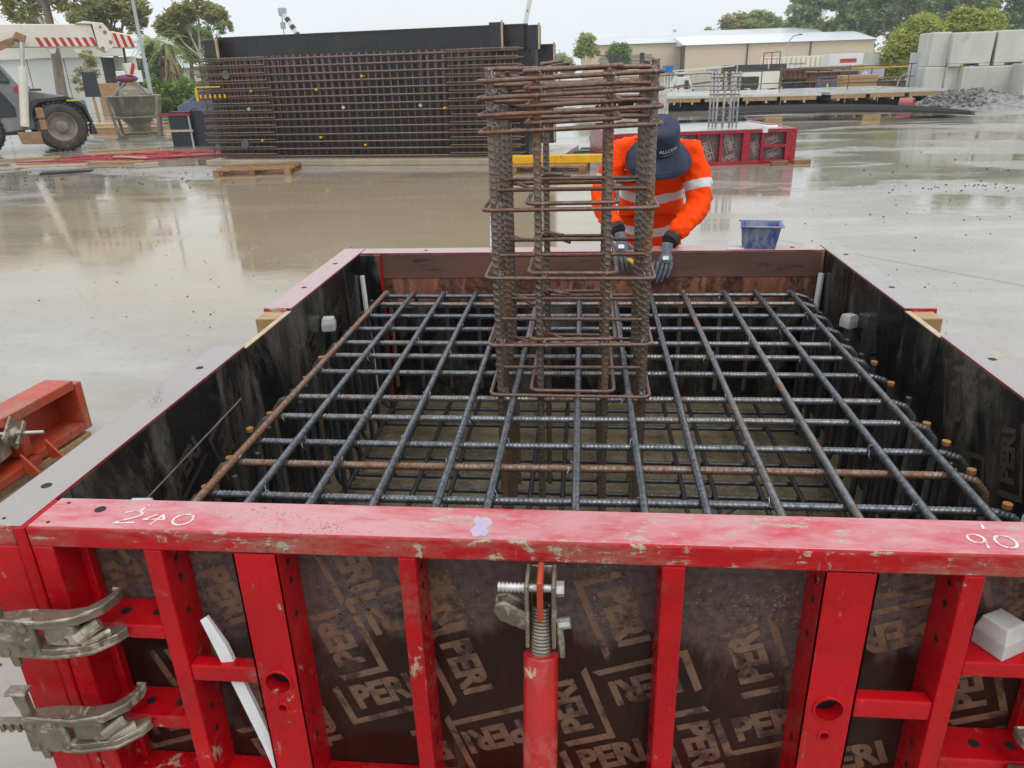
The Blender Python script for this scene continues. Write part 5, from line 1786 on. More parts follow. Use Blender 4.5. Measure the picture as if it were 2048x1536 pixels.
# rubble heap: uncountable broken stone
rk = MB()
for i in range(900):
    u = random.random()
    a = random.uniform(0, 2 * math.pi)
    rr_ = math.sqrt(random.random())
    x, y = 15.3 + rr_ * math.cos(a) * 2.6, 31.6 + rr_ * math.sin(a) * 2.0
    hmax = 0.62 * max(0, 1 - rr_ ** 1.3) + 0.18 * max(0, 1 - abs(x - 14.2))
    z = random.uniform(0.3, 1.0) * hmax + 0.03
    s_ = random.uniform(0.05, 0.13)
    m3 = Matrix.Rotation(random.uniform(0, 6), 3, 'X') @ Matrix.Rotation(random.uniform(0, 6), 3, 'Z')
    rk.box((x, y, z), (s_ * random.uniform(0.7, 1.6), s_, s_ * random.uniform(0.4, 0.9)), m3)
rkb = MB()
for k, (r, h) in enumerate(((2.5, 0.0), (1.7, 0.22), (0.9, 0.42), (0.1, 0.52))):
    pass
rk.lathe([(2.5, 0.0), (1.7, 0.2), (0.9, 0.42), (0.1, 0.52)], (15.3, 31.6, 0), 16)
stuff(rk.build('rubble_heap', 'stone'), 'heap of broken grey stone in front of the concrete blocks', 'rubble')

# small stones scattered over the slab
sn = MB()


def stones(n, cx, cy, sx, sy, smin, smax):
    for _ in range(n):
        x, y = random.gauss(cx, sx), random.gauss(cy, sy)
        if -1.45 < x < 1.45 and -0.5 < y < 2.8:
            continue
        s_ = random.uniform(smin, smax)
        m3 = Matrix.Rotation(random.uniform(0, 6), 3, 'Z') @ Matrix.Rotation(random.uniform(-0.5, 0.5), 3, 'X')
        sn.box((x, y, s_ * 0.25), (s_, s_ * random.uniform(0.6, 1.1), s_ * 0.6), m3)


stones(60, 4.6, 8.2, 1.4, 1.2, 0.006, 0.018)
stones(50, 5.5, 10.5, 0.7, 0.25, 0.008, 0.026)
stones(50, 7.5, 12.5, 1.8, 1.2, 0.01, 0.028)
stones(30, 2.6, 5.2, 0.7, 1.0, 0.004, 0.013)
stones(35, -2.6, 4.2, 0.9, 1.0, 0.004, 0.014)
stones(110, -10.5, 13.5, 2.0, 0.9, 0.01, 0.035)
stones(20, -4.0, 5.5, 1.2, 1.5, 0.004, 0.012)
stones(40, -1.9, -0.2, 0.3, 0.4, 0.006, 0.016)
stuff(sn.build('scattered_stones', 'stone_dark'), 'small dark stones scattered over the wet slab', 'stones')

# ================================================================== pick-and-carry crane at the left edge
cr = thing('mobile_crane', 'grey pick-and-carry crane with a cream boom and red white stripes', 'crane', (-15.278, 20.194, 0), R(40))
# local x = heading, y = away from the camera side, z up
def wheel(x, y, r=0.68, w=0.46):
    wl_ = bpy.data.objects.new('wheel', None)
    COL.objects.link(wl_)
    wl_.parent = cr
    wl_.location = (x, y, r)
    ty_ = MB().lathe([(r * 0.58, 0.02), (r * 0.66, 0.0), (r * 0.86, 0.0), (r * 0.96, 0.05), (r, 0.12), (r, w - 0.12), (r * 0.96, w - 0.05), (r * 0.86, w), (r * 0.6, w)], (0, 0, 0), 36, 1, False)
    for i in range(30):
        a = 2 * math.pi * i / 30
        for sd in (0, 1):
            c = Vector((math.cos(a + sd * 0.1) * r * 0.985, w * (0.14 + 0.72 * sd), math.sin(a + sd * 0.1) * r * 0.985))
            ty_.box(c, (0.05, 0.13, 0.07), Matrix.Rotation(-a, 3, 'Y'))
    ty_.build('tyre', 'rubber', wl_, True, 40)
    rm_ = MB().lathe([(r * 0.60, 0.03), (r * 0.55, 0.03), (r * 0.50, 0.10), (r * 0.42, 0.16), (r * 0.24, 0.17), (r * 0.23, 0.08), (r * 0.17, 0.06), (0.01, 0.06)], (0, 0, 0), 28, 1, False)
    rm_.build('rim', 'wheel_rim', wl_, True, 35)
    return wl_


wheel(0.15, 0.0)
wheel(0.15, 1.9)
wheel(-1.95, 0.05)
wheel(-1.95, 1.85)
MB().prism([(-5.0, 0.62), (-5.0, 1.75), (-3.3, 1.75), (-3.3, 2.95), (-1.55, 2.95), (-0.97, 2.36), (-0.63, 1.78), (-0.50, 1.62), (-0.50, 0.66), (-1.2, 0.60)], 1, 0.12, 0.95).build('cab', 'crane_grey', cr, bevel=0.03, seg=2)
MB().prism([(-1.95, 2.05), (-1.90, 2.75), (-1.55, 2.78), (-1.06, 2.33), (-0.82, 1.93)], 1, 0.10, 0.118).build('side_window', 'window_glass', cr)
MB().prism([(-1.9, 1.0), (-1.9, 1.85), (-1.2, 1.8), (-0.88, 1.25), (-0.9, 1.0)], 1, 0.1, 0.118).build('lower_window', 'navy_panel', cr)
MB().prism([(-0.49, 0.7), (-0.49, 1.68), (0.4, 1.52), (0.95, 1.36), (1.0, 0.75)], 1, 0.48, 2.3).build('bonnet', 'crane_grey', cr, bevel=0.03, seg=2)
MB().prism([(-5.0, 0.66), (-0.8, 0.66), (-0.75, 0.52), (-5.0, 0.50)], 1, 0.2, 2.2).build('chassis', 'dark_metal', cr)
fd_ = [(-0.62, 0.95), (-0.52, 1.3), (-0.3, 1.44), (0.45, 1.5), (0.85, 1.25), (0.98, 0.78), (0.94, 0.72), (0.80, 1.18), (0.42, 1.42), (-0.26, 1.37), (-0.46, 1.24), (-0.55, 0.95)]
MB().prism(fd_, 1, 0.0, 0.479).build('mudguard', 'dark_metal', cr)
MB().prism([(0.87, 0.42), (0.9, 0.72), (0.98, 0.72), (1.05, 0.42)], 1, 0.05, 0.45).build('mud_flap', 'dark_metal', cr)
MB().tube([(-2.0, 0.1, 2.0), (-0.86, 0.1, 1.9), (-1.08, 0.1, 2.38), (-1.55, 0.1, 2.82), (-1.97, 0.1, 2.82)], 0.03, 6, closed=True).build('window_seal', 'dark_metal', cr, True)
MB().box((-0.75, 0.11, 1.72), (0.13, 0.01, 0.13)).build('warning_label', 'crane_red', cr)
MB().bb(-0.35, -0.1, 0.6, 1.6, 1.66, 1.72).build('air_intake', 'dark_metal', cr)
MB().tube([(-0.48, 0.6, 1.7), (-0.42, 0.6, 1.82), (-0.36, 0.6, 1.7)], 0.018, 6).build('grab_handle', 'dark_metal', cr, True)
MB().bb(0.42, 0.82, -0.01, 0.35, 1.36, 1.40).build('lime_panel', 'lime_paint', cr)
MB().bb(-0.42, -0.22, -0.03, 0.1, 0.93, 1.22).build('mud_box', 'crane_mud', cr, bevel=0.02)
MB().bb(-0.40, -0.22, -0.03, 0.1, 0.62, 0.90).build('mud_box', 'crane_mud', cr, bevel=0.02)
MB().prism([(-1.0, 0.60), (-0.42, 0.58), (-0.42, 0.24), (-0.95, 0.27)], 1, -0.04, 0.06).build('step_box', 'crane_mud', cr, bevel=0.015)
MB().cyl((-0.77, 0.0, 0.74), (-0.46, 0.0, 2.3), 0.115, 16).build('lift_ram_barrel', 'crane_white', cr, True)
MB().cyl((-0.46, 0.0, 2.3), (-0.30, 0.0, 3.0), 0.06, 12).build('lift_ram_rod', 'zinc_bright', cr, True)
MB().box((-0.33, 0.4, 3.04), (0.26, 0.95, 0.2), Matrix.Rotation(R(25), 3, 'Y')).build('ram_pin_box', 'crane_mud', cr, bevel=0.02)
MB().prism([(-5.0, 2.0), (-1.0, 2.66), (-0.45, 2.9), (-0.5, 3.06), (-1.1, 2.85), (-5.0, 2.3)], 1, 0.5, 0.9).build('luffing_link', 'crane_mud', cr)
bmx = MB().prism([(-5.0, 2.82), (-5.0, 3.40), (1.35, 3.44), (1.62, 3.42), (1.68, 2.83)], 1, 1.0, 1.5).build('boom', 'crane_white', cr, bevel=0.02, seg=2)
MB().prism([(1.2, 3.45), (1.45, 3.52), (1.95, 3.47), (2.12, 3.2), (2.12, 2.82), (1.9, 2.66), (1.69, 2.8), (1.66, 3.43)], 1, 0.94, 1.56).build('boom_head', 'crane_white', cr, bevel=0.02, seg=2)
MB().prism([(2.125, 3.26), (2.62, 3.16), (2.74, 3.02), (2.74, 2.78), (2.125, 2.80)], 1, 1.02, 1.48).build('fly_section', 'crane_white', cr, bevel=0.02)
for q in ((0.45, 2.83), (1.1, 2.83)):
    MB().prism([(q[0] - 0.13, q[1] - 0.001), (q[0] + 0.15, q[1] - 0.001), (q[0] + 0.08, q[1] - 0.16), (q[0] - 0.02, q[1] - 0.18)], 1, 1.05, 1.2).build('boom_lug', 'crane_white', cr)
for i in range(8):
    a = 0.10 + i * 0.2
    MB().prism([(a, 3.08), (a + 0.1, 3.08), (a + 0.19, 2.845), (a + 0.09, 2.845)], 1, 0.992, 0.9985).build('red_stripe', 'crane_red', cr)
for i in range(3):
    a = 2.16 + i * 0.19
    MB().prism([(a, 3.2 - i * 0.035), (a + 0.09, 3.19 - i * 0.035), (a + 0.17, 2.81), (a + 0.08, 2.81)], 1, 1.012, 1.0185).build('red_stripe', 'crane_red', cr)
for (x, z, r) in ((1.95, 3.22, 0.05), (2.05, 2.95, 0.05), (1.8, 2.78, 0.05), (1.85, 3.36, 0.035)):
    MB().cyl((x, 0.935, z), (x, 0.925, z), r, 12).build('head_pin', 'crane_mud', cr)
for y in (1.15, 1.35):
    MB().cyl((2.42, y, 2.8), (2.40, y, 2.3), 0.018, 6).build('hoist_rope', 'dark_metal', cr)
MB().prism([(2.3, 2.36), (2.62, 2.36), (2.56, 2.02), (2.36, 2.02)], 1, 1.1, 1.4).build('hook_block', 'crane_white', cr, bevel=0.02)
MB().prism([(2.42, 2.05), (2.52, 2.05), (2.62, 2.3), (2.58, 2.36), (2.54, 2.36)], 1, 1.09, 1.0985).build('block_stripe', 'crane_red', cr)
MB().tube([(2.46, 1.25, 2.02), (2.46, 1.25, 1.9), (2.52, 1.25, 1.82), (2.46, 1.25, 1.76), (2.4, 1.25, 1.8)], 0.035, 8).build('hook', 'crane_mud', cr, True)
tag(MB().ball((0, 0, 0), 0.3, 12, 6, (1.15, 0.6, 0.4)).build('sling_bundle', 'purple_sling', None, True, loc=(-14.35, 22.72, 1.92), rotz=R(30)), 'purple lifting sling bunched under the crane hook', 'sling')

# ================================================================== concrete kibble
kb = thing('concrete_kibble', 'cement-crusted steel concrete kibble standing under the crane hook', 'concrete kibble', (-15.65, 25.1, 0), R(25))
k_ = 0.86


def sq(s_, z, c=0.35):
    out = []
    for (a, b) in ((1, -c), (1, c), (c, 1), (-c, 1), (-1, c), (-1, -c), (-c, -1), (c, -1)):
        out.append((a * s_, b * s_, z))
    return out


MB().loft([sq(0.34, 0.28), sq(0.36, 0.45), sq(0.62, 0.85), sq(0.76, 1.2), sq(0.82, 1.36), sq(0.78, 1.36), sq(0.72, 1.2), sq(0.32, 0.5)], False).build('hopper', 'kibble_steel', kb)
rimm = MB()
rp_ = [Vector(p) for p in sq(0.84, 1.37)]
rimm.tube(rp_, 0.035, 6, closed=True)
rimm.build('rim', 'kibble_steel', kb, True)
for sx in (-1, 1):
    for sy in (-1, 1):
        MB().bar((sx * 0.78, sy * 0.62, 1.36), (sx * 0.62, sy * 0.62, 0.04), 0.09, 0.09).build('leg', 'kibble_steel', kb)
        MB().box((sx * 0.62, sy * 0.62, 0.02), (0.22, 0.22, 0.04)).build('foot', 'kibble_steel', kb)
        MB().bar((sx * 0.55, sy * 0.45, 1.40), (0, 0, 1.98), 0.05, 0.05).build('bail_arm', 'kibble_steel', kb)
for z, s_ in ((0.1, 0.6), (0.7, 0.66)):
    MB().tube([(-s_, -0.6, z), (s_, -0.6, z), (s_, 0.6, z), (-s_, 0.6, z)], 0.035, 6, closed=True).build('ring_bar', 'kibble_steel', kb)
MB().loft([sq(0.62, 1.44), sq(0.5, 1.6), sq(0.2, 1.7)]).build('concrete_lid', 'kibble_steel', kb)
MB().lathe([(0.38, 0.2), (0.38, 0.27), (0.2, 0.28)], (0, 0, 0), 12).build('gate', 'kibble_steel', kb)

# ------------------------------------------------------------------ bits left of the wall form
bd_ = thing('black_notice_board', 'black board fixed to a timber post behind the crane', 'notice board', (-22.2, 33.0, 0), R(8))
MB().bar((0.0, 0.06, 0), (-0.1, 0.06, 2.6), 0.12, 0.08).build('post', 'timber', bd_)
MB().prism([(-0.36, 1.28), (0.34, 1.26), (0.3, 2.3), (-0.3, 2.32)], 1, -0.01, 0.015).build('board', 'navy_panel', bd_)
bp2 = thing('shutter_box', 'black shutter box with a red top rail standing left of the wall form', 'formwork box', (-11.9, 20.9, 0), R(-6))
MB().bb(-0.35, 0.35, 0, 0.3, 0.0, 0.98).build('front_board', 'navy_panel', bp2)
MB().bb(0.36, 0.85, 0.1, 0.5, 0.02, 1.0).build('side_board', 'navy_panel', bp2)
MB().bb(-0.62, 0.42, -0.06, -0.005, 0.87, 0.93).build('top_rail', 'red_far', bp2)
MB().bb(-0.55, 0.4, -0.06, -0.005, 0.42, 0.48).build('timber_batten', 'timber_pale', bp2)
MB().bb(0.31, 0.35, -0.04, -0.006, 0.0, 0.86).build('corner_angle', 'galv_far', bp2)

# red hoses coiled on the slab
for i, lab in enumerate(('red hose coil flat on the slab, leftmost loops', 'red hose coil flat on the slab, middle loops', 'red hose coil flat on the slab, nearest the wall form')):
    path = []
    cx, cy = (-12.3, -11.2, -10.3)[i], (17.9, 18.1, 18.3)[i]
    nn = 3
    for k in range(nn * 26):
        t_ = 2 * math.pi * k / 26
        rr_ = 0.85 + 0.38 * math.sin(t_ * 0.37 + i) + 0.12 * math.sin(t_ * 1.7)
        path.append((cx + rr_ * 1.35 * math.cos(t_) + 0.12 * math.sin(t_ * 0.31), cy + rr_ * 0.75 * math.sin(t_), 0.022 + 0.012 * (k // 26) + 0.006 * math.sin(t_ * 2)))
    if i == 0:
        path += [(-13.3, 17.2, 0.03), (-14.0, 16.9, 0.03), (-14.4, 17.1, 0.03)]
    tag(MB().tube(path, 0.017, 6).build('red_hose', 'hose_red', None, True), lab, 'hose', 'coiled red hoses')
dl = [('flat grey slate of concrete spill left of the red hoses', (-13.9, 15.6, 0), 1.3, 0.5, 0.04, 10, 'concrete_plinth'), ('short dark plank beside the crane step', (-14.6, 17.9, 0), 1.4, 0.2, 0.05, 32, 'timber'), ('narrow pale lath lying over the red hoses', (-11.4, 17.2, 0.06), 1.3, 0.07, 0.03, -24, 'timber_pale'), ('long pale timber lath on the slab before the red hoses', (-12.6, 15.9, 0), 1.6, 0.12, 0.05, 12, 'timber_pale'), ('orange-brown timber batten on the slab before the red hoses', (-11.3, 16.4, 0), 1.5, 0.14, 0.06, -3, 'timber'),
      ('grey steel pipe lying on the slab below the red hoses', (-12.1, 15.2, 0), 1.1, 0.06, 0.06, 6, 'galv_far'), ('dark timber plank lying beside the shutter box', (-13.2, 19.9, 0), 1.9, 0.18, 0.06, 16, 'timber'),
      ('dark crumpled sheet lying on the slab left of the pallet', (-11.4, 14.7, 0), 1.0, 0.4, 0.05, 25, 'dark_metal'), ('short green-grey offcut on the slab left of the pallet', (-10.0, 15.5, 0), 0.5, 0.2, 0.09, 30, 'concrete_plinth'),
      ('long grey pipe lying before the kibble feet', (-16.8, 23.9, 0), 2.4, 0.09, 0.09, -38, 'galv_far'), ('stack of weathered boards lying behind the crane wheel', (-17.4, 27.5, 0), 2.4, 1.2, 0.35, 4, 'timber'),
      ('red painted channel lying behind the kibble', (-18.5, 29.5, 0), 2.6, 0.3, 0.3, 2, 'red_far'), ('pale plank heap left of the kibble', (-18.9, 28.4, 0), 2.0, 0.9, 0.5, -6, 'timber_pale'),
      ('dark flat tray lying beside the small footing form', (-0.1, 17.0, 0), 0.9, 0.5, 0.03, 4, 'dark_metal')]
for lab, loc, a, b, h, rz, m in dl:
    mb = MB().bb(-a / 2, a / 2, -b / 2, b / 2, 0.0, h * 0.6)
    if h > 0.2:
        for q in range(3):
            mb.box((random.uniform(-0.1, 0.1), (q - 1) * b / 3, h * 0.62 + 0.03), (a * 1.02, b / 4, 0.05), Matrix.Rotation(random.uniform(-0.05, 0.05), 3, 'Z'))
        o = mb.build('board_stack', m, None, loc=loc, rotz=R(rz))
    else:
        mb = MB()
        n_ = 6
        rings = []
        for i in range(n_ + 1):
            x = -a / 2 + a * i / n_
            dy = random.uniform(-0.03, 0.03) * b
            dzz = (i % 2) * 0.006
            rings.append([(x, -b / 2 + dy, 0.001), (x, b / 2 + dy, 0.001), (x, b / 2 + dy, h + dzz), (x, -b / 2 + dy, h + dzz)])
        o = mb.loft(rings).build('loose_plank', m, None, bevel=0.004, loc=loc, rotz=R(rz))
    tag(o, lab, 'debris')
ga = thing('rust_clamp', 'rusty clamp and shackle lying on the slab behind the column cage', 'clamp', (0.2, 17.4, 0))
MB().tube([(-0.12, 0, 0.3), (0.0, 0, 0.42), (0.12, 0, 0.3), (0.1, 0, 0.12), (-0.1, 0, 0.12)], 0.035, 7, closed=True).build('shackle', 'galv_far', ga, True)
MB().bb(-0.05, 0.3, -0.1, 0.1, 0.05, 0.2).build('body', 'rust_steel', ga, bevel=0.02)
MB().bb(-0.35, 0.15, -0.15, 0.1, 0.0, 0.05).build('base', 'dark_metal', ga)

# ================================================================== sheds
s1 = thing('white_shed', 'white panelled shed with a cream roof edge behind the crane', 'shed', (-48.0, 50.0, 0), R(2))
for i in range(6):
    MB().bb(i * 2.6 + 0.03, (i + 1) * 2.6 - 0.03, 0.0, 0.2, 0.0, 3.5).build('wall_panel', 'shed_white', s1)
MB().bb(0, 15.6, 0.03, 6.0, 0.02, 3.48).build('shed_core', 'dark_trim', s1)
MB().bb(-0.3, 17.2, -0.35, 0.3, 3.52, 4.25).build('fascia', 'shed_cream', s1)
MB().prism([(-0.3, 4.26), (6.5, 4.9), (6.5, 4.7), (-0.3, 4.1)], 0, -0.2, 17.1).build('roof', 'roof_light', s1)
MB().bb(15.6, 17.1, 1.5, 1.7, 0.0, 3.5).build('rear_wall', 'shed_cream', s1)
hs = thing('far_house', 'pale gabled house far behind the light pole', 'house', (-44.0, 72.0, 0), R(0))
MB().bb(0, 13, 0, 6, 0, 3.0).build('wall', 'shed_cream', hs)
MB().prism([(-0.5, 3.0), (6.5, 3.0), (3.0, 5.2)], 0, -0.5, 13.5).build('roof', 'roof_grey', hs)
MB().bb(-2, 14, -2, -1.9, 0, 1.5).build('boundary_fence', 'shed_beige', hs)

b2 = thing('beige_warehouse', 'long beige warehouse with a white roof behind the yard, nearer one', 'warehouse', (12.95, 110.0, 0), R(2))
for i in range(3):
    MB().bb(i * 8.2, i * 8.2 + 8.16, 0, 0.3, 0, 4.35).build('wall_bay', 'shed_beige', b2)
MB().bb(24.4, 24.6, 0.31, 18.0, 0, 4.33).build('end_wall', 'shed_beige', b2)
MB().prism([(-0.4, 4.36), (9.0, 5.7), (18.4, 4.36)], 0, -0.3, 24.9).build('roof', 'roof_light', b2)
for i in (1, 2):
    MB().cyl((i * 8.2 - 0.02, -0.12, 0), (i * 8.2 - 0.02, -0.12, 4.3), 0.09, 8).build('downpipe', 'dark_trim', b2)
MB().bb(-0.35, -0.02, -0.1, 0.3, 0, 4.35).build('corner_trim', 'dark_trim', b2)
b1 = thing('beige_warehouse', 'long beige warehouse with a grey roof behind the yard, farther one', 'warehouse', (-0.5, 116.0, 0), R(2))
MB().bb(0, 13.6, 0, 0.3, 0, 4.9).build('front_wall', 'shed_beige', b1)
MB().bb(0.1, 34.0, 0.31, 16.0, 0, 4.88).build('core_wall', 'shed_beige', b1)
MB().prism([(-0.4, 4.92), (10.0, 6.7), (18.4, 4.95)], 0, -0.3, 34.5).build('roof', 'roof_grey', b1)
MB().bb(13.8, 14.2, 9.6, 10.2, 6.6, 7.0).build('roof_vent', 'galv_far', b1)

# ================================================================== yard clutter between deck and warehouses
def crate_thing(name, label, cat, x0, x1, y, z0, z1, m, parts=(), d_=1.6, rz=0):
    t = thing(name, label, cat, (x0, y, 0), R(rz))
    w = x1 - x0
    MB().bb(0, w, 0, d_, z0, z1).build('body', m, t, bevel=0.02)
    for (nm, a, b, c, e, mm) in parts:
        MB().bb(a * w, b * w, -0.03, -0.002, z0 + c * (z1 - z0), z0 + e * (z1 - z0)).build(nm, mm, t)
    if z0 > 0.01:
        for q in (0.05, 0.85):
            MB().bb(q * w, q * w + 0.1 * w, 0.1, d_ - 0.1, 0, z0 - 0.001).build('support', 'dark_metal', t)
    return t


corr = [('corrugation', i / 14 + 0.02, i / 14 + 0.045, 0.04, 0.96, 'shed_beige') for i in range(14)]
crate_thing('shipping_container', 'long cream shipping container before the beige warehouse', 'container', 18.2, 25.0, 85, 0.0, 2.4, 'shed_cream', corr, 2.4)
crate_thing('steel_bundle', 'long dark bundle of steel sections before the beige warehouse', 'steel stack', 12.5, 18.1, 75, 1.15, 1.75, 'dark_metal', [('strap', 0.2, 0.22, 0, 1, 'galv_far'), ('strap', 0.7, 0.72, 0, 1, 'galv_far')])
tk = crate_thing('white_truck', 'white truck body with a red stripe right of the container', 'truck', 23.2, 26.6, 80, 0.7, 2.45, 'plastic_white', [('red_stripe', 0.3, 0.75, 0.55, 0.75, 'crane_red'), ('dark_skirt', 0.0, 1.0, 0.0, 0.22, 'dark_metal')], 2.2)
crate_thing('dark_cab', 'dark machine cab right of the white truck body', 'machine', 26.7, 28.6, 80, 0.4, 2.0, 'dark_metal', [('window', 0.2, 0.8, 0.5, 0.9, 'window_glass')], 1.8)
crate_thing('grey_tank', 'grey concrete tank standing before the gum trees', 'tank', 20.2, 21.1, 60, 0.0, 2.36, 'concrete_block', [], 1.0)
crate_thing('cream_machine', 'cream yard machine behind the middle deck unit', 'machine', 9.6, 11.8, 50, 0.35, 1.36, 'shed_cream', [('vent', 0.1, 0.4, 0.3, 0.7, 'dark_trim'), ('panel_line', 0.5, 0.52, 0, 1, 'dark_trim')])
crate_thing('black_skip', 'black tilted skip before the cream machine', 'skip', 8.85, 9.8, 46, 0.5, 1.12, 'dark_metal', [], 1.0, 8)
crate_thing('beige_skip', 'pale beige skip bin behind the guard rail', 'skip', 5.9, 7.15, 46, 0.3, 1.38, 'concrete_block', [('rib', 0.3, 0.34, 0, 1, 'shed_beige'), ('rib', 0.65, 0.69, 0, 1, 'shed_beige')])
crate_thing('white_box', 'small white cabinet left of the beige skip bin', 'cabinet', 5.15, 5.9, 46.2, 0.3, 1.2, 'shed_white', [('dark_door', 0.6, 0.9, 0.2, 0.8, 'dark_trim')], 0.8)
crate_thing('yellow_stack', 'stack of yellow timber sheets behind the right deck unit', 'timber stack', 15.0, 17.0, 48, 0.2, 1.0, 'timber', [('sheet_gap', 0.0, 1.0, 0.48, 0.52, 'dark_trim')], 1.2)
for i, (x0, x1, z0, z1, yy, lab) in enumerate(((11.95, 13.4, 0.9, 1.48, 50, 'rusty steel girder stacked above a blue one'), (11.9, 13.4, 0.45, 0.88, 49.5, 'dark blue steel girder under a rusty one'),
                                              (13.2, 16.4, 0.7, 1.2, 52, 'rusty reinforcement bundle right of the girders'), (13.6, 15.4, 0.2, 0.68, 50.5, 'brown steel girder low behind the deck'), (14.2, 18.5, 1.15, 1.5, 55, 'grey plank stack before the dark cab'))):
    m = ('rust_steel', 'navy_panel', 'rust_steel', 'rust_steel', 'concrete_plinth')[i]
    t = thing('steel_girder', lab, 'girder', (x0, yy, 0), R(random.uniform(-4, 4)))
    w = x1 - x0
    MB().bb(0, w, 0, 0.4, z1 - 0.06, z1).build('top_flange', m, t)
    MB().bb(0, w, 0, 0.4, z0, z0 + 0.06).build('bottom_flange', m, t)
    MB().bb(0, w, 0.17, 0.23, z0 + 0.061, z1 - 0.061).build('web', m, t)
    for q in range(5):
        MB().bb((0.1 + q * 0.2) * w, (0.1 + q * 0.2) * w + 0.04, 0.02, 0.169, z0 + 0.061, z1 - 0.061).build('stiffener', m, t)
    MB().bb(0.1 * w, 0.9 * w, 0.05, 0.35, 0.0, z0 - 0.001).build('bearer', 'dark_metal', t)
extra = [('cream_box', 'small cream tool box left of the black skip', 'tool box', 7.4, 8.3, 47.5, 0.25, 1.05, 'shed_cream'), ('grey_pallet_load', 'grey wrapped pallet load behind the starter bar cage', 'pallet load', 8.6, 9.5, 58, 0.15, 1.5, 'concrete_block'),
         ('white_water_tank', 'white water tank between the girders and the container', 'water tank', 16.2, 17.4, 66, 0.2, 1.7, 'plastic_white'), ('brown_drum_pallet', 'brown load of drums right of the girders', 'pallet load', 17.3, 18.5, 58, 0.1, 1.45, 'rust_steel'),
         ('blue_bin', 'blue steel bin low behind the right deck unit', 'bin', 12.6, 13.4, 44, 0.1, 0.95, 'car_blue'), ('cream_bulk_bag', 'cream bulk bag before the white truck', 'bulk bag', 18.9, 19.9, 64, 0.1, 1.4, 'shed_cream'),
         ('dark_flat_rack', 'dark flat rack left of the guard rail posts', 'rack', 1.4, 3.6, 44, 0.5, 0.95, 'dark_metal'), ('beige_block', 'beige sandstone block behind the blue tub', 'block', 2.6, 3.5, 48, 0.1, 1.15, 'shed_beige'),
         ('rusty_tray', 'rusty steel tray behind the pipe hoop', 'tray', 15.6, 17.2, 43, 0.3, 0.7, 'rust_steel'), ('pale_pipe_pack', 'pale pack of pipes before the grey tank', 'pipe pack', 17.6, 20.0, 56, 0.6, 1.3, 'galv_far')]
for i, (nm, lab, cat, x0, x1, yy, z0, z1, m) in enumerate(extra):
    tt = crate_thing(nm, lab, cat, x0, x1, yy, z0, z1, m, [('panel_seam', 0.32, 0.34, 0, 1, 'dark_trim'), ('panel_seam', 0.66, 0.68, 0, 1, 'dark_trim'), ('label_plate', 0.42, 0.56, 0.45, 0.7, ('plastic_white', 'yellow_paint', 'dark_trim')[i % 3])], 1.0, random.uniform(-14, 14))
    MB().bb(-0.03, x1 - x0 + 0.03, -0.04, 1.03, z1 + 0.002, z1 + 0.05).build('lid', ('dark_metal', 'galv_far', 'timber', 'rust_steel')[i % 4], tt)
for i, (a_, b_, yy, lab) in enumerate((((4.6, 0.7), (8.2, 1.05), 45.0, 'long rusty pipe sloping behind the guard rail'), ((10.2, 1.5), (15.8, 1.25), 53.0, 'long dark pipe lying over the girders'), ((13.4, 0.95), (19.5, 1.6), 57.0, 'pale timber plank sloping over the yard stack'), ((6.5, 1.45), (11.5, 1.7), 64.0, 'thin white pipe high behind the cream machine'))):
    tt = thing('long_pipe', lab, 'pipe', (a_[0], yy, 0))
    MB().bar((0, 0, a_[1]), (b_[0] - a_[0], 0, b_[1]), 0.1, 0.08).build('length', ('rust_steel', 'dark_metal', 'timber_pale', 'plastic_white')[i], tt)
    for q in (0.15, 0.85):
        MB().bb(q * (b_[0] - a_[0]) - 0.05, q * (b_[0] - a_[0]) + 0.05, 0.06, 0.16, 0, a_[1] + q * (b_[1] - a_[1])).build('support', 'dark_metal', tt)
af = thing('lifting_trestle', 'white steel A-shaped trestle behind the left deck unit', 'trestle', (4.2, 42.0, 0))
for a, b in (((0, 0, 0), (0.5, 0, 1.45)), ((0.5, 0, 1.45), (1.0, 0, 1.45)), ((1.0, 0, 1.45), (1.6, 0, 0)), ((0.2, 0, 0.6), (1.4, 0, 0.6)), ((0.5, 0.8, 1.45), (0, 0.8, 0)), ((0.5, 0, 1.45), (0.5, 0.8, 1.45))):
    MB().bar(a, b, 0.09).build('member', 'shed_white', af)
bs = thing('blue_tub', 'bright blue plastic tub on a white stand behind the worker', 'tub', (4.02, 40.0, 0))
MB().loft([[(-0.2, -0.2, 1.5), (0.2, -0.2, 1.5), (0.2, 0.2, 1.5), (-0.2, 0.2, 1.5)], [(-0.28, -0.25, 1.82), (0.26, -0.25, 1.82), (0.26, 0.25, 1.82), (-0.28, 0.25, 1.82)]]).build('tub', 'plastic_blue', bs)
for x in (-0.15, 0.0, 0.15):
    MB().cyl((x, 0, 0.0), (x, 0, 1.5), 0.025, 6).build('stand_leg', 'plastic_white', bs)
of = thing('steel_trestle', 'orange steel trestle on top of the yard stack', 'trestle', (16.6, 78, 0))
for x in (0, 0.75, 1.5):
    MB().bar((x, 0, 0), (x, 0, 2.75), 0.08).build('post', 'orange_red' if x < 1 else 'dark_trim', of)
MB().bar((0, 0, 2.7), (1.5, 0, 2.8), 0.08).build('rail', 'orange_red', of)
MB().bar((0, 0, 2.2), (1.5, 0, 2.2), 0.06).build('rail', 'orange_red', of)
bu = thing('rebar_bundle', 'bundle of straight bars piled far behind the column cage', 'rebar bundle', (0.8, 55, 0))
for i in range(7):
    MB().cyl((random.uniform(-0.2, 0.2), 0, 2.12 + i * 0.085), (3.5 + random.uniform(-0.2, 0.2), 0, 2.06 + i * 0.085), 0.025, 6).build('bar', 'dark_trim', bu)
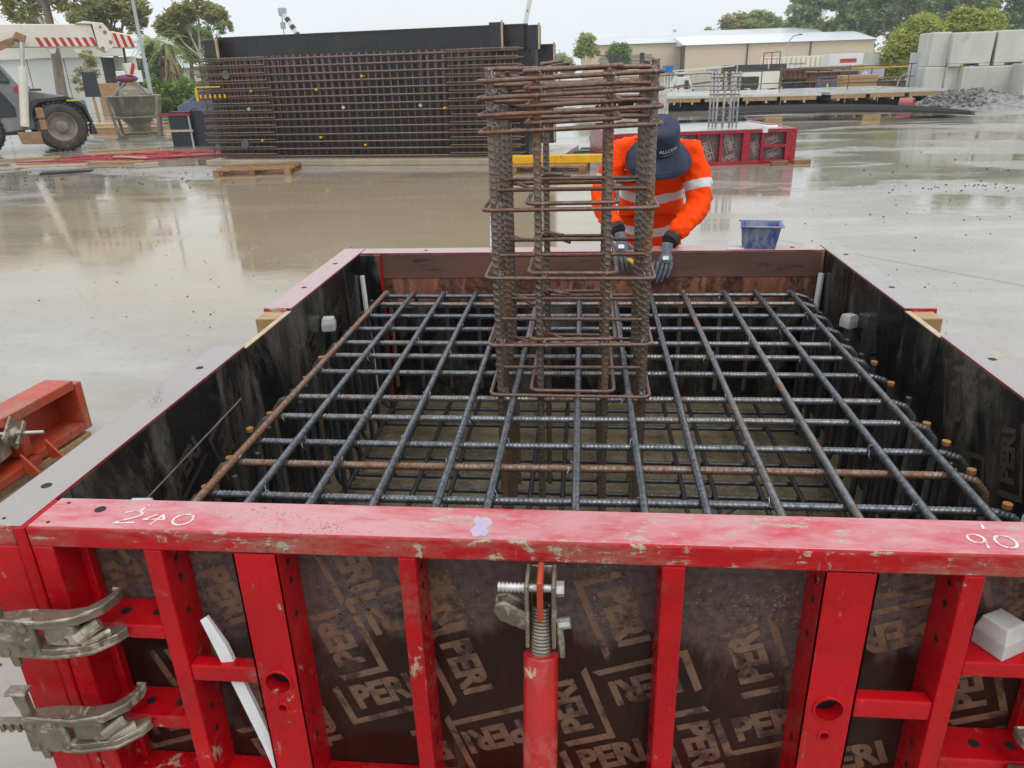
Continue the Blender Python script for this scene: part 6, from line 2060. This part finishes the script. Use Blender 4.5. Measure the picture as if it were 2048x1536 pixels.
for x in (0.9, 2.9):
    MB().cyl((x, 0.1, 0), (x, 0.1, 2.72), 0.16, 8).build('support_post', 'dark_trim', bu)
rt = thing('rust_hopper', 'brown steel hopper behind the concrete blocks at the right edge', 'hopper', (21.9, 45, 0))
MB().bb(0, 2.6, 0, 1.5, 0.9, 1.9).build('body', 'rust_steel', rt)
MB().bar((0.2, -0.05, 0.9), (0.6, -0.05, 1.9), 0.12).build('brace', 'crane_mud', rt)
MB().bb(0.3, 2.6, 0.2, 1.2, 1.91, 2.5).build('upper_box', 'shed_white', rt)
MB().bar((-7.4, -0.1, 1.42), (2.5, -0.1, 1.42), 0.06).build('yellow_rail', 'yellow_paint', rt)
MB().bb(0.3, 2.3, 0.2, 1.2, 0, 0.899).build('stand', 'dark_metal', rt)
wh = crate_thing('white_sign_board', 'white board behind the purple sling', 'board', -26.4, -24.9, 42, 1.85, 2.45, 'plastic_white', [], 0.1)
crate_thing('brown_bin', 'brown timber bin wall behind the notice board', 'bin wall', -29.6, -27.2, 45, 0.0, 1.85, 'pallet_wood', [], 0.6)
cb = thing('parked_car', 'blue car parked behind the kibble', 'car', (-18.9, 34.0, 0), R(6))
MB().prism([(0, 0.35), (0, 0.75), (0.5, 0.95), (1.1, 1.4), (2.6, 1.42), (3.3, 0.98), (4.0, 0.9), (4.1, 0.35)], 1, 0, 1.7).build('body', 'car_blue', cb, bevel=0.05, seg=2)
MB().prism([(0.75, 0.98), (1.18, 1.34), (2.55, 1.36), (3.05, 0.98)], 1, -0.01, -0.002).build('side_window', 'window_glass', cb)
for x in (0.8, 3.2):
    MB().lathe([(0.1, 0), (0.32, 0), (0.32, 0.2), (0.1, 0.2)], (x, -0.03, 0.32), 18, 1).build('wheel', 'rubber', cb, True)

# poles and far booms
pl2 = thing('light_pole', 'tall galvanised light pole between the crane and the wall form', 'light pole', (-26.24, 45.0, 0))
MB().cyl((0, 0, 0), (0, 0, 9.5), 0.13, 12, 0.07).build('pole', 'galv_far', pl2, True)
MB().tube([(0, 0, 9.4), (0.5, 0, 9.9), (1.6, 0, 10.0)], 0.04, 8).build('arm', 'galv_far', pl2, True)
MB().bb(1.4, 1.95, -0.12, 0.12, 9.92, 10.04).build('lamp_head', 'galv_far', pl2)
lp_ = thing('street_lamp', 'curved street lamp before the beige warehouse', 'street lamp', (22.75, 95.0, 0))
MB().tube([(0, 0, 0), (0, 0, 3.6), (0.12, 0, 4.2), (0.5, 0, 4.6), (1.1, 0, 4.75)], 0.07, 8).build('pole', 'galv_far', lp_, True)
MB().bb(1.0, 1.45, -0.1, 0.1, 4.68, 4.8).build('lamp_head', 'dark_trim', lp_)
bt_ = thing('distant_crane_boom', 'black and white crane boom tip rising behind the wall form', 'crane boom', (-22.4, 60.0, 0))
for i in range(8):
    a, b = Vector((0.75, 0, 4.2)), Vector((-0.52, 0, 6.3))
    MB().bar(a.lerp(b, i / 8), a.lerp(b, (i + 0.98) / 8), 0.42, 0.3).build('boom_segment', 'plastic_white' if i % 2 else 'dark_trim', bt_)
MB().bar((1.9, 0, 0), (0.75, 0, 4.15), 0.4, 0.3).build('boom_base', 'dark_trim', bt_)
MB().bb(-0.9, -0.35, -0.2, 0.2, 6.2, 6.75).build('boom_head', 'galv_far', bt_, bevel=0.05)
MB().cyl((-0.72, 0, 6.2), (-0.72, 0, 4.9), 0.03, 6).build('rope', 'dark_trim', bt_)
MB().bb(-0.88, -0.56, -0.12, 0.12, 5.3, 5.75).build('hook_block', 'galv_far', bt_)
pb = thing('pump_boom', 'white concrete pump boom rising out of the picture behind the wall form', 'pump boom', (-4.6, 50.0, 0))
MB().bar((0, 0, 1.5), (1.45, 0, 7.5), 0.24, 0.26).build('boom_arm', 'shed_white', pb, bevel=0.02)
MB().bb(-0.6, 0.6, -0.6, 0.6, 0, 1.5).build('turret', 'shed_white', pb)
for q in (0.35, 0.62, 0.8):
    c = Vector((0, -0.15, 1.5)).lerp(Vector((1.45, -0.15, 7.5)), q)
    MB().box(c, (0.06, 0.04, 0.1)).build('bracket', 'dark_trim', pb)

# ================================================================== trees
def leaves(lobes, n, size, seed, flat=0.5):
    rg = np.random.default_rng(seed)
    vol = np.array([l[3] * l[4] * l[5] for l in lobes]) ** 0.75
    cnt = np.maximum(1, (vol / vol.sum() * n).astype(int))
    C_, S_ = [], []
    for l, k in zip(lobes, cnt):
        nc = max(6, k // 26)
        d_ = rg.normal(size=(nc, 3))
        d_ /= np.linalg.norm(d_, axis=1)[:, None]
        rad = rg.uniform(0.45, 1.0, (nc, 1)) ** 0.6
        cen = d_ * rad * np.array(l[3:6]) + np.array(l[:3])
        pick = rg.integers(0, nc, k)
        sp_ = 0.17 * np.mean(l[3:6])
        C_.append(cen[pick] + rg.normal(size=(k, 3)) * sp_ * np.array([1, 1, 0.75]))
        S_.append(size * rg.uniform(0.55, 1.35, k))
    C_ = np.vstack(C_)
    S_ = np.concatenate(S_)
    m = len(C_)
    a = rg.normal(size=(m, 3))
    a[:, 2] *= flat
    a /= np.linalg.norm(a, axis=1)[:, None]
    b = rg.normal(size=(m, 3))
    b -= a * (a * b).sum(1)[:, None]
    b /= np.linalg.norm(b, axis=1)[:, None]
    V = np.empty((m, 4, 3))
    V[:, 0] = C_ - a * S_[:, None]
    V[:, 1] = C_ + b * S_[:, None] * 0.42
    V[:, 2] = C_ + a * S_[:, None]
    V[:, 3] = C_ - b * S_[:, None] * 0.42
    return V.reshape(-1, 3)


def tree(name, label, x, y, lobes, n, size, leaf, trunk='bark', tr=0.2, seed=1, group=None, fork=None, lean=0.0, cat='tree'):
    t = thing(name, label, cat, (x, y, 0), 0, group)
    V = leaves(lobes, n, size, seed)
    me = bpy.data.meshes.new('crown')
    m = len(V) // 4
    me.from_pydata(V.tolist(), [], np.arange(m * 4).reshape(m, 4).tolist())
    me.materials.append(MATS[leaf])
    link('crown', me, t)
    tk_ = MB()
    top = max(lobes, key=lambda l: l[2])
    zf = fork if fork else min(l[2] - l[5] for l in lobes) + 0.2
    zf = max(0.4, zf)
    rg = random.Random(seed)
    p = [Vector((0, 0, 0))]
    for i in range(1, 5):
        p.append(Vector((lean * i / 4 + rg.uniform(-0.08, 0.08) * tr * 4, rg.uniform(-0.05, 0.05), zf * i / 4)))
    for i in range(4):
        tk_.cyl(p[i], p[i + 1], tr * (1 - i * 0.1), 9, tr * (1 - (i + 1) * 0.1))
    for l in lobes:
        q = Vector((l[0], l[1], l[2] + l[5] * 0.3))
        mid = p[-1].lerp(q, 0.5) + Vector((rg.uniform(-0.2, 0.2), 0, -0.1 * (q - p[-1]).length))
        tk_.cyl(p[-1], mid, tr * 0.55, 7, tr * 0.32)
        tk_.cyl(mid, q, tr * 0.32, 6, tr * 0.08)
        for _ in range(3):
            e = q + Vector((rg.uniform(-1, 1) * l[3] * 0.7, rg.uniform(-1, 1) * l[4] * 0.5, rg.uniform(-0.2, 0.7) * l[5]))
            tk_.cyl(mid, e, tr * 0.2, 5, tr * 0.05)
    tk_.build('trunk', trunk, t, True)
    return t


GL = 'trees behind the crane'
tree('gum_tree', 'big gum tree with a thick brown trunk behind the crane boom', -34.4, 48.5, [(-1.3, 0, 6.3, 1.2, 1.0, 0.9), (1.9, 0.5, 7.0, 1.6, 1.2, 1.0), (-2.0, 0, 7.8, 1.6, 1.2, 1.2), (0.6, 0, 9.0, 2.4, 1.8, 1.3)], 6500, 0.17, 'leaf_olive', 'bark', 0.36, 3, GL, 6.6, 0.5)
tree('gum_tree', 'olive gum tree with open branches right of the brown trunk', -37.6, 61, [(-1.6, 0, 6.6, 1.5, 1.3, 0.9), (0.4, 0, 7.5, 1.7, 1.4, 1.0), (1.9, 0, 7.2, 1.3, 1.2, 0.9), (-0.6, 0, 5.6, 1.1, 1.0, 0.7), (2.3, 0, 6.2, 0.9, 0.9, 0.7)], 7500, 0.2, 'leaf_olive', 'bark', 0.3, 5, GL, 4.2)
tree('gum_tree', 'umbrella-shaped gum tree left of the black wall form', -31.0, 62, [(-2.0, 0, 6.0, 1.0, 1.0, 0.8), (-1.0, 0, 6.8, 1.2, 1.0, 0.7), (0.5, 0, 7.2, 1.2, 1.0, 0.55), (1.7, 0, 6.6, 0.9, 1.0, 0.6), (2.3, 0, 5.9, 0.6, 0.8, 0.5)], 6500, 0.17, 'leaf_olive', 'bark_pale', 0.2, 7, GL, 3.6)
tree('gum_tree', 'drab gum tree low behind the palm crowns', -33.0, 64, [(-0.8, 0, 5.9, 1.4, 1.2, 1.0), (0.9, 0, 5.2, 1.2, 1.1, 0.9), (0.3, 0, 4.2, 1.6, 1.2, 0.9)], 6000, 0.18, 'leaf_gum', 'bark', 0.25, 9, GL, 3.0)
tree('gum_tree', 'thin sapling in front of the white shed', -30.6, 46, [(0, 0, 2.7, 0.7, 0.6, 0.7), (0.4, 0, 3.4, 0.5, 0.5, 0.5), (-0.5, 0, 1.9, 0.6, 0.6, 0.5)], 1300, 0.1, 'leaf_olive', 'bark_pale', 0.08, 12, GL, 1.4)
for i, (x, lab) in enumerate(((-28.35, 'small dark conifer left of the pair beside the wall form'), (-27.3, 'small dark conifer right of the pair beside the wall form'))):
    tree('conifer', lab, x, 58, [(0, 0, 2.2, 0.8, 0.8, 1.4), (0, 0, 3.8, 0.5, 0.5, 1.1), (0, 0, 5.0, 0.3, 0.3, 0.8)], 3000, 0.13, 'leaf_dark', 'bark', 0.12, 20 + i, 'conifers', 1.0)


def palm(label, x, y, h, ivy, seed):
    t = thing('palm_tree', label, 'palm', (x, y, 0), 0, 'palms behind the light pole')
    rg = np.random.default_rng(seed)
    MB().lathe([(0.34, 0), (0.3, h * 0.4), (0.28, h)], (0, 0, 0), 12).build('trunk', 'bark', t, True)
    if ivy:
        V = leaves([(0, 0, h * q, 0.62, 0.62, h * 0.16) for q in (0.12, 0.3, 0.48, 0.66, 0.84)], 4200, 0.13, seed)
        me = bpy.data.meshes.new('ivy')
        m = len(V) // 4
        me.from_pydata(V.tolist(), [], np.arange(m * 4).reshape(m, 4).tolist())
        me.materials.append(MATS['leaf_dark'])
        stuff(link('ivy', me, t))
    else:
        sk = MB()
        for i in range(70):
            a = rg.uniform(0, 6.28)
            z = h * rg.uniform(0.5, 1.0)
            r0 = 0.25
            sk.bar((r0 * math.cos(a), r0 * math.sin(a), z), ((r0 + 0.5) * math.cos(a), (r0 + 0.5) * math.sin(a), z - rg.uniform(0.7, 1.5)), 0.1, 0.03)
        stuff(sk.build('dead_frond_skirt', 'palm_skirt', t))
    fr = MB()
    for i in range(34):
        a = rg.uniform(0, 6.28)
        up = rg.uniform(-0.5, 1.0)
        L = rg.uniform(1.2, 1.9)
        prev = Vector((0, 0, h))
        for s_ in range(5):
            k = (s_ + 1) / 5
            q = Vector((math.cos(a) * L * k, math.sin(a) * L * k, h + up * L * k - 1.2 * k * k))
            d_ = (q - prev)
            side = Vector((-math.sin(a), math.cos(a), -0.35)) * 0.28 * (1 - 0.5 * k)
            side2 = Vector((math.sin(a), -math.cos(a), -0.35)) * 0.28 * (1 - 0.5 * k)
            for j in range(3):
                u = prev.lerp(q, j / 3)
                v = prev.lerp(q, j / 3 + 0.16)
                fr.add([u, v, v + side + d_ * 0.3], [(0, 1, 2)])
                fr.add([u, v, v + side2 + d_ * 0.3], [(0, 1, 2)])
            prev = q
    stuff(fr.build('fronds', 'leaf_gum', t))
    return t


palm('ivy-clad palm column right of the light pole', -27.75, 49, 4.3, True, 31)
palm('palm with a brown skirt of dead fronds right of the ivy column', -26.6, 48.6, 4.0, False, 32)
palm('tall palm at the left edge high above the crane boom', -40.3, 56, 7.3, False, 33)
for i, (x, y, s_) in enumerate(((-27.9, 47, 1.0), (-26.7, 47.5, 0.9), (-25.7, 47, 0.95), (-24.5, 47.5, 0.8))):
    tree('garden_bush', ('bright green bush right of the light pole foot', 'bright green bush, second from the light pole', 'bright green bush, third from the light pole', 'bright green bush nearest the wall form')[i], x, y,
         [(0, 0, 1.1 * s_, 1.0 * s_, 0.8, 0.9 * s_), (0.5, 0, 1.6 * s_, 0.7 * s_, 0.7, 0.6 * s_)], 1800, 0.12, 'leaf_hedge', 'bark', 0.08, 40 + i, 'bushes behind the yard', 0.4, cat='bush')

GR = 'tall gums behind the warehouses'
gums = [(33.5, 128, 13.8, 4.8, 'leaf_grey', 'tall grey-green gum tree at the right end of the warehouse'), (38.5, 122, 17.5, 5.3, 'leaf_dark', 'tall dark gum tree with a pale trunk beside the warehouse end'),
        (44.0, 124, 18.8, 5.3, 'leaf_grey', 'tall gum tree with two pale stems behind the lime trees'), (49.5, 120, 17.5, 5.3, 'leaf_dark', 'tall dark gum tree behind the left lime tree'),
        (55.0, 123, 18.8, 5.5, 'leaf_gum', 'tall gum tree behind the middle lime tree'), (60.5, 121, 18.1, 5.3, 'leaf_dark', 'tall dark gum tree behind the right lime tree'),
        (66.0, 124, 18.8, 5.5, 'leaf_gum', 'tall gum tree at the right edge of the picture'), (41.0, 134, 16.2, 5.3, 'leaf_gum', 'tall gum tree standing back between its neighbours'), (52.5, 136, 20.0, 5.8, 'leaf_grey', 'tall gum tree farthest back on the right')]
for i, (x, y, h, w, lf, lab) in enumerate(gums):
    rg = random.Random(60 + i)
    lobes = []
    for k in range(16):
        z = h * (0.14 + 0.82 * k / 15)
        lobes.append((rg.uniform(-0.5, 0.5) * w, rg.uniform(-0.4, 0.4) * w, z, w * rg.uniform(0.32, 0.5), w * rg.uniform(0.3, 0.5), h * rg.uniform(0.07, 0.11)))
    tree('gum_tree', lab, x, y, lobes, 13000, 0.36, lf, 'bark_pale', 0.26, 60 + i, GR, h * 0.3)
for i, (x, y, h, w, lf, lab) in enumerate(((20.0, 132, 7.4, 2.8, 'leaf_grey', 'low grey-green tree at the left end of the far tree line'), (24.0, 134, 9.6, 3.4, 'leaf_olive', 'rounded tree in the middle of the far tree line'),
                                           (28.5, 133, 9.8, 3.4, 'leaf_gum', 'rounded tree right of the middle of the far tree line'), (32.5, 131, 8.6, 2.8, 'leaf_grey', 'low tree where the far tree line meets the tall gums'))):
    rg = random.Random(80 + i)
    lobes = [(rg.uniform(-0.5, 0.5) * w, rg.uniform(-0.4, 0.4) * w, h * (0.35 + 0.07 * k), w * rg.uniform(0.5, 0.75), w * 0.5, h * 0.13) for k in range(8)]
    tree('far_tree', lab, x, y, lobes, 9000, 0.34, lf, 'bark', 0.2, 80 + i, 'far tree line over the warehouses', 2.0)
tree('lime_tree', 'bright yellow-green tree left of the concrete blocks', 22.6, 60, [(0, 0, 2.2, 1.5, 1.4, 1.6), (1.0, 0, 3.6, 1.4, 1.2, 1.1), (-0.4, 0, 1.2, 1.0, 1.2, 1.0), (0.4, 0, 2.9, 1.4, 1.2, 1.0)], 11000, 0.14, 'leaf_lime', 'bark', 0.15, 91, 'yellow-green trees', 0.6)
tree('lime_tree', 'bright yellow-green tree behind the middle of the blocks', 25.0, 63, [(0, 0, 3.9, 0.9, 0.9, 0.9), (0.2, 0, 2.9, 1.1, 1.0, 1.2)], 6000, 0.14, 'leaf_lime', 'bark', 0.15, 92, 'yellow-green trees', 0.8)
tree('lime_tree', 'bright yellow-green tree behind the right of the blocks', 27.6, 61, [(0, 0, 3.6, 1.9, 1.4, 1.2), (-0.8, 0, 4.3, 1.0, 1.0, 0.8), (0.8, 0, 4.0, 1.1, 1.0, 0.9), (0, 0, 2.4, 1.6, 1.3, 1.3)], 11000, 0.14, 'leaf_lime', 'bark', 0.15, 93, 'yellow-green trees', 0.8)
tree('young_tree', 'slim tree with several stems right of the wall form', -0.2, 90, [(0, 0, 4.4, 1.0, 1.0, 0.9), (-0.7, 0, 3.6, 0.7, 0.8, 0.7), (0.7, 0, 3.7, 0.8, 0.8, 0.7), (0.1, 0, 5.0, 0.8, 0.7, 0.5)], 4200, 0.17, 'leaf_gum', 'bark_pale', 0.1, 95, None, 1.0)
tree('round_tree', 'round green tree before the grey roofed warehouse', 3.4, 90, [(0, 0, 3.3, 1.25, 1.1, 1.05), (0.2, 0, 2.3, 1.1, 1.0, 0.9)], 5200, 0.16, 'leaf_hedge', 'bark', 0.12, 96, None, 1.0)
tree('low_tree', 'low pale green tree right beside the wall form end', -3.3, 95, [(0, 0, 2.6, 1.3, 1.1, 0.9), (1.0, 0, 2.1, 0.9, 0.9, 0.8), (-0.8, 0, 2.0, 0.8, 0.8, 0.7)], 4500, 0.17, 'leaf_grey', 'bark', 0.12, 97, None, 0.8)

# ================================================================== wet air over the yard
hz = MB().bb(-160, 160, -30, 190, -1.0, 23.0)
ho = hz.build('haze', None)
stuff(ho, 'thin grey rain haze hanging over the whole yard', 'haze')
hm_ = bpy.data.materials.new('haze')
hm_.use_nodes = True
hn = hm_.node_tree
hn.nodes.clear()
h_out = hn.nodes.new('ShaderNodeOutputMaterial')
h_vol = hn.nodes.new('ShaderNodeVolumePrincipled')
h_vol.inputs['Color'].default_value = (0.93, 0.96, 1.0, 1)
h_vol.inputs['Density'].default_value = 0.0006
h_vol.inputs['Anisotropy'].default_value = 0.0
hn.links.new(h_vol.outputs[0], h_out.inputs['Volume'])
ho.data.materials.append(hm_)
SC.cycles.volume_bounces = 1
